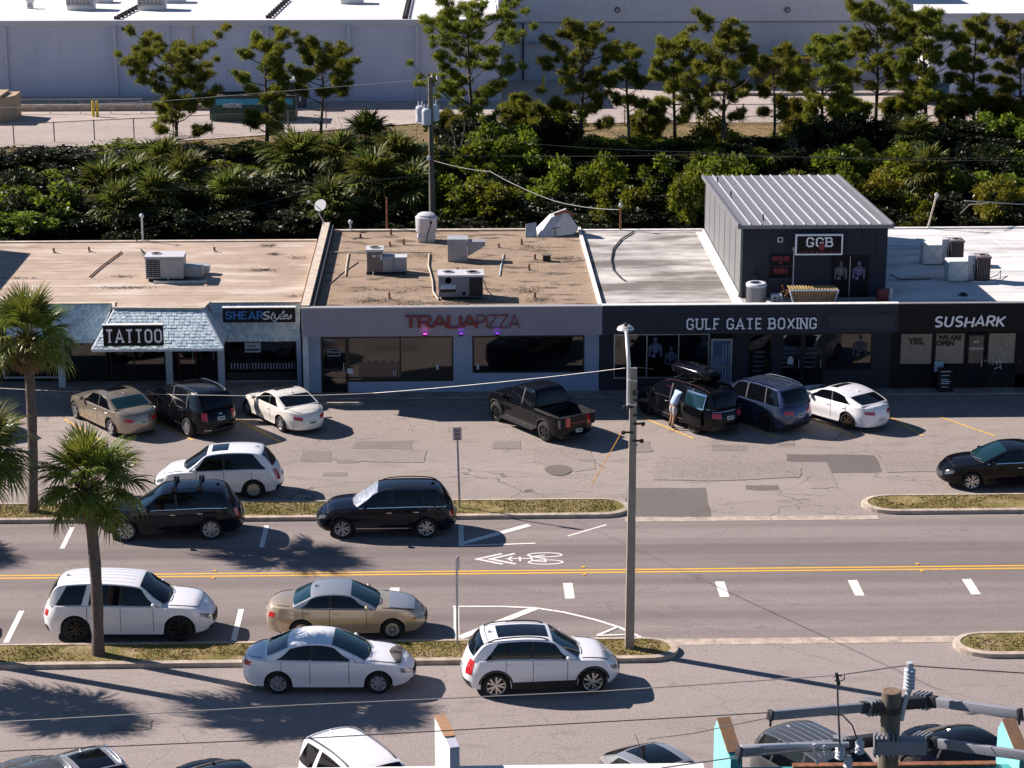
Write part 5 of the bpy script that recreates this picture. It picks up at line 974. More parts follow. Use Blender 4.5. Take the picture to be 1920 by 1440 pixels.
# the darker thicket behind and between them
k=0
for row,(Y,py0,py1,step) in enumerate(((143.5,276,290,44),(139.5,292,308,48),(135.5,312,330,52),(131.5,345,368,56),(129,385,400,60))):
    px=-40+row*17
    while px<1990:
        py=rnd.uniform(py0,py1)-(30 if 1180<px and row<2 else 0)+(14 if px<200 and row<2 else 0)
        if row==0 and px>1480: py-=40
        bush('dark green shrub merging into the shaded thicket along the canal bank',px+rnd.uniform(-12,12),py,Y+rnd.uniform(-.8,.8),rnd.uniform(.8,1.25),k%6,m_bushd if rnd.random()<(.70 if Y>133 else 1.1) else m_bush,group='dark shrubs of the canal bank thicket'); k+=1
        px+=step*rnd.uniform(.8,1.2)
for i,(px,py,Y) in enumerate(((660,222,142),(610,240,143),(1560,262,141),(1690,300,137),(860,215,141),(1490,262,143),(290,320,139),(930,215,142))):
    p=AY(px,py,Y); zb=max(-1.95,-.03-2.97*max(0,144-Y)/15); T=thing('dead_branches',['leafless grey branches right of the small crowned pine','low leafless branches at the foot of the small crowned pine','leafless twigs below the bushy pine','bent dead boughs below the dense dark pine','bare twigs beside the transformer pole','bare twigs under the thin pine over the tower','dead twigs within the left palm clump','bare twigs under the tallest pine'][i],'dead branches',(p.x,Y,zb)); d_=MB(); rs_=np.random.RandomState(300+i); hh=p.z-zb
    for q in range(7):
        c0=Vector((0,0,hh*.3)); pts_=[c0]; dd=Vector((rs_.normal(0,.5),rs_.normal(0,.4),1)).normalized()
        for _ in range(5): dd=(dd+Vector(rs_.normal(0,.28,3))).normalized(); pts_.append(pts_[-1]+dd*hh*.16); d_.tube([pts_[-1],pts_[-1]+Vector(rs_.normal(0,.35,3))],[.012,.004],3)
        d_.tube(pts_,[.035,.03,.024,.018,.012,.006],4)
    obj('twigs',d_,pbr('dead_wood',(0.26,0.22,0.19),.9),T,kind='stuff')
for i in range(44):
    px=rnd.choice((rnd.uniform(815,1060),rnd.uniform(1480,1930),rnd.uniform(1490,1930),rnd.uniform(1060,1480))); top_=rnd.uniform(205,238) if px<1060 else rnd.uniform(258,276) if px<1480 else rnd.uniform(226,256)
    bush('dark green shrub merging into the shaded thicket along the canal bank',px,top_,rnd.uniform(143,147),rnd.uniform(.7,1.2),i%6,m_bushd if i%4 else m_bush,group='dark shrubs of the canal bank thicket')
# ground cover on the slope
rs=np.random.RandomState(4); n=60000; X=rs.uniform(-40,55,n); Yc=rs.uniform(129.5,146.5,n); zb=np.clip(-.03-2.97*(144-Yc)/15,-3,-.03)
hh=(.25+.55*(np.sin(X*.9+1.3*np.sin(Yc*.6))*np.cos(Yc*.8+X*.3)*.5+.5))*rs.rand(n)
o=rs.normal(0,1,(n,3)); o[:,2]=np.abs(o[:,2])+.3; o/=np.linalg.norm(o,axis=1)[:,None]; s_=np.cross(o,rs.normal(0,1,(n,3))); s_/=np.linalg.norm(s_,axis=1)[:,None]; c_=np.stack([X,Yc,zb+hh],1); l=rs.uniform(.10,.26,n)[:,None]
V=np.stack([c_,c_+o*l*.5+s_*l*.3,c_+o*l,c_+o*l*.5-s_*l*.3],1).reshape(-1,3)
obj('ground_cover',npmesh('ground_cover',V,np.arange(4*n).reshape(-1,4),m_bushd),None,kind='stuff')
n=42000; X=rs.uniform(-40,55,n); Yg=np.where(X<19,143.6+rs.rand(n)*(np.interp(X,[-60,-23,-14,-2.5],[146.2,148.7,152.2,157.4])-143.6),rs.uniform(147,160,n)); a=rs.uniform(0,6.28,n); h_=rs.uniform(.02,.07,n)
V=np.stack([np.stack([X-np.cos(a)*.05,Yg-np.sin(a)*.05,np.zeros(n)],1),np.stack([X+np.cos(a)*.05,Yg+np.sin(a)*.05,np.zeros(n)],1),np.stack([X+rs.normal(0,.05,n),Yg+rs.normal(0,.05,n),h_],1)],1).reshape(-1,3)
obj('verge_grass',npmesh('verge_grass',V,np.arange(3*n).reshape(-1,3),MATS['grass_blades']),None,kind='stuff')
# ---- fan palms
def frond_mesh(seed,pet=.75,blade=.95,nl=38,mat=None,droop=.5,wd=.028,spread=2.15):
    rs=np.random.RandomState(seed); V=[]; F=[]
    def quad(a,b,c,d): i=len(V); V.extend([a,b,c,d]); F.append((i,i+1,i+2,i+3))
    # petiole: three sided rod arching a little
    def axis(t): return Vector((pet*t,0,.10*pet*math.sin(t*1.6)))
    for k in range(4):
        a,b=axis(k/4),axis((k+1)/4); w0=.022*(1-.1*k)
        quad(tuple(a+Vector((0,-w0,0))),tuple(b+Vector((0,-w0,0))),tuple(b+Vector((0,w0,0))),tuple(a+Vector((0,w0,0)))); quad(tuple(a+Vector((0,-w0,0))),tuple(b+Vector((0,-w0,0))),tuple(b+Vector((0,0,-w0*1.6))),tuple(a+Vector((0,0,-w0*1.6)))); quad(tuple(a+Vector((0,w0,0))),tuple(b+Vector((0,w0,0))),tuple(b+Vector((0,0,-w0*1.6))),tuple(a+Vector((0,0,-w0*1.6))))
    c0=axis(1)
    for j in range(nl):
        u=(j/(nl-1)*2-1); ang=u*spread+rs.normal(0,.03); L=blade*(1-.38*abs(u)**1.8)*rs.uniform(.9,1.06); fold=.28*abs(math.sin(ang))+.05*(-1)**j
        org=c0+Vector((.22*blade*(1-abs(u))*1.0,0,-.03*(1-abs(u)))); d=Vector((math.cos(ang),math.sin(ang),fold)).normalized(); sd=Vector((-math.sin(ang),math.cos(ang),.35*(-1)**j)).normalized(); p=org; segs=4
        dr=droop*rs.uniform(.6,1.5)
        prev=(p-sd*wd*.35,p+sd*wd*.35)
        for k in range(1,segs+1):
            t=k/segs; d2=(d+Vector((0,0,-dr*t*t*1.4))).normalized(); p=p+d2*L/segs; ww=wd*(.95 if k==1 else 1.0 if k==2 else .6 if k==3 else .08); cur=(p-sd*ww,p+sd*ww); quad(tuple(prev[0]),tuple(cur[0]),tuple(cur[1]),tuple(prev[1])); prev=cur
    return npmesh('frond',V,F,mat)
FM={'p':[frond_mesh(i,.8,1.0,40,m_palm,.35+.25*i) for i in range(4)],'b':[frond_mesh(20+i,.7,.95,26,m_palmb,.5+.25*i,.048) for i in range(3)],'d':[frond_mesh(40+i,.5,.8,18,m_dead,1.6,.03) for i in range(2)]}
def palm(label,base,h,seed,fs=1.0,nf=46,lean=(0,0),key='p',group='fan palms along the street islands',boots=True,tr=.17,dead=6,cat='palm tree'):
    rs=np.random.RandomState(seed); T=thing('palm_tree',label,cat,base,group=group); n=12; P=[Vector((lean[0]*(f:=i/(n-1))+.05*math.sin(4*f),lean[1]*f,h*f)) for i in range(n)]
    rd=[tr*(1.25 if i==0 else 1.0+.05*math.sin(i*2.3) if i<n-3 else 1.12) for i in range(n)]
    obj('trunk',MB().tube([p for p in P],rd,12),m_pbark,T,smooth=True,sharp=80)
    top=P[-1]
    if boots:
        b=MB()
        for i in range(110):
            f=i/110; a=i*2.4; z=top.z-.95+1.15*f; r=tr*(1.1+.35*math.sin(f*3)); q=Vector((top.x+math.cos(a)*r,top.y+math.sin(a)*r,z)); o_=Vector((math.cos(a),math.sin(a),.75)).normalized(); b.bar(q,q+o_*rs.uniform(.12,.24),.08,.03)
        obj('boots',b,m_boot,T,kind='stuff')
    for i in range(nf):
        f=(i+.5)/nf; a=i*2.399963+rs.uniform(-.2,.2); el=R(82-118*f**.95+rs.uniform(-7,7)); s=fs*rs.uniform(.85,1.12)*(1-.12*(1-f))
        o=obj('frond',FM[key][min(len(FM[key])-1,int(f*len(FM[key])))],None,T,loc=top+Vector((math.cos(a)*.1,math.sin(a)*.1,.18*(1-f)-.05)))
        o.rotation_euler=(rs.uniform(-.35,.35),-el,a); o.scale=(s,s,s)
    for i in range(dead):
        a=rs.uniform(0,6.28); o=obj('dead_frond',FM['d'][i%2],None,T,loc=top+Vector((math.cos(a)*.12,math.sin(a)*.12,-.15))); o.rotation_euler=(rs.uniform(-.5,.5),R(rs.uniform(48,78)),a); o.scale=(fs*.85,)*3
    return T
palm('tall palm on the far kerb island, its crown hiding the shopfront at left',(-14.40,73.35,.1),6.15,1,1.02,36,(.22,0),dead=14)
palm('shorter palm on the near kerb island before the black crossover',(-10.25,60.5,.1),5.15,2,.98,34,(.02,-.05),dead=8)
palm('palm cut by the left edge of the photo on the near island',(-14.3,60.5,.1),6.0,3,1.0,46,(.95,0))
palm('palm just beyond the left photo edge on the near island, shading the street',(-18.6,60.6,.1),5.4,5,1.0,46)
palm('palm beyond the left photo edge on the far island, its trunk shadow on the road',(-24.4,73.4,.1),5.6,6,1.0,46)
for i,(px,py,Y,s,nf,lab) in enumerate([(195,345,134,1.15,30,'golden fan palm at left of the palm clump behind the beige roof'),(250,335,136,1.2,32,'tall fan palm in the left palm clump'),(310,305,139,1.25,34,'fan palm under the leftmost pine'),(345,330,135,1.2,32,'fan palm at the middle of the left palm clump'),(290,365,131,1.2,30,'low fan palm just behind the grey service mast'),(225,395,130,1.15,28,'low drooping fan palm left of the grey mast'),
  (430,370,132,1.3,32,'broad shaded fan palm between two pines'),(560,300,138,1.45,36,'big fan palm below the small crowned pine'),(640,290,136,1.1,26,'shaded fan palm left of the transformer pole'),(690,250,143,1.1,32,'fan palm on the verge edge left of the transformer pole'),(745,300,137,1.35,34,'fan palm beside the transformer pole'),(700,335,133,1.4,34,'large dark fan palm behind the slim rusty mast'),(620,385,130,1.2,26,'low fan palm behind the roof corner'),
  (775,345,132,1.1,24,'fan palm half behind the transformer pole'),(1740,320,134,1.2,30,'fan palm with upright fronds left of the leaning mast'),(1715,250,141,1.0,22,'small fan palm under the dense dark pine')]):
    zb=max(-1.95,-.03-2.97*max(0,144-Y)/15); p=AY(px,py,Y); palm(lab,(p.x,Y,zb),max(1.2,p.z-zb-.35),50+i,s*1.15,nf,(0,0),'b','fan palms on the canal bank',False,.14,5)
# ================================================================ poles, signs, wires
m_cpole=pbr('concrete_pole',(0.28,0.235,0.20),.9,var=.12,scale=3,bump=.2); m_gal=pbr('pale_galvanised',(0.62,0.60,0.60),.4,metal=.5); m_tim=pbr('pole_timber',(0.20,0.17,0.125),.9,col2=(0.10,0.085,0.065),scale=5,stretch=(1,1,.12),bump=.4,bscale=25)
m_wire=pbr('dark_wire',(0.05,0.045,0.045),.6); m_wire2=pbr('bright_wire',(0.50,0.47,0.44),.35,metal=.6)
b=Vector((5.13,60.55,.1)); T=thing('street_lamp','tall square concrete street lamp pole with curved steel arm on the near island','street lamp',b)
pole=MB().add([(s_*w_,t_*w_,z) for z,w_ in ((0,.128),(8.45,.092)) for s_,t_ in ((-1,-1),(1,-1),(1,1),(-1,1))],[(3,2,1,0),(4,5,6,7),(0,1,5,4),(1,2,6,5),(2,3,7,6),(3,0,4,7)]); obj('pole',pole,m_cpole,T)
top=AY(1172,607,62.2)-b; arm=[Vector((-.13,.0,7.3)),Vector((-.14,.02,8.6)),Vector((-.17,.4,9.2)),Vector((top.x-.0,1.2,top.z-.12))]
obj('arm',MB().tube(arm,[.06,.055,.05,.045],10),m_gal,T,smooth=True,sharp=80)
e=arm[-1]; obj('lamp_head',MB().lathe([(0,-.05),(.12,-.04),(.25,.0),(.22,.06),(.12,.12),(0,.13)],tuple(e+Vector((0,.28,0))),20),m_gal,T,smooth=True); obj('photocell',MB().lathe([(.05,.12),(.06,.2),(0,.23)],tuple(e+Vector((0,.1,.02))),10),m_grille,T); obj('lamp_socket',MB().bar(e,e+Vector((0,.2,.03)),.12,.1),m_gal,T)
obj('arm_clamp',MB().box(-.17,.10,-.11,.11,7.4,7.44).box(-.17,.10,-.11,.11,8.1,8.14),m_gal,T)
for z,dx in ((7.35,-.25),(7.1,.3),(6.85,.28),(6.6,-.28),(6.35,.25),(7.55,.35)):
    hd=MB(); hd.bar((0,-.1,z),(dx,-.14,z+.02),.05); hd.lathe([(.05,z-.04),(.06,z+.05),(0,z+.07)],(dx,-.14,0),8); obj('cable_clamp',hd,m_grille,T)
obj('hand_hole',MB().box(-.02,.06,-.16,-.13,7.7,7.85),m_grille,T)
A_=Vector((5.0,60.6,6.6)); B_=Vector((3.15,72.9,.15)); 
a_=AY(1176,738,61.5); 
def wire(label,pts_,r,mat,name='wire',cat='wire',sag=0.0,n=14):
    P=[]; 
    for p,q in zip(pts_,pts_[1:]):
        p,q=Vector(p),Vector(q)
        for k in range(n): t=k/n; P.append(p.lerp(q,t)-Vector((0,0,4*sag*t*(1-t))))
    P.append(Vector(pts_[-1])); c=P[0].copy(); return setp(obj(name,MB().tube([p-c for p in P],r,5),mat,None,loc=c),label,cat)
g0=Vector((5.0,60.6,7.0)); g1=G(1073,974); 
# guy wire: from the lamp pole down to the lot beyond the far island
T=thing('guy_wire','steel guy wire with a long yellow guard from lamp pole to far lot','guy wire',g0); L=g1-g0; obj('strand',MB().tube([(0,0,0),tuple(L)],.005,6),m_wire2,T); 
obj('yellow_guard',MB().tube([tuple(L*.10),tuple(L*.62)],.013,8),pbr('guard_yellow',(0.70,0.33,0.02),.5),T)
def sign(label,base,h,bw,bh,turn,lines,tilt=0):
    T=thing('parking_sign',label,'sign',base,(0,R(tilt),turn)); obj('post',MB().box(-.035,.035,-.012,.012,0,h).box(-.035,-.02,-.035,-.012,0,h).box(.02,.035,-.035,-.012,0,h),m_galv,T); obj('sign_plate',MB().box(-bw/2,bw/2,-.05,-.037,h-bh,h),pbr('sign_face',(0.50,0.42,0.44),.5),T,bevel=.004)
    if lines:
        m=pbr('sign_print',(0.12,0.05,0.06),.6); f=MB(); f.box(-bw/2+.02,bw/2-.02,-.052,-.0505,h-.03,h-.02).box(-bw/2+.02,bw/2-.02,-.052,-.0505,h-bh+.02,h-bh+.03)
        for k,z in enumerate((.08,.13,.20,.24,.30,.36,.40)): f.box(-.10+.01*(k%3),.10-.02*(k%2),-.052,-.0505,h-z-.03,h-z)
        obj('sign_text',f,m,T)
    return T
sign('small parking sign on a thin post on the far kerb island facing the road',(.27,73.3,.13),2.9,.30,.46,0,True,-1.5); sign('dark backed parking sign seen edge on standing at the near island before the white crossover',(.12,61.0,.1),2.75,.32,.45,R(72),False,-.4)
# street cable strung across before the shops
for i,(q,z0,z1) in enumerate(((AY(-30,726,74.5),0,0),)): wire('bright dashed looking cable strung low across the shop fronts to the lamp pole',[q,AY(400,741,70.5),AY(700,737,68),AY(1172,690,60.9)],.006,m_wire2,n=10,sag=.05)
wire('thin cable running from lamp pole up past the boxing front',[AY(1190,688,60.9),AY(1225,692,61.5)],.012,m_wire)
# timber pole with transformers behind the shops
b=Vector((AY(811,430,127).x,127,-1.9)); top=AY(806,145,127).z; T=thing('utility_pole','tall timber utility pole with three grey transformers standing behind the shops','utility pole',b); H_=top+1.9
obj('pole',MB().tube([(0,0,0),(-.05,0,H_)],[.19,.13],12),m_tim,T,smooth=True,sharp=60)
def can(x,y,z): 
    c=MB().lathe([(.24,0),(.27,.04),(.27,.82),(.24,.86),(.24,.9),(.1,.95),(0,.96)],(x,y,z),16); obj('transformer',c,pbr('transformer_grey',(0.55,0.58,0.64),.4),T,smooth=True)
    for dx in (-.1,.1): obj('bushing',MB().lathe([(.03,.94),(.05,1.0),(.03,1.04),(.05,1.08),(.02,1.2)],(x+dx,y,z),8),m_wpost,T)
zc=AY(800,228,127).z+1.9; can(-.62,-.1,zc); can(-.28,-.4,zc-.12); can(.18,.2,zc+.0)
obj('bracket',MB().bar((-.6,0,zc+.5),(.2,.1,zc+.5),.08).bar((-.3,-.2,zc+.3),(0,0,zc+.3),.08),m_galv,T); obj('crossarm',MB().bar((-.15,-.1,H_-.6),(.55,.1,H_-.25),.09),m_tim,T)
for x,z in ((.05,H_-.1),(.35,H_-.15),(.5,H_-.25)): obj('insulator',MB().lathe([(.03,0),(.07,.05),(.04,.1),(.07,.15),(.04,.2),(.05,.28),(0,.3)],(x,0,z),8),m_gal,T)
obj('meter_can',MB().lathe([(.0,-.16),(.12,-.1),(.12,.1),(0,.16)],(-.16,-.15,AY(806,296,127).z+1.9),10),m_gal,T)
obj('drop_wires',MB().tube([(-.3,0,H_-.7),(-.5,0,zc+1.1)],.012,4).tube([(-.8,-.1,zc),(-.9,-.1,zc-1.0),(-.55,0,zc-1.1)],.014,4).tube([(.2,.1,H_),(.3,0,zc+1)],.012,4).tube([(-.05,-.15,zc-.1),(-.1,-.2,zc-2.5)],.03,5),m_wire,T)
PT=b+Vector((0,0,H_)); 
wire('twisted service drop from the timber pole to the mast at the white roof',[(PT.x,127,AY(806,300,127).z),AY(920,322,118),AY(1040,377,110),AY(1160,393,103.3)],.016,m_wire2,sag=.10)
wire('dark cable from the timber pole towards the left service mast',[(PT.x,127,AY(808,320,127).z),AY(620,345,118),AY(252,433,101.4)],.014,m_wire,sag=.15)
wire('cable from the left service mast down to the beige roof unit',[AY(250,440,101.3),AY(262,462,101),AY(274,490,94.2)],.03,m_wire)
wire('upper thin line through the pines left of the pole',[(PT.x,127,PT.z-.1),AY(300,190,131),AY(-60,205,134)],.012,m_wire2); wire('upper thin line from the timber pole to the right across the bank',[(PT.x,127,AY(808,250,127).z),AY(1300,285,124),AY(1980,300,121)],.014,m_wire,sag=.2)
wire('lower thin line from the timber pole to the right across the bank',[(PT.x,127,AY(808,290,127).z),AY(1300,290,122),AY(1980,296,119)],.014,m_wire,sag=.1)
wire('thin line to the left low across the thicket',[(PT.x,127,AY(808,330,127).z),AY(400,355,125),AY(-60,357,123)],.012,m_wire)
wire('looped pale cable from the leaning mast out to the right',[AY(1808,376,103.4),AY(1840,378,104),AY(1960,386,106)],.03,m_wire2); wire('second looped pale cable at the leaning mast',[AY(1800,400,103.4),AY(1818,383,103.6),AY(1850,381,104)],.022,m_wire2)
# near utility pole at lower right
Yp=30.0; tp=AY(1672,1296,Yp); T=thing('utility_pole','weathered timber utility pole top with grey fibreglass arms in the near right corner','utility pole',(tp.x,Yp,0)); H_=tp.z
obj('pole',MB().tube([(0,0,0),(0,0,H_)],[.2,.143],20),m_tim,T,smooth=True,sharp=50); obj('pole_top',MB().lathe([(.141,H_+.002),(.12,H_+.012),(.05,H_+.004),(0,H_+.01)],n=20),pbr('end_grain',(0.16,0.11,0.075),.95,var=.5,scale=40),T)
m_fg=pbr('fibreglass_arm',(0.20,0.21,0.245),.55,var=.08); m_steel=pbr('dark_steel',(0.055,0.055,0.062),.5,metal=.5); m_por=pbr('porcelain_grey',(0.44,0.47,0.53),.3)
def pt(px,py,Y): v=AY(px,py,Y); return v-Vector((tp.x,Yp,0))
def armset(yl,zl,ends,par,lab):
    for (p0,p1) in ends:
        a,b_=pt(*p0),pt(*p1); d=(b_-a).normalized(); obj('crossarm',MB().bar(a,b_,.085,.135),m_fg,T,bevel=.012); obj('end_cap',MB().bar(b_-d*.02,b_+d*.03,.10,.15),m_steel,T,bevel=.01)
        ax=Vector((0,0,a.z)); obj('arm_bracket',MB().bar(ax,a-d*.05,.13,.17).bar(a-d*.05,a+d*.10,.11,.17),m_steel,T,bevel=.015)
        for k in range(4): q=a-d*(.05+.07*k); obj('bracket_fin',MB().bar(q,q+d*.02,.19,.24),m_fg,T)
        for t in (.25,.5,.75,.95): q=a.lerp(b_,t); obj('bolt',MB().lathe([(.014,-.055),(.012,-.05)],tuple(q+Vector((0,0,-.02))),6,'y'),m_wpost,T)
        obj('hanger',MB().bar(b_+Vector((0,0,-.05)),b_+Vector((0,0,-.17)),.03),m_steel,T)
armset(0,0,[((1622,1326,29.95),(1445,1341,28.9)),((1746,1315,30.1),(1912,1338,29.0))],T,'u')
armset(0,0,[((1566,1396,29.8),(1386,1410,28.7)),((1748,1392,30.0),(1945,1420,28.8))],T,'l')
q=pt(1704,1296,30.0); ins=MB()
pr=[(.03,-.05),(.045,.03)]
for k in range(6): pr+=[(.05,.06+k*.055),(.088,.07+k*.055),(.085,.085+k*.055),(.05,.10+k*.055)]
pr+=[(.05,.40),(.045,.43),(.05,.44),(.05,.47),(0,.48)]
ins.lathe(pr,tuple(q+Vector((0,0,-.02))),20); obj('insulator',ins,m_por,T,smooth=True,sharp=50); obj('insulator_pin',MB().tube([q+Vector((-.1,0,-.45)),q+Vector((-.06,0,-.2)),q],[.05,.045,.035],10),m_por,T,smooth=True)
for px,py,sc in ((1575,1410,1),(1612,1400,.9),(1590,1432,.9)):
    q=pt(px,py,29.3); pr=[(.03,0)]
    for k in range(4): pr+=[(.04,.02+k*.05),(.075*sc,.03+k*.05),(.07*sc,.045+k*.05),(.04,.06+k*.05)]
    pr+=[(.04,.24),(0,.25)]; obj('insulator',MB().lathe(pr,tuple(q+Vector((0,0,-.12))),16),m_por,T,smooth=True,sharp=50)
obj('saddle_bracket',MB().bar(pt(1668,1372,29.82),pt(1672,1392,29.82),.11,.05).bar(pt(1640,1398,29.8),pt(1735,1398,29.8),.22,.22),m_fg,T,bevel=.03)
for k in range(6): x=1640+k*8.5; obj('bracket_fin',MB().bar(pt(x,1376,29.75),pt(x,1418,29.75),.025,.10),m_fg,T)
obj('switch_arm',MB().tube([pt(1390,1402,28.9),pt(1470,1398,29),pt(1590,1396,29.3)],.045,8),m_por,T,smooth=True); obj('clamp',MB().bar(pt(1526,1395,29),pt(1533,1432,29),.04).bar(pt(1545,1398,29),pt(1550,1430,29),.03),m_por,T)
obj('jumper',MB().tube([pt(1570,1275,29.4),pt(1571,1320,29.3),pt(1575,1398,29.1)],.014,6),m_steel,T); obj('jumper_loop',MB().tube([pt(1560,1340,29.3),pt(1580,1341,29.3),pt(1598,1360,29.3),pt(1607,1385,29.3)],.011,6),m_steel,T)
clp=MB().tube([pt(1562,1270,29.4),pt(1568,1264,29.4),pt(1576,1268,29.4),pt(1583,1264,29.4),pt(1583,1274,29.4),pt(1574,1278,29.4),pt(1565,1276,29.4)],.010,5); clp.bar(pt(1568,1262,29.4),pt(1573,1284,29.4),.045); obj('hot_line_clamp',clp,m_steel,T); obj('steel_pole_band',MB().lathe([(.155,H_-.32),(.155,H_-.22)],n=20),m_steel,T)
W=lambda *a:[AY(x,y,Y) for x,y,Y in a]
wire('near power line over the top insulator reaching down left across the street',W((-60,1357,31),(560,1322,30.6),(1130,1296,30.2),(1572,1266,29.7),(1704,1247,30)),.009,m_wire2,n=4)
wire('near power line from the top insulator to the right',W((1704,1248,30),(1980,1266,30)),.009,m_wire,n=4)
wire('second near power line running left from the upper arm',W((-60,1411,29),(600,1383,29),(1445,1336,28.9)),.008,m_wire,n=4)
wire('third near power line at the lower arm',W((1240,1440,28.5),(1400,1417,28.7),(1590,1398,29.1)),.010,m_wire2,n=4)
wire('faint wire falling from the upper arm end to the left',W((1445,1345,28.9),(1300,1375,31),(1215,1386,36)),.008,m_wire,n=4)
# near building parapet with teal fins
Yb=46.0
NB=thing('near_building','teal and white parapet of the near building at the bottom edge','building',(0,44,0)); m_teal=pbr('teal_paint',(0.22,0.58,0.56),.6,var=.1,scale=2); m_teald=pbr('teal_shaded',(0.05,0.26,0.27),.6); m_rc=pbr('rusty_coping',(0.42,0.21,0.10),.9,col2=(0.26,0.17,0.11),scale=9)  # m_teald: the teal paint with shade put into its colour
zt=AY(700,1440,Yb).z-.03
obj('parapet',MB().box(-8,5.6,Yb-.35,Yb,0,zt),m_whw,NB,world=True); obj('coping',MB().box(-8,5.6,Yb-.42,Yb+.06,zt-.02,zt+.03),m_wcop,NB,world=True) 
zt2=AY(1500,1432,Yb).z
obj('parapet',MB().box(6.2,12.5,Yb-.35,Yb-.02,0,zt2-.06),m_teald,NB,world=True); obj('tile_coping',MB().box(7.6,12.2,Yb-.18,Yb,zt2-.03,zt2+.02),m_rust,NB,world=True)
for px,pk_,mt1,mt2,mt3,lab in ((838,1348,m_whw,pbr('white_fin_shaded',(0.42,0.44,0.52),.6),m_rc,'l'),(1361,1340,m_teal,m_teald,m_rc,'m'),(1893,1342,m_teal,m_teald,m_rc,'r')):  # second material is the fin's own paint toned as its shaded faces
    c=AY(px,pk_,Yb+.6); z1=c.z; a=R(13); 
    F=bpy.data.objects.new('fin',None)
    prof=[(-.55,0),(.55,0),(.55,z1-.28),(.36,z1),(-.40,z1-.50),(-.55,z1-.58)]
    if px==838: prof=[(-.75,0),(.75,0),(.75,z1),(-.3,z1-.06),(-.75,z1-.10)]
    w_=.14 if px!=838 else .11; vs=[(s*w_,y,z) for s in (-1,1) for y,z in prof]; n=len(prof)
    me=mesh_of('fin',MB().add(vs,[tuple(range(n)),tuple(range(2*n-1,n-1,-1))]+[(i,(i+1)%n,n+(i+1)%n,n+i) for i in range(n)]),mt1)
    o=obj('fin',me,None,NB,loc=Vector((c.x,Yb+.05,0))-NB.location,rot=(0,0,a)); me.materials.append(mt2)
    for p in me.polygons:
        if abs(p.normal.x)<.5 or p.normal.x>.5: p.material_index=1  # faces turned from the sun take the shade-toned copy
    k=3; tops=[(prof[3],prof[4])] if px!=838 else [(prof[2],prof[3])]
    for (y0,z0),(y1,z1_) in tops: obj('fin_coping',MB().slab((-w_-.02,y1,z1_+.03),(w_+.02,y1,z1_+.03),(w_+.02,y0,z0+.03),(-w_-.02,y0,z0+.03),.02),mt3,o)
# ================================================================ vehicles
def paint(name,col,rough=.32,metal=.0,coat=1.0): 
    return pbr(name,col,rough,metal,coat=coat,spec=.2 if max(col)<.05 else .5)
m_cg=pbr('car_glass',(0.003,0.004,0.006),.03,spec=.45); m_cgt=pbr('car_glass_teal',(0.006,0.026,0.034),.03,spec=.7); m_tyre=pbr('tyre_rubber',(0.012,0.012,0.012),.85); m_trim=pbr('black_trim',(0.014,0.014,0.015),.55)
m_chr=pbr('chrome',(0.62,0.62,0.64),.15,metal=1.0); m_rims=pbr('silver_rim',(0.50,0.50,0.52),.3,metal=.7); m_rimb=pbr('black_rim',(0.02,0.02,0.022),.35,metal=.4); m_hl=pbr('headlamp_lens',(0.14,0.145,0.155),.08,spec=1.0,metal=.3); m_tl=pbr('tail_lamp_red',(0.45,0.008,0.010),.12,spec=.9,coat=.8); m_amb=pbr('amber_lens',(0.5,0.16,0.02),.2); m_plate=pbr('licence_plate',(0.45,0.52,0.50),.5); m_plt=pbr('plate_print',(0.06,0.10,0.13),.6)
def lerp(a,b,t): return a+(b-a)*t
def sst(a,b,x): t=max(0,min(1,(x-a)/(b-a))); return t*t*(3-2*t)
WH={}
def wheel_meshes(r,rimr,n,style,mat,w=.21):
    key=(r,rimr,n,style,mat.name)
    if key in WH: return WH[key]
    ty=mesh_of('tyre',MB().lathe([(rimr,-.02),(rimr+.01,w*.0),(r*.93,-.0),(r*.985,.02),(r,.05),(r,w-.05),(r*.985,w-.02),(r*.93,w),(rimr,w)],n=40,axis='y',cap=False),m_tyre,smooth=True,sharp=50)
    m=MB(); m.lathe([(rimr*1.01,.0),(rimr*.93,.012),(rimr*.90,.07)],n=36,axis='y',cap=False); 
    m.lathe([(0,-.012),(.055,-.01),(.065,.01),(.06,.05)],n=16,axis='y')
    for i in range(n):
        a=2*math.pi*i/n
        offs=(-.5,.5) if style=='split' else (0,)
        for o_ in offs:
            a2=a+o_*.42*2*math.pi/n; wi=.04 if style!='split' else .026; wo={'wide':.065,'split':.026,'thin':.022}.get(style,.05)
            ca,sa=math.cos(a),math.sin(a); cb,sb=math.cos(a2),math.sin(a2); R0=.04; R1=rimr*.94
            p=[(ca*R0-sa*wi,ca*wi+sa*R0),(ca*R0+sa*wi,-ca*wi+sa*R0),(cb*R1+sb*wo,-cb*wo+sb*R1),(cb*R1-sb*wo,cb*wo+sb*R1)]
            m.add([(x,.004,z) for x,z in p]+[(x,.05,z) for x,z in p],[(0,1,2,3),(0,4,5,1),(1,5,6,2),(2,6,7,3),(3,7,4,0)])
    rm=mesh_of('rim',m,mat,smooth=False)
    bk=mesh_of('brake_disc',MB().lathe([(0,.075),(rimr*.95,.075)],n=24,axis='y'),m_rimb)
    WH[key]=(ty,rm,bk); return WH[key]
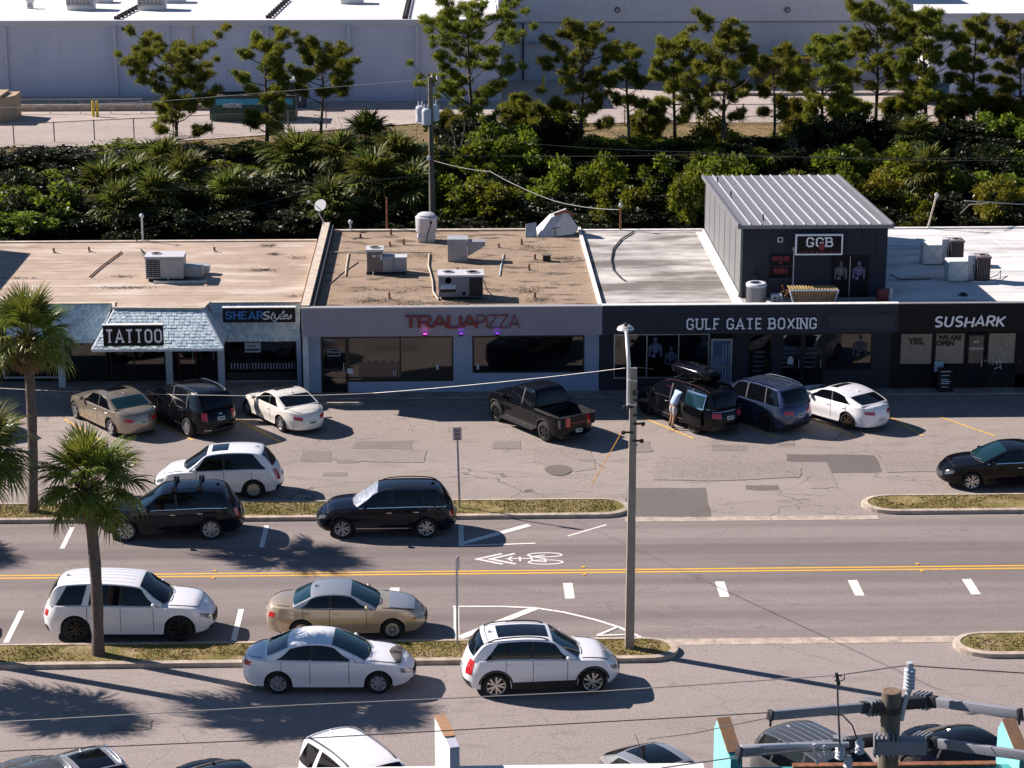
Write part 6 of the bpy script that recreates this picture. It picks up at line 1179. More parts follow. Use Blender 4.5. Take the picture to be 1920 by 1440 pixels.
def build_car(spec,label,cat,group=None):
    S=dict(L=4.8,W=1.84,H=1.45,xf=1.42,xr=-1.40,r=.33,rimr=.235,zl=.22,nf=5.4,nr=6.0,m=2.5,tum=.30,cr=.045,
        zt=[(-2.4,.92),(-1.2,.93),(1.0,.90),(1.9,.78),(2.4,.62)],prof=None,hood=.07,panes=(),spokes=5,rstyle='plain',rimmat=m_rims,paint=None,glass=m_cg,windtint=None,
        trim=None,rail=None,sun=None,hlq=(.58,.80),tlq=(.62,.86),tlth=(150,133),hlth=(26,47),front=.17,rear=.12,grille=True,chrome=False,plate=True,handle=None,bowf=.24,bowr=.10,bed=None,wnd=(.12,1.9),rwn=(4.12,4.85),roofmat=None,mir=True,roofpatch=None,seams=(),platez=.55,extra=None,stripes=0,archtrim=False,sidetrim=None)
    S.update(spec); A=S['L']/2; B=S['W']/2; zl=S['zl']; T=thing('parked_car' if cat!='pickup truck' else 'pickup_truck',label,cat,group=group)
    ztx=np.array([p[0] for p in S['zt']]); ztz=np.array([p[1] for p in S['zt']])
    def ztf(x): return float(sum(np.interp(x+d,ztx,ztz)*w_ for d,w_ in ((-.2,.2),(-.1,.2),(0,.2),(.1,.2),(.2,.2))))
    def hw(x): 
        u=min(1,abs(x)/A); return B*(1-u**(S['nf'] if x>0 else S['nr']))**(1/S['m'])
    def s_(z): return .055*(1-z)**2+.012*math.sin(z*9)*(z<.75)+.045*max(0,z)**4
    def pos(x,y,z):
        zt=ztf(x); q=(z-zl)/(zt-zl); e=sst(.70,1.0,abs(x)/A); 
        if x>0: fi=.10*max(0,1-q/.28)**2+S['front']*max(0,(q-.50)/.5)**2*max(.25,1-.0*q)
        else: fi=.09*max(0,1-q/.30)**2+S['rear']*max(0,(q-.45)/.55)**1.5-.02*math.exp(-((q-.42)/.08)**2)
        return Vector((x-math.copysign(fi*e,x),y*(1-s_(min(1,max(0,q)))),z))
    def th(t): # angle in degrees round the plan outline
        t=math.radians(t); c,s=math.cos(t),math.sin(t); n=S['nf'] if c>0 else S['nr']; return math.copysign(abs(c)**(2/n),c)*A, abs(s)**(2/S['m'])*B
    def wallq(t,q,sd):
        x,y=th(t); return pos(x,y*sd,zl+q*(ztf(x)-zl))
    # outline samples at even arc length
    raw=[th(t/4) for t in range(0,721)]; acc=[0]
    for a,b in zip(raw,raw[1:]): acc.append(acc[-1]+math.dist(a,b))
    N=128; half=[(np.interp(acc[-1]*i/N,acc,[p[0] for p in raw]),np.interp(acc[-1]*i/N,acc,[p[1] for p in raw])) for i in range(N+1)]
    Ra=S['r']+.06
    def zb(x,y):
        z=zl+.0
        if y>B*.45:
            for xw in (S['xf'],S['xr']):
                d=abs(x-xw)
                if d<Ra: z=max(z,S['r']+math.sqrt(Ra*Ra-d*d)-.01)
        return z
    rows=8; body=MB(); idx={}
    for sd in (1,-1):
        for i,(x,y) in enumerate(half):
            zt=ztf(x); b0=zb(x,y)
            for r in range(rows+1): 
                z=b0+(zt-b0)*(r/rows); idx[(sd,i,r)]=len(body.v); body.v.append(tuple(pos(x,y*sd,z)))
            p=pos(x,y*sd,zt); sc=max(0,1-.05/max(y,.06)); idx[(sd,i,rows+1)]=len(body.v); body.v.append((p.x*(1-.012),p.y*sc,zt+.022))
        for i in range(N):
            for r in range(rows+1): body.f.append((idx[(sd,i,r)],idx[(sd,i+1,r)],idx[(sd,i+1,r+1)],idx[(sd,i,r+1)]))
    nc=10; dk={}
    for i,(x,y) in enumerate(half):
        a=Vector(body.v[idx[(1,i,rows+1)]]); b=Vector(body.v[idx[(-1,i,rows+1)]])
        for j in range(nc+1):
            if j==0: dk[(i,j)]=idx[(1,i,rows+1)]; continue
            if j==nc: dk[(i,j)]=idx[(-1,i,rows+1)]; continue
            t=j/nc*2-1; p=a.lerp(b,j/nc); p.z+=S['hood']*min(1,y/B*1.1)*(1-abs(t)**2.6)-(.018*math.exp(-((abs(t)-.55)/.12)**2) if x>.6 else 0); dk[(i,j)]=len(body.v); body.v.append(tuple(p))
    for i in range(N):
        xm=(half[i][0]+half[i+1][0])/2
        if S['bed'] and S['bed'][0]<xm<S['bed'][1]: continue
        for j in range(nc): body.f.append((dk[(i,j)],dk[(i,j+1)],dk[(i+1,j+1)],dk[(i+1,j)]))
    def hb(x): return hw(x)*(1-.045)-.035
    def sy(x,z): 
        zt=ztf(x); h=max(0,z-zt); return hb(x)-S['tum']*h-.10*h*h
    PR=[Vector((p[0],0,p[1])) for p in S['prof']]; n=len(PR)
    def prof(k):
        k=max(0,min(n-1-1e-6,k)); i=int(k); t=k-i; p0,p1,p2,p3=PR[max(i-1,0)],PR[i],PR[i+1],PR[min(i+2,n-1)]
        te=.42; m1=(p2-p0)*te; m2=(p3-p1)*te
        return p1*(2*t**3-3*t*t+1)+m1*(t**3-2*t*t+t)+p2*(-2*t**3+3*t*t)+m2*(t**3-t*t)
    def top(k,t):
        p=prof(k); f=k/(n-1); bow=S['bowf']*max(0,1-f*2.6)-S['bowr']*max(0,(f-.62)/.38); hf=sst(0,.3,p.z-ztf(p.x)); cr=S['cr']*max(.25,hf)
        xe=p.x-bow; ze=p.z-cr; w_=sy(xe,ze); return Vector((p.x-bow*t*t,w_*t*(1-.0*abs(t)),p.z-cr*abs(t)**2.6))
    gh=MB(); K=44; sides=4; cols=12; rowsg=[]
    for i in range(K+1):
        k=(n-1)*i/K; e=top(k,1.0); zt=ztf(e.x)-.015; ring=[]
        for j in range(sides): z=lerp(zt,e.z,j/sides); ring.append((e.x,sy(e.x,z) if z>zt+.02 else hb(e.x),min(z,e.z)))
        full=[ (x,y,z) for x,y,z in ring]+[tuple(top(k,1-2*j/cols)) for j in range(cols+1)]+[(x,-y,z) for x,y,z in reversed(ring)]
        rowsg.append(full)
    M_=len(rowsg[0])
    gh.add([p for r_ in rowsg for p in r_],[(i*M_+j,(i+1)*M_+j,(i+1)*M_+j+1,i*M_+j+1) for i in range(K) for j in range(M_-1)]+[tuple(range(M_)),tuple(K*M_+j for j in range(M_-1,-1,-1))])
    obj('body',body,S['paint'],T,smooth=True,sharp=42); obj('cabin_roof',gh,S['roofmat'] or S['paint'],T,smooth=True,sharp=38)
    # generic patch lying on a surface function, lifted outwards by off
    def patch(name,fn,mat,nu=6,nv=4,off=.006,parent=T,sm=True):
        mb=MB(); vs=[]; e=1e-3
        for i in range(nu+1):
            for j in range(nv+1):
                u,v=i/nu,j/nv; p=fn(u,v); du=fn(min(1,u+e),v)-fn(max(0,u-e),v); dv=fn(u,min(1,v+e))-fn(u,max(0,v-e)); nn=du.cross(dv)
                if nn.length<1e-9: nn=Vector((p.x,p.y,p.z-.7))
                nn.normalize()
                if nn.dot(p-Vector((p.x*.5,0,.45)))<0: nn=-nn
                vs.append((p+nn*off,p-nn*.012))
        V_=[a for a,b in vs]+[b for a,b in vs]; q=len(vs); F_=[(i*(nv+1)+j,(i+1)*(nv+1)+j,(i+1)*(nv+1)+j+1,i*(nv+1)+j+1) for i in range(nu) for j in range(nv)]
        bd=[(i,0) for i in range(nu)]+[(nu,j) for j in range(nv)]+[(nu-i,nv) for i in range(nu)]+[(0,nv-j) for j in range(nv)]; ids=[a*(nv+1)+b for a,b in bd]
        F_+=[(ids[i],ids[(i+1)%len(ids)],q+ids[(i+1)%len(ids)],q+ids[i]) for i in range(len(ids))]
        return obj(name,MB().add(V_,F_),mat,parent,smooth=sm,sharp=50)
    wt=S['windtint'] or S['glass']
    fit=lambda k0,k1,w_: (lambda u,v: top(lerp(k0,k1,u),lerp(-w_,w_,v)))
    patch('windscreen',fit(S['wnd'][0],S['wnd'][1],.90),wt,8,10,.006)
    if S['rwn']: patch('rear_window',fit(S['rwn'][0],S['rwn'][1],.88),S.get('rearglass') or S['glass'],7,10,.007)
    patch('cowl',fit(.0,S['wnd'][0]-.01,.9),m_trim,2,10,.005)
    if S['sun']: patch('sunroof',fit(S['sun'][0],S['sun'][1],.62),m_cg,4,8,.006)
    if S['roofpatch']: patch('roof_panel',fit(2.02,3.98,.86),S['roofpatch'],10,10,.004)
    for s in range(S['stripes']):
        t=-.72+1.44*s/(S['stripes']-1); patch('roof_rib',(lambda t:lambda u,v: top(lerp(2.15,3.85,u),t-.012+.024*v))(t),S.get('ribmat') or S['paint'],8,1,.007)
    # side panes
    ks=[(n-1)*i/160 for i in range(161)]; E_=[top(k,1.0) for k in ks]; ex=np.array([e.x for e in E_])[::-1]; ez=np.array([e.z for e in E_])[::-1]; o_=np.argsort(ex); ex,ez=ex[o_],ez[o_]
    def ztop(x): return float(np.interp(x,ex,ez))-.035
    for sd in (1,-1):
        for (a0,a1,b0,b1) in S['panes']:      # bottom/top x of rear edge, bottom/top x of front edge
            def f(u,v,sd=sd):
                xa=lerp(a0,a1,v); xb=lerp(b0,b1,v); x=lerp(xa,xb,u); z0=ztf(x)+.030; z1=max(z0+.012,ztop(x)); z=lerp(z0,z1,v); return Vector((x,sd*sy(x,z),z))
            patch('side_window',f,S['glass'],12,3,.008)
        for pa,pb in zip(S['panes'],S['panes'][1:]):
            if pb[0]-pa[2]<.13:
                def fp(u,v,sd=sd,pa=pa,pb=pb):
                    x=lerp(lerp(pa[2],pa[3],v)-.02,lerp(pb[0],pb[1],v)+.02,u); z0=ztf(x)+.04; z=lerp(z0,max(z0+.012,ztop(x)),v); return Vector((x,sd*sy(x,z),z))
                patch('door_pillar',fp,m_trim,2,3,.005)
        a0=min(p[0] for p in S['panes']); b1=max(p[2] for p in S['panes'])
        if S['chrome']:
            def f2(u,v,sd=sd): x=lerp(a0-.03,b1+.03,u); z=ztf(x)+.018+.026*v; return Vector((x,sd*sy(x,z),z))
            patch('window_trim',f2,m_chr,12,1,.010)
        for x in S['seams']:
            patch('door_gap',lambda u,v,x=x,sd=sd: pos(x+.008*(2*u-1)+.0*v,sd*hw(x),lerp(zl+.09,ztf(x)-.01,v)),m_trim,1,8,.0025)
        for x in (S['handle'] or ()):
            z=ztf(x)-.13; p=pos(x,sd*hw(x),z); obj('door_handle',MB().bar((p.x-.09,p.y+sd*.018,z),(p.x+.09,p.y+sd*.018,z+.004),.022,.028),m_chr if S['chrome'] else S['paint'],T,bevel=.006)
        if S['mir']:
            xm=S['prof'][1][0]-.02 if not S.get('mirx') else S['mirx']; z=ztf(xm)+.09; y=sd*(hb(xm)+.12)
            mo=obj('door_mirror',MB().lathe([(0,-.075),(.06,-.06),(.085,0),(.065,.07),(0,.085)],n=12,axis='y'),S['paint'] if not S.get('mirmat') else S['mirmat'],T,smooth=True,loc=(xm,y,z)); mo.scale=(.8,1.25,.95)
            mo2=MB().bar((0,-sd*.13,-.05),(0,-sd*.02,-.02),.05,.03); obj('mirror_arm',mo2,m_trim,mo)
            obj('mirror_glass',MB().lathe([(0,0),(.062,0)],(-.07,0,0),12,'x'),m_cg,mo)
        # lamps
        h0,h1=S['hlth']; q0,q1=S['hlq']; obj_=patch('headlight',lambda u,v,sd=sd: wallq(lerp(h0,h1,u),lerp(lerp(q0,q0+.10,u),lerp(q1,q1+.07,u),v),sd),m_hl,8,3,.008)
        if S.get('amber'): patch('side_marker',lambda u,v,sd=sd: wallq(lerp(h1,h1+6,u),lerp(q0+.06,q1,v),sd),m_amb,3,2,.008)
        t0,t1=S['tlth']; q0,q1=S['tlq']; patch('taillight',lambda u,v,sd=sd: wallq(lerp(t0,t1,u),lerp(lerp(q0,q0+S.get('tlrise',.03),u),q1,v),sd),m_tl,7,3,.008)
        if S['trim']:
            for (x0,x1) in ((S['xr']+Ra+.01,S['xf']-Ra-.01),):
                patch('sill_trim',lambda u,v,sd=sd,x0=x0,x1=x1: pos(lerp(x0,x1,u),sd*hw(lerp(x0,x1,u)),lerp(zl+.005,zl+S['trim'],v)),m_trim,10,2,.010)
        if S['sidetrim']:
            z=S['sidetrim']; patch('side_trim',lambda u,v,sd=sd: pos(lerp(S['xr']+Ra+.05,S['xf']-Ra-.05,u),sd*hw(lerp(S['xr']+Ra,S['xf']-Ra,u)),z+.02*v),m_chr,10,1,.012)
        for xw in (S['xf'],S['xr']):
            y0=hw(xw)*.965; arch=MB(); m=18; vv=[]
            for i in range(m+1):
                a=math.pi*i/m; x=xw+Ra*math.cos(a); z=max(zl,S['r']+Ra*math.sin(a)-.012) if 0<i<m else zl; vv+=[(x,sd*y0*(1-.01),z),(x,sd*(y0-.34),z)]
            arch.add(vv,[(2*i,2*i+1,2*i+3,2*i+2) for i in range(m)]); obj('wheel_arch',arch,m_trim,T)
            if S['archtrim']:
                def fa(u,v,xw=xw,sd=sd):
                    a=math.pi*lerp(.03,.97,u); rr=Ra+.005+.055*v; x=xw+rr*math.cos(a); z=max(zl+.01,S['r']+rr*math.sin(a)-.01); return pos(x,sd*hw(x),z)
                patch('arch_trim',fa,m_trim,16,1,.010)
    u=MB().box(-A+.30,A-.32,-(B-.36),B-.36,.20,.60); u.box(S['xr']+Ra,S['xf']-Ra,-(B-.12),B-.12,zl,zl+.06)
    obj('underbody',u,m_trim,T)
    # bonnet and boot shut lines, wipers
    def deck(x,t): y=hw(x); p=pos(x,y*t,ztf(x)); return p+Vector((-.012*x,0,.022+S['hood']*min(1,y/B*1.1)*(1-abs(t)**2.6)))
    xc=S['prof'][0][0]
    if not S['bed'] or True:
        for t in (-.86,.86): patch('bonnet_gap',lambda u,v,t=t: deck(lerp(xc-.02,A*.90,u),t+(.009*(2*v-1))),m_trim,12,1,.004)
        patch('bonnet_gap',lambda u,v: deck(A*.90+.009*(2*v-1)-.05*(2*u-1)**2,lerp(-.86,.86,u)),m_trim,10,1,.004)
    xe_=S['prof'][-1][0]
    if xe_+A>.45 and not S['bed']:
        for t in (-.84,.84): patch('boot_gap',lambda u,v,t=t: deck(lerp(xe_-.04,-A*.965,u),t+(.009*(2*v-1))),m_trim,6,1,.004)
    for s0,s1 in ((-.62,-.02),(.05,.66)):
        a,b=top(.10,s0),top(.34,s1); m__=top(.2,(s0+s1)/2); obj('wiper',MB().tube([a+Vector((.02,0,.02)),m__+Vector((.02,0,.03)),b+Vector((.02,0,.02))],.011,4),m_trim,T)
    # nose and tail
    cx=lambda q: pos(A*.999,0,zl+q*(ztf(A)-zl)).x
    def face(sgn,y0,y1,q0,q1):
        def f(u,v):
            y=lerp(y0,y1,u); yy=min(abs(y),B*.9); n_=S['nf'] if sgn>0 else S['nr']; x=A*(1-(yy/B)**S['m'])**(1/n_); x=sgn*x; z=zl+lerp(q0,q1,v)*(ztf(x)-zl); return pos(x,y,z)
        return f
    if S['grille']:
        g_=patch('grille',face(1,-B*.42,B*.42,S.get('gq',(.34,.70))[0],S.get('gq',(.34,.70))[1]),m_trim,8,3,.008)
        for k in range(3): 
            q=lerp(.38,.68,(k+.5)/3); patch('grille_bar',face(1,-B*.38,B*.38,q,q+.025),m_chr if S['chrome'] else m_trim,8,1,.018,parent=g_)
    patch('lower_intake',face(1,-B*.55,B*.55,.06,.22),m_trim,8,2,.008)
    if S['trim'] or S.get('reardark'): patch('rear_bumper_trim',face(-1,-B*.74,B*.74,.0,.24),m_trim,10,3,.010)
    pl=patch('number_plate',face(-1,-.155,.155,S['platez'],S['platez']+.17),m_plate,2,1,.016,sm=False) if S['plate'] else None
    if pl: patch('plate_characters',face(-1,-.11,.11,S['platez']+.055,S['platez']+.12),m_plt,2,1,.019,parent=pl,sm=False)
    if S.get('tailbar'): patch('tail_trim',face(-1,-B*.70,B*.70,S['tailbar'],S['tailbar']+.03),S.get('tailbarmat',m_chr),10,1,.012)
    if S.get('badge'): patch('badge',face(-1,-.07,.07,S['badge'],S['badge']+.07),m_chr,2,2,.013)
    if S.get('reargap'): patch('tailgate_gap',face(-1,-B*.72,B*.72,S['reargap'],S['reargap']+.018),m_trim,10,1,.0025)
    if S.get('exh'): 
        for sd in (1,-1): obj('exhaust',MB().lathe([(.04,-A-.0),(.045,-A+.1)],(0,sd*B*.55,zl+.06),10,'x'),m_chr,T)
    if S['rail']:
        for sd in (1,-1):
            pts_=[top(lerp(2.12,3.95,i/8),sd*.90)+Vector((0,sd*.0,.012+.05*math.sin(math.pi*min(1,max(0,i/8*1.0)))**.3)) for i in range(9)]
            obj('roof_rail',MB().tube(pts_,.020,6),S['rail'],T,smooth=True)
    fn=top(lerp(3,4,.75),0); 
    if S.get('fin',True): obj('roof_fin',MB().add([(fn.x+.09,-.02,fn.z),(fn.x+.09,.02,fn.z),(fn.x-.08,.025,fn.z),(fn.x-.08,-.025,fn.z),(fn.x-.06,0,fn.z+.065)],[(0,1,2,3),(0,1,4),(1,2,4),(2,3,4),(3,0,4)]),S['roofmat'] or S['paint'],T)
    if S.get('spoiler'): patch('spoiler',lambda u,v: top(lerp(3.93,4.10,u),lerp(-.9,.9,v)),S['paint'],3,10,.028)
    for xw in (S['xf'],S['xr']):
        for sd in (1,-1):
            ty,rm,bk=wheel_meshes(S['r'],S['rimr'],S['spokes'],S['rstyle'],S['rimmat']); y=hw(xw)*.955
            w_=bpy.data.objects.new('wheel',None); COL.objects.link(w_); w_.parent=T; w_.location=(xw,sd*y,S['r']); w_.rotation_euler=(0,0,math.pi if sd>0 else 0)
            for me,nm in ((ty,'tyre'),(rm,'rim'),(bk,'brake_disc')): obj(nm,me,None,w_)
            w_.rotation_euler=(0,xw*3,math.pi if sd>0 else 0) if False else (0,0,math.pi if sd>0 else 0)
    if S['bed']:
        x0,x1=S['bed']; zt=ztf((x0+x1)/2); bl=pbr('bed_liner',(0.008,0.008,0.009),.8); wi=B-.14; rr=MB(); 
        rr.box(x0,x1,-wi,wi,.70,.74); rr.box(x0-.0,x0+.04,-wi,wi,.74,zt); rr.box(x1-.05,x1,-wi,wi,.74,zt+.02)
        for sd in (1,-1): rr.box(x0+.04,x1-.05,min(sd*wi,sd*(wi-.04)),max(sd*wi,sd*(wi-.04)),.74,zt)
        obj('cargo_bed',rr,bl,T)
        for sd in (1,-1): obj('bed_rail',MB().box(x0,x1+.02,min(sd*(wi-.03),sd*(B-.06)),max(sd*(wi-.03),sd*(B-.06)),zt+.004,zt+.045),m_trim,T,bevel=.012)
        obj('tailgate_cap',MB().box(x0-.06,x0+.06,-wi,wi,zt+.004,zt+.04),m_trim,T,bevel=.012)
        st=MB()
        for sd in (1,-1): st.bar((S['xr']+Ra+.1,sd*(B+.02),.34),(S['xf']-Ra-.05,sd*(B+.02),.34),.12,.07)
        obj('side_step',st,m_trim,T)
    T['top']=0; del T['top']
    return T,dict(S=S,top=top,pos=pos,hw=hw,ztf=ztf,patch=patch,sy=sy,face=face,B=B,A=A)
def place(T,S,fpx=None,rpx=None,hd=None,near=None,end=None):
    """put the car so that the near-side wheel(s) stand where the photo shows them; near=+1 left side, -1 right side"""
    y=near*(S['W']/2-.04)
    if fpx and rpx:
        f,r=G(*fpx),G(*rpx); hd=math.atan2(f.y-r.y,f.x-r.x)
        if end is not None: hd=end
        mid=(f+r)/2; xm=(S['xf']+S['xr'])/2
    elif rpx: mid=G(*rpx); xm=S['xr']
    else: mid=G(*fpx); xm=S['xf']
    c,s=math.cos(hd),math.sin(hd); T.location=(mid.x-(c*xm-s*y),mid.y-(s*xm+c*y),0.008); T.rotation_euler=(0,0,hd); return hd
W_=lambda n,c,**k: paint(n,c,**k)
p_white=W_('white_car_paint',(0.80,0.80,0.83),rough=.3); p_pearl=W_('pearl_paint',(0.74,0.71,0.65),rough=.3); p_blk=W_('black_car_paint',(0.004,0.004,0.006),rough=.12,coat=.15); p_navy=W_('blue_black_paint',(0.004,0.005,0.013),rough=.12,coat=.2); p_champ=W_('champagne_paint',(0.33,0.28,0.22),rough=.3,metal=.55); p_gold=W_('beige_metallic',(0.46,0.37,0.27),rough=.32,metal=.45); p_slate=W_('slate_blue_metallic',(0.045,0.068,0.135),rough=.25,metal=.5); p_sil=W_('silver_paint',(0.45,0.45,0.46),rough=.3,metal=.6); p_dgrey=W_('dark_grey_paint',(0.05,0.052,0.058),rough=.4); p_grey=W_('grey_paint',(0.14,0.145,0.155),rough=.3,metal=.4)
SEDAN=dict(L=4.87,W=1.83,H=1.47,xf=1.42,xr=-1.36,zt=[(-2.45,.92),(-2.1,.98),(-1.3,.98),(.9,.93),(1.5,.89),(2.1,.80),(2.44,.70)],prof=[(1.22,.99),(.72,1.22),(.10,1.43),(-.45,1.47),(-1.05,1.38),(-1.78,1.06)],panes=[(-1.42,-1.02,-.50,-.42),(-.42,-.36,.86,.22)],seams=(-.46,.62,-1.25),handle=(-.28,-1.12))
SUV=dict(L=4.7,W=1.86,H=1.67,xf=1.42,xr=-1.37,r=.36,rimr=.25,nr=7,nf=5.6,zl=.25,zt=[(-2.35,1.02),(-1.2,1.07),(.9,1.02),(1.4,1.0),(2.0,.92),(2.36,.80)],prof=[(1.15,1.08),(.72,1.34),(.22,1.60),(-.7,1.67),(-1.75,1.60),(-2.16,1.12)],rear=.16,panes=[(-2.0,-1.62,-1.32,-1.18),(-1.2,-1.08,-.28,-.24),(-.20,-.16,.86,.36)],seams=(-.24,.72,-1.2),handle=(-.1,-1.0),trim=.13,rwn=(4.1,4.92),tlq=(.60,.98),tlth=(152,136),platez=.50,tum=.26,reardark=1)
def mk(base,label,cat,over,pl,group=None):
    sp=dict(base); sp.update(over); T,F_=build_car(sp,label,cat,group); place(T,F_['S'],**pl); return T,F_
HD=None
rowgrp='cars parked nose in before the shops'
# 1 champagne sedan
T,F1=mk(SEDAN,'champagne sedan with dark glass roof parked nose in before the tattoo shop','car',dict(L=4.94,W=1.88,xf=1.50,xr=-1.42,r=.345,rimr=.26,spokes=5,rstyle='split',paint=p_champ,sun=(2.1,3.1),rearglass=m_cgt,chrome=True,tlq=(.60,.78),tlth=(161,134),platez=.50,handle=(-.28,-1.12)),dict(fpx=(141.6,786),rpx=(206,817),near=1))
HD=T.rotation_euler.z
# 2 big black SUV
T,F2=mk(SUV,'large black sport utility with silver roof rails between champagne sedan and pearl coupe','car',dict(L=5.0,W=1.98,H=1.75,xf=1.50,xr=-1.42,r=.38,rimr=.28,spokes=10,rstyle='thin',paint=p_blk,rail=m_chr,
    zt=[(-2.5,1.06),(-1.2,1.10),(.9,1.06),(1.5,1.04),(2.2,.95),(2.5,.78)],prof=[(1.25,1.12),(.8,1.40),(.3,1.68),(-.8,1.76),(-1.95,1.68),(-2.34,1.18)],panes=[(-2.15,-1.85,-1.42,-1.30),(-1.34,-1.24,-.32,-.28),(-.24,-.2,.94,.44)],trim=None,sidetrim=.40,platez=.60,tailbar=.16,badge=.86,spoiler=1),dict(rpx=(350,819),hd=HD,near=1))
# 3 pearl coupe
T,F3=mk(SEDAN,'pearl white two door coupe with sunroof parked beside the black sport utility','car',dict(L=4.87,W=1.80,H=1.36,xf=1.35,xr=-1.34,r=.325,rimr=.215,nf=4.4,nr=4.4,spokes=5,rstyle='wide',paint=p_pearl,sun=(2.15,2.9),zt=[(-2.45,.80),(-2.0,.90),(-1.2,.91),(.9,.87),(1.6,.80),(2.44,.58)],
    prof=[(1.10,.93),(.62,1.14),(.05,1.32),(-.35,1.36),(-.85,1.30),(-1.65,.99)],panes=[(-1.12,-.82,-.48,-.44),(-.42,-.38,.80,.16)],seams=(.66,-.6),handle=(-.42,),tlq=(.62,.84),tlth=(160,137),platez=.40,tailbar=.58,tailbarmat=p_pearl),dict(fpx=(464,780),rpx=(524,810),near=1))
# 4 white crossover
T,F4=mk(SUV,'white crossover with small sunroof parked behind the black crossover at the far island','car',dict(L=4.52,W=1.82,H=1.68,xf=1.36,xr=-1.26,r=.345,rimr=.22,spokes=8,rstyle='wide',paint=p_white,sun=(2.15,2.75),trim=None,zt=[(-2.25,1.0),(-1.2,1.06),(.9,1.0),(1.4,.97),(1.95,.86),(2.26,.66)],
    prof=[(1.22,1.06),(.78,1.34),(.30,1.60),(-.6,1.68),(-1.55,1.60),(-2.02,1.12)],panes=[(-1.72,-1.25,-.30,-.26),(-.20,-.16,.92,.42)],chrome=False,tlq=(.50,1.0),tlth=(153,135),rearglass=m_cg,nf=4.8),dict(rpx=(476,936),hd=R(181),near=1))
# 5 black crossover with crossbars
T,F5=mk(SUV,'black crossover with roof crossbars parked on the road behind the shorter palm','car',dict(L=4.83,W=1.91,H=1.67,xf=1.47,xr=-1.34,r=.37,rimr=.27,spokes=7,rstyle='split',paint=p_navy,chrome=True,trim=None,panes=[(-1.85,-1.35,-.28,-.24),(-.20,-.16,.86,.36)],windtint=m_cgt,rail=None,sun=(2.1,3.7),nf=4.8),dict(fpx=(235.5,1017),rpx=(397,1013),near=1))
for k in (2.45,3.3):
    a,b=F5['top'](k,.86),F5['top'](k,-.86); 
    c=MB().bar(a+Vector((0,0,.12)),b+Vector((0,0,.12)),.07,.04); 
    for q in (a,b): c.box(q.x-.09,q.x+.09,q.y-.05,q.y+.05,q.z-.0,q.z+.14)
    obj('roof_crossbar',c,m_trim,T,bevel=.01)
# 6 navy crossover with sunshade
T,F6=mk(SUV,'dark navy crossover with silver windscreen sunshade parked on the road','car',dict(L=4.70,W=1.84,H=1.67,xf=1.46,xr=-1.33,r=.36,rimr=.255,spokes=5,rstyle='split',paint=p_navy,chrome=True,trim=None,sidetrim=.36,windtint=pbr('silver_sunshade',(0.42,0.45,0.50),.3,metal=.5,var=.45,scale=9),rail=m_trim,sun=(2.1,3.4),panes=[(-1.95,-1.70,-1.30,-1.22),(-1.26,-1.18,-.28,-.24),(-.20,-.16,.86,.36)],tlq=(.55,.80)),dict(fpx=(642.5,1011.7),rpx=(799,1010),near=1))
# 7 pickup
T,F7=mk(SEDAN,'black crew cab pickup truck parked askew in the middle of the lot','pickup truck',dict(L=5.40,W=1.89,H=1.79,xf=1.62,xr=-1.64,r=.40,rimr=.25,nf=6,nr=12,spokes=6,rstyle='wide',rimmat=m_rimb,paint=p_blk,zl=.34,rear=.03,front=.14,hood=.05,bed=(-2.60,-1.02),rail=None,
    zt=[(-2.7,1.10),(-1.0,1.10),(.9,1.10),(1.6,1.10),(2.3,1.04),(2.7,.86)],prof=[(1.25,1.15),(.92,1.42),(.52,1.72),(.0,1.80),(-.72,1.76),(-.98,1.20)],panes=[(-.78,-.72,-.16,-.14),(-.08,-.06,.94,.56)],seams=(-.12,.88,-.92),handle=(.02,-.8),tlq=(.52,.98),tlth=(160,147),platez=.20,windtint=m_cg,bowr=.0,rwn=(4.2,4.9),fin=False,hood_=0,archtrim=True,amber=True,stripes=0),dict(fpx=(928.5,790),rpx=(1019,828),near=1))
F7['patch']('tailgate_lettering',F7['face'](-1,-.36,.36,.66,.73),m_red,4,1,.010)
# 8 minivan, door slid back
VAN=dict(SUV); VAN.update(L=5.16,W=1.99,H=1.76,xf=1.62,xr=-1.47,r=.36,rimr=.27,zt=[(-2.55,1.05),(-1.2,1.08),(.9,1.04),(1.7,1.0),(2.25,.88),(2.58,.68)],prof=[(1.75,1.06),(1.25,1.36),(.7,1.64),(-.8,1.76),(-2.1,1.68),(-2.48,1.14)],panes=[(-2.2,-1.95,-1.25,-1.22),(-1.18,-1.15,-.02,.0),(.06,.08,1.35,.80)],trim=None)
T8,F8=mk(VAN,'black minivan with sliding door open and a black roof box before the boxing gym','car',dict(paint=p_blk,chrome=True,rail=pbr('dark_rail',(0.10,0.06,0.07),.3,metal=.7),rimmat=m_rimb,spokes=5,rstyle='split',handle=(.18,),platez=.52,tailbar=.90,rearglass=m_cg,sidetrim=.42,tlq=(.60,.86),tlth=(162,138)),dict(fpx=(1209,779),rpx=(1295.6,812),near=1))
F8['patch']('dark_doorway_patch',lambda u,v: (lambda x:F8['pos'](x,F8['hw'](x),lerp(.36,1.06,v)))(lerp(-.02,-.95,u)),m_dark,8,4,.004)  # black patch on the closed side stands in for the shaded cabin
def dv(u,v):
    x=lerp(-.98,-2.02,u); z=lerp(.36,1.04,v); p=F8['pos'](x,F8['hw'](x),z); return Vector((p.x,max(p.y,.90)+.09,p.z))
sd8=F8['patch']('sliding_door',dv,p_blk,8,5,.02)
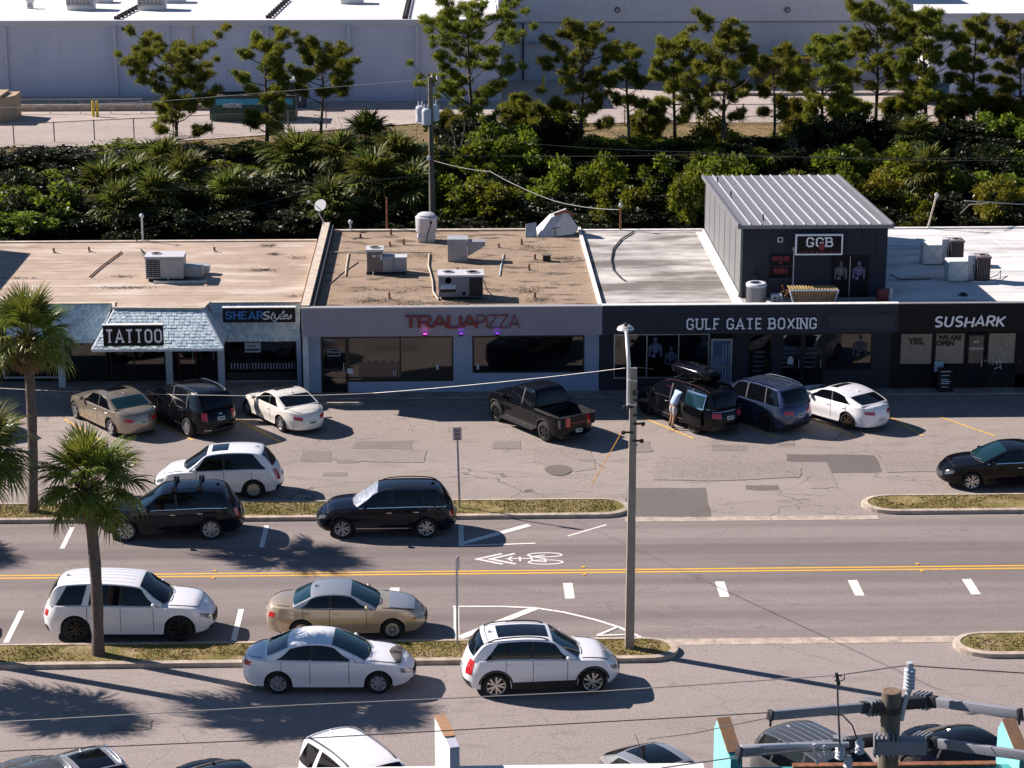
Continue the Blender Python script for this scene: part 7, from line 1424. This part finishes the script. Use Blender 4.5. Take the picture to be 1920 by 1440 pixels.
F8['patch']('door_pane',lambda u,v:(lambda x,z:Vector((x,F8['sy'](x,z)+.09,z)))(lerp(-1.02,-1.98,u),lerp(1.10,1.56,v)),m_cgt,6,3,.02,parent=sd8); F8['patch']('door_frame',lambda u,v:(lambda x,z:Vector((x,F8['sy'](x,z)+.075,z)))(lerp(-.97,-2.03,u),lerp(1.05,1.62,v)),m_chr,6,3,.015,parent=sd8)
obj('door_handle',MB().bar((-1.25,1.05,1.0),(-1.08,1.05,1.0),.03,.03),m_chr,T8)
# roof box resting on the van
xb=-.55; tz=F8['top'](3.4,0).z
RB=thing('roof_box','glossy black ribbed luggage box on the roof of the black minivan','roof box'); RB.rotation_euler=T8.rotation_euler; c_,s_2=math.cos(T8.rotation_euler.z),math.sin(T8.rotation_euler.z); lx,ly=-.35,-.05; RB.scale=(1.08,1.05,1.05); RB.location=(T8.location.x+c_*lx-s_2*ly,T8.location.y+s_2*lx+c_*ly,tz+.10)
def rbx(u,v):
    a=math.pi*2*v; t=u*2-1; e=(1-abs(t)**3.2)**.5; yy=math.copysign(abs(math.cos(a))**.6,math.cos(a)); zz_=math.copysign(abs(math.sin(a))**.6,math.sin(a)); rib=.022*(zz_>0.2)*math.cos(yy*14); return (t*1.10,.46*yy*max(.45,e**.45),.21+(.22*(1-.10*t)*zz_+rib)*max(.35,e**.5))
obj('lid',MB().grid(rbx,24,48),p_blk,RB,smooth=True,sharp=70); obj('base_seam',MB().box(-.8,.8,-.43,.43,.15,.18),m_trim,RB); obj('rack_bar',MB().box(-.45,-.38,-.62,.62,-.06,.0).box(.38,.45,-.62,.62,-.06,.0),m_trim,RB)
for i in range(5): 
    y=-.28+.14*i; obj('lid_rib',MB().tube([(t*.98,y*max(.4,(1-abs(t)**3.2)**.3),.385-.03*t+.012-.25*abs(t)**6-abs(y)*.05) for t in [(-1+2*q/12)*.88 for q in range(13)]],.014,5),pbr('rib_gloss',(0.20,0.18,0.19),.2,metal=.6),RB,smooth=True)
# 9 slate blue SUV
T,F9=mk(SUV,'slate blue metallic sport utility between the minivan and the white fastback','car',dict(L=4.82,W=1.94,H=1.76,xf=1.47,xr=-1.44,r=.38,rimr=.25,rimmat=m_rimb,spokes=5,rstyle='wide',paint=p_slate,chrome=False,rail=m_chr,trim=None,sidetrim=.44,stripes=4,ribmat=m_trim,nr=9,nf=6,panes=[(-2.0,-1.75,-1.32,-1.22),(-1.24,-1.16,-.28,-.24),(-.20,-.16,.86,.36)],tlq=(.62,.84),tlth=(163,136),reardark=1,roofmat=None,zt=[(-2.4,1.06),(-1.2,1.08),(.9,1.06),(1.5,1.05),(2.2,.98),(2.42,.82)],prof=[(1.2,1.12),(.78,1.40),(.30,1.68),(-.7,1.76),(-1.85,1.68),(-2.22,1.18)]),dict(rpx=(1436,810),hd=HD,near=1))
# 10 white fastback
T,F10=mk(SEDAN,'white five door fastback with black rear glass nearest the sushi shop','car',dict(L=4.72,W=1.83,H=1.41,xf=1.42,xr=-1.32,r=.345,rimr=.26,spokes=5,rstyle='split',rimmat=pbr('bronze_rim',(0.10,0.075,0.06),.3,metal=.6),paint=p_white,sun=(2.15,2.7),prof=[(1.20,.97),(.70,1.18),(.10,1.36),(-.50,1.41),(-1.15,1.32),(-2.02,1.05)],rwn=(4.2,4.86),tlq=(.66,.84),tlth=(163,134),platez=.30,reardark=0,panes=[(-1.45,-1.05,-.50,-.42),(-.42,-.36,.86,.22)]),dict(rpx=(1586.5,806),hd=HD,near=1))
# 11 black sedan right edge
T,F11=mk(SEDAN,'black sedan cut by the right photo edge behind the right far island','car',dict(L=4.85,paint=p_blk,spokes=5,rstyle='split',r=.335,rimr=.25,chrome=True,windtint=m_cgt,nf=4.8),dict(fpx=(1822,921),hd=R(183),near=1))
# 12 white three row SUV
T,F12=mk(SUV,'white three row sport utility with black wheels parked behind the shorter palm trunk','car',dict(L=5.10,W=1.93,H=1.78,xf=1.56,xr=-1.48,r=.40,rimr=.27,rimmat=m_rimb,spokes=5,rstyle='split',paint=p_white,trim=None,nf=5.2,nr=8,stripes=5,windtint=m_cg,zt=[(-2.55,1.08),(-1.3,1.12),(.9,1.08),(1.5,1.07),(2.25,.98),(2.56,.80)],prof=[(1.30,1.15),(.86,1.42),(.36,1.70),(-.8,1.79),(-2.0,1.70),(-2.36,1.24)],
    panes=[(-2.05,-1.72,-1.28,-1.12),(-1.08,-.98,-.18,-.14),(-.10,-.06,.98,.48)],seams=(-.14,.82,-1.12),handle=(.0,-.92),tlq=(.58,.82),hlq=(.56,.78)),dict(fpx=(336.7,1205),rpx=(143,1205),near=-1))
# 13 beige sedan
T,F13=mk(SEDAN,'older beige sedan with silver roof and bonnet parked left of the island sign','car',dict(L=4.79,W=1.78,H=1.42,xf=1.38,xr=-1.29,r=.32,rimr=.20,spokes=9,rstyle='wide',paint=p_gold,roofmat=p_sil,glass=m_cg,windtint=m_cgt,rearglass=m_cgt,amber=True,prof=[(1.12,.96),(.66,1.18),(.12,1.38),(-.42,1.42),(-.98,1.35),(-1.62,1.03)],panes=[(-1.32,-1.02,-.50,-.44),(-.42,-.38,.80,.24)],tlq=(.60,.80),hlq=(.55,.74),sidetrim=None),dict(fpx=(736,1200),hd=R(0),near=-1))
hp=F13['patch']('hood_panel',lambda u,v:(lambda x,t:F13['pos'](x,F13['hw'](x)*t,F13['ztf'](x))+Vector((0,0,.022+.07*(1-abs(t)**2.6))))(lerp(1.28,2.16,u),lerp(-.80,.80,v)),p_sil,10,10,.006,sm=True)
# 14 white sedan with peeled bonnet
T,F14=mk(SEDAN,'white sedan with a peeled dark patch on its bonnet parked in the near street','car',dict(L=4.86,W=1.83,xf=1.43,xr=-1.35,r=.335,rimr=.225,spokes=7,rstyle='split',paint=p_white,windtint=m_cgt,tlq=(.70,.92),tlth=(158,134),hlq=(.54,.80),hlth=(24,50),tlrise=.08,handle=(-.28,-1.12),rearglass=m_cgt),dict(fpx=(710.8,1303),rpx=(521,1303),near=-1))
m_peel=NT('peeled_clear_coat',.75); cc=m_peel.mix(m_peel.noise(3,.42,.56,5),(0.05,0.043,0.04),(0.20,0.18,0.165)); m_peel=m_peel.done(cc)
F14['patch']('peeled_patch',lambda u,v:(lambda x,t:F14['pos'](x,F14['hw'](x)*t,F14['ztf'](x))+Vector((-.012*x,0,.022+.07*min(1,F14['hw'](x)/F14['B']*1.1)*(1-abs(t)**2.6))))(lerp(1.72+.28*abs(v*2-1)**1.5,2.22,u),lerp(-.84,.84,v)),m_peel,8,12,.008)
# 15 white compact crossover with panoramic roof
T,F15=mk(SUV,'white compact crossover with black panoramic roof parked beside the lamp pole','car',dict(L=4.43,W=1.87,H=1.65,xf=1.37,xr=-1.33,r=.365,rimr=.27,spokes=5,rstyle='split',rimmat=pbr('bright_rim',(0.60,0.58,0.54),.25,metal=.7),paint=p_white,trim=.20,archtrim=True,sun=(2.08,3.6),nr=8,zt=[(-2.2,1.06),(-1.2,1.10),(.9,1.02),(1.4,1.0),(1.95,.90),(2.22,.72)],prof=[(1.12,1.08),(.70,1.34),(.22,1.58),(-.6,1.65),(-1.6,1.57),(-2.02,1.16)],
    panes=[(-1.62,-1.25,-.36,-.32),(-.28,-.24,.80,.34)],seams=(-.30,.66,-1.05),handle=(-.16,-1.0),tlq=(.48,1.0),tlth=(154,131),glass=m_cg,spoiler=1,mirx=.66,windtint=m_cgt,rail=m_trim),dict(fpx=(1112,1302),rpx=(929.6,1310),near=-1))
def byroof(base,label,over,px,py,hd,z,ex,cat='car'):
    """car whose tail end at roof height shows at a picture point"""
    sp=dict(base); sp.update(over); T,F_=build_car(sp,label,cat); p=G(px,py,z); c,s=math.cos(hd),math.sin(hd); T.location=(p.x-c*ex,p.y-s*ex,.008); T.rotation_euler=(0,0,hd); return T,F_
HB=math.atan2(-1.59,1.0)
byroof(SUV,'white sport utility with black roof rails at the bottom edge, tail to the street',dict(L=4.85,W=1.92,H=1.82,paint=p_white,rail=m_trim,nr=8,trim=None,stripes=4,windtint=m_cg,zt=F12['S']['zt'],prof=F12['S']['prof'],panes=F12['S']['panes'],xf=1.4,xr=-1.4,r=.39,spoiler=1),622,1374,HB,1.75,-1.75)
byroof(SUV,'dark grey boxy sport utility with ribbed roof behind the utility pole arms',dict(L=4.8,W=1.93,H=1.8,paint=p_dgrey,rail=None,nr=10,nf=8,stripes=6,ribmat=p_grey,roofmat=p_dgrey,zt=F9['S']['zt'],prof=F9['S']['prof'],trim=None,panes=F9['S']['panes']),1476,1357,HB,1.74,-1.7)
byroof(SEDAN,'black car with rounded roof to the right of the near utility pole',dict(paint=p_navy,L=4.7,H=1.48,nr=4,roofmat=p_blk),1775,1364,HB,1.42,-1.0)
T,F_=byroof(SEDAN,'grey hatchback with black glass roof and a thin aerial at the bottom of the photo',dict(paint=p_grey,L=4.3,sun=(2.05,3.9),roofmat=p_sil,fin=False,prof=[(1.20,.97),(.70,1.20),(.10,1.40),(-.50,1.45),(-1.2,1.38),(-1.95,1.05)]),1200,1400,HB,1.42,-1.1)
a=F_['top'](3.85,0); obj('aerial',MB().tube([tuple(a),(a.x-.2,0,a.z+.28)],.008,5),m_trim,T)
byroof(SEDAN,'dark car of which only the black roof shows at the bottom edge',dict(paint=p_blk,L=4.7),395,1428,HB,1.42,-1.1)
byroof(SEDAN,'silver hatchback with black glass roof at the lower left corner',dict(paint=p_sil,L=4.3,roofmat=None,sun=(2.02,3.95),nr=5,prof=[(1.20,.97),(.70,1.20),(.10,1.42),(-.50,1.48),(-1.2,1.42),(-1.95,1.05)],rail=m_chr),145,1404,HB,1.42,-1.25)
byroof(SEDAN,'dark car with a rounded tail in the lower left corner',dict(paint=p_grey,L=4.6,roofmat=p_dgrey),55,1421,HB,1.42,-1.1)
# cars beyond the frame edge whose shadows fall into the photo, and the far pale car
mk(SUV,'crossover just beyond the left photo edge in the lot, its shadow reaching into view','car',dict(paint=p_grey),dict(rpx=(-95,818),hd=HD,near=1))
mk(SEDAN,'sedan just beyond the left photo edge on the road, its nose shadow reaching into view','car',dict(paint=p_sil),dict(fpx=(-120,1203),hd=R(0),near=-1))
T,F_=mk(SEDAN,'pale silver car half hidden by pines at the far right','car',dict(paint=p_sil,windtint=m_cg),dict(fpx=(1868,232),hd=R(180),near=1))
# ================================================================ person leaning into the minivan
def person():
    c,s=math.cos(HD),math.sin(HD)
    base=G(1262,802); T=thing('person','person in pale blue shirt and light shorts leaning into the open minivan door','person',(base.x,base.y,0),HD-R(90)+R(0))
    # local frame: +y of the figure points at the van (its left side lies towards +y of the van)
    T.rotation_euler=(0,0,HD+math.pi)    # facing the van side: figure looks along its local +y
    def skin(name,verts,edges,rad,mat,root=0,sub=2,parent=T):
        me=bpy.data.meshes.new(name); me.from_pydata(verts,edges,[]); o=bpy.data.objects.new(name,me); COL.objects.link(o); o.modifiers.new('s','SKIN'); o.modifiers.new('u','SUBSURF').levels=sub; o.modifiers['u'].render_levels=sub
        sv=me.skin_vertices[0].data
        for i,r_ in enumerate(rad): sv[i].radius=r_ if isinstance(r_,tuple) else (r_,r_)
        sv[root].use_root=True
        dg=bpy.context.evaluated_depsgraph_get(); nm=bpy.data.meshes.new_from_object(o.evaluated_get(dg)); bpy.data.objects.remove(o)
        for p in nm.polygons: p.use_smooth=True
        nm.materials.clear(); nm.materials.append(mat); return obj(name,nm,mat,parent)
    sk=pbr('skin',(0.36,0.20,0.14),.6); sh=pbr('pale_blue_shirt',(0.34,0.46,0.66),.85,var=.12,scale=9,bump=.3,bscale=14); so_=pbr('light_shorts',(0.40,0.38,0.40),.85); bo=pbr('brown_boots',(0.07,0.035,0.02),.7); ha=pbr('dark_hair',(0.03,0.02,0.015),.8)
    # pelvis, spine leaning forward (+y), neck, head, arms reaching in, legs
    V=[(0,0,.93),(0,.06,1.08),(0,.20,1.26),(0,.34,1.40),(0,.42,1.47),(0,.49,1.56),(0,.53,1.66),
       (-.17,.34,1.39),(-.24,.52,1.24),(-.20,.74,1.20),(-.18,.82,1.20), (.17,.34,1.39),(.25,.50,1.22),(.20,.72,1.14),(.18,.80,1.13),
       (-.10,.0,.90),(-.13,.05,.50),(-.15,-.03,.10),(-.15,.11,.05), (.10,.0,.90),(.12,-.06,.50),(.15,-.18,.10),(.16,-.04,.05)]
    E=[(0,1),(1,2),(2,3),(3,4),(4,5),(5,6),(3,7),(7,8),(8,9),(9,10),(3,11),(11,12),(12,13),(13,14),(0,15),(15,16),(16,17),(17,18),(0,19),(19,20),(20,21),(21,22)]
    rad=[(.15,.11),(.14,.10),(.15,.11),(.16,.10),.055,(.085,.10),(.07,.085),.065,.048,.036,.04,.065,.048,.036,.04,.09,.06,.045,.04,.09,.06,.045,.04]
    body=skin('body',V,E,rad,sk)
    for sx in (-1,1):
        hx=-.18 if sx<0 else .18; hz=1.20 if sx<0 else 1.13; hy=.82 if sx<0 else .80
        for f,(dx,l) in enumerate(((-.03,.075),(-.01,.085),(.012,.08),(.03,.065))): skin('finger',[(hx+dx,hy+.02,hz),(hx+dx,hy+.02+l*.6,hz-.005),(hx+dx,hy+.02+l,hz-.03)],[(0,1),(1,2)],[.009,.008,.007],sk,sub=1,parent=body)
        skin('thumb',[(hx-sx*.03,hy-.01,hz),(hx-sx*.06,hy+.03,hz),(hx-sx*.055,hy+.06,hz-.01)],[(0,1),(1,2)],[.012,.010,.008],sk,sub=1,parent=body)
    skin('shirt',[(0,-.01,.88),(0,.05,1.06),(0,.20,1.26),(0,.34,1.42),(-.18,.35,1.40),(-.235,.48,1.28),(.18,.35,1.40),(.24,.47,1.27)],[(0,1),(1,2),(2,3),(3,4),(4,5),(3,6),(6,7)],[(.20,.15),(.18,.14),(.19,.145),(.16,.12),.085,.075,.085,.075],sh)
    for sx,k in ((-1,(.05,.55)),(1,(-.04,.55))): skin('shorts_leg',[(sx*.08,0,.92),(sx*.11,k[0]*.6,.70),(sx*.125,k[0],.52)],[(0,1),(1,2)],[.13,.105,.095],so_)
    for x,y in ((-.15,.0),(.155,-.13)): skin('boot',[(x,y-.03,.20),(x,y-.03,.07),(x,y+.12,.05)],[(0,1),(1,2)],[.055,.055,.045],bo)
    skin('hair',[(0,.46,1.60),(0,.50,1.68),(0,.55,1.70)],[(0,1),(1,2)],[.085,.085,.075],ha)
person()
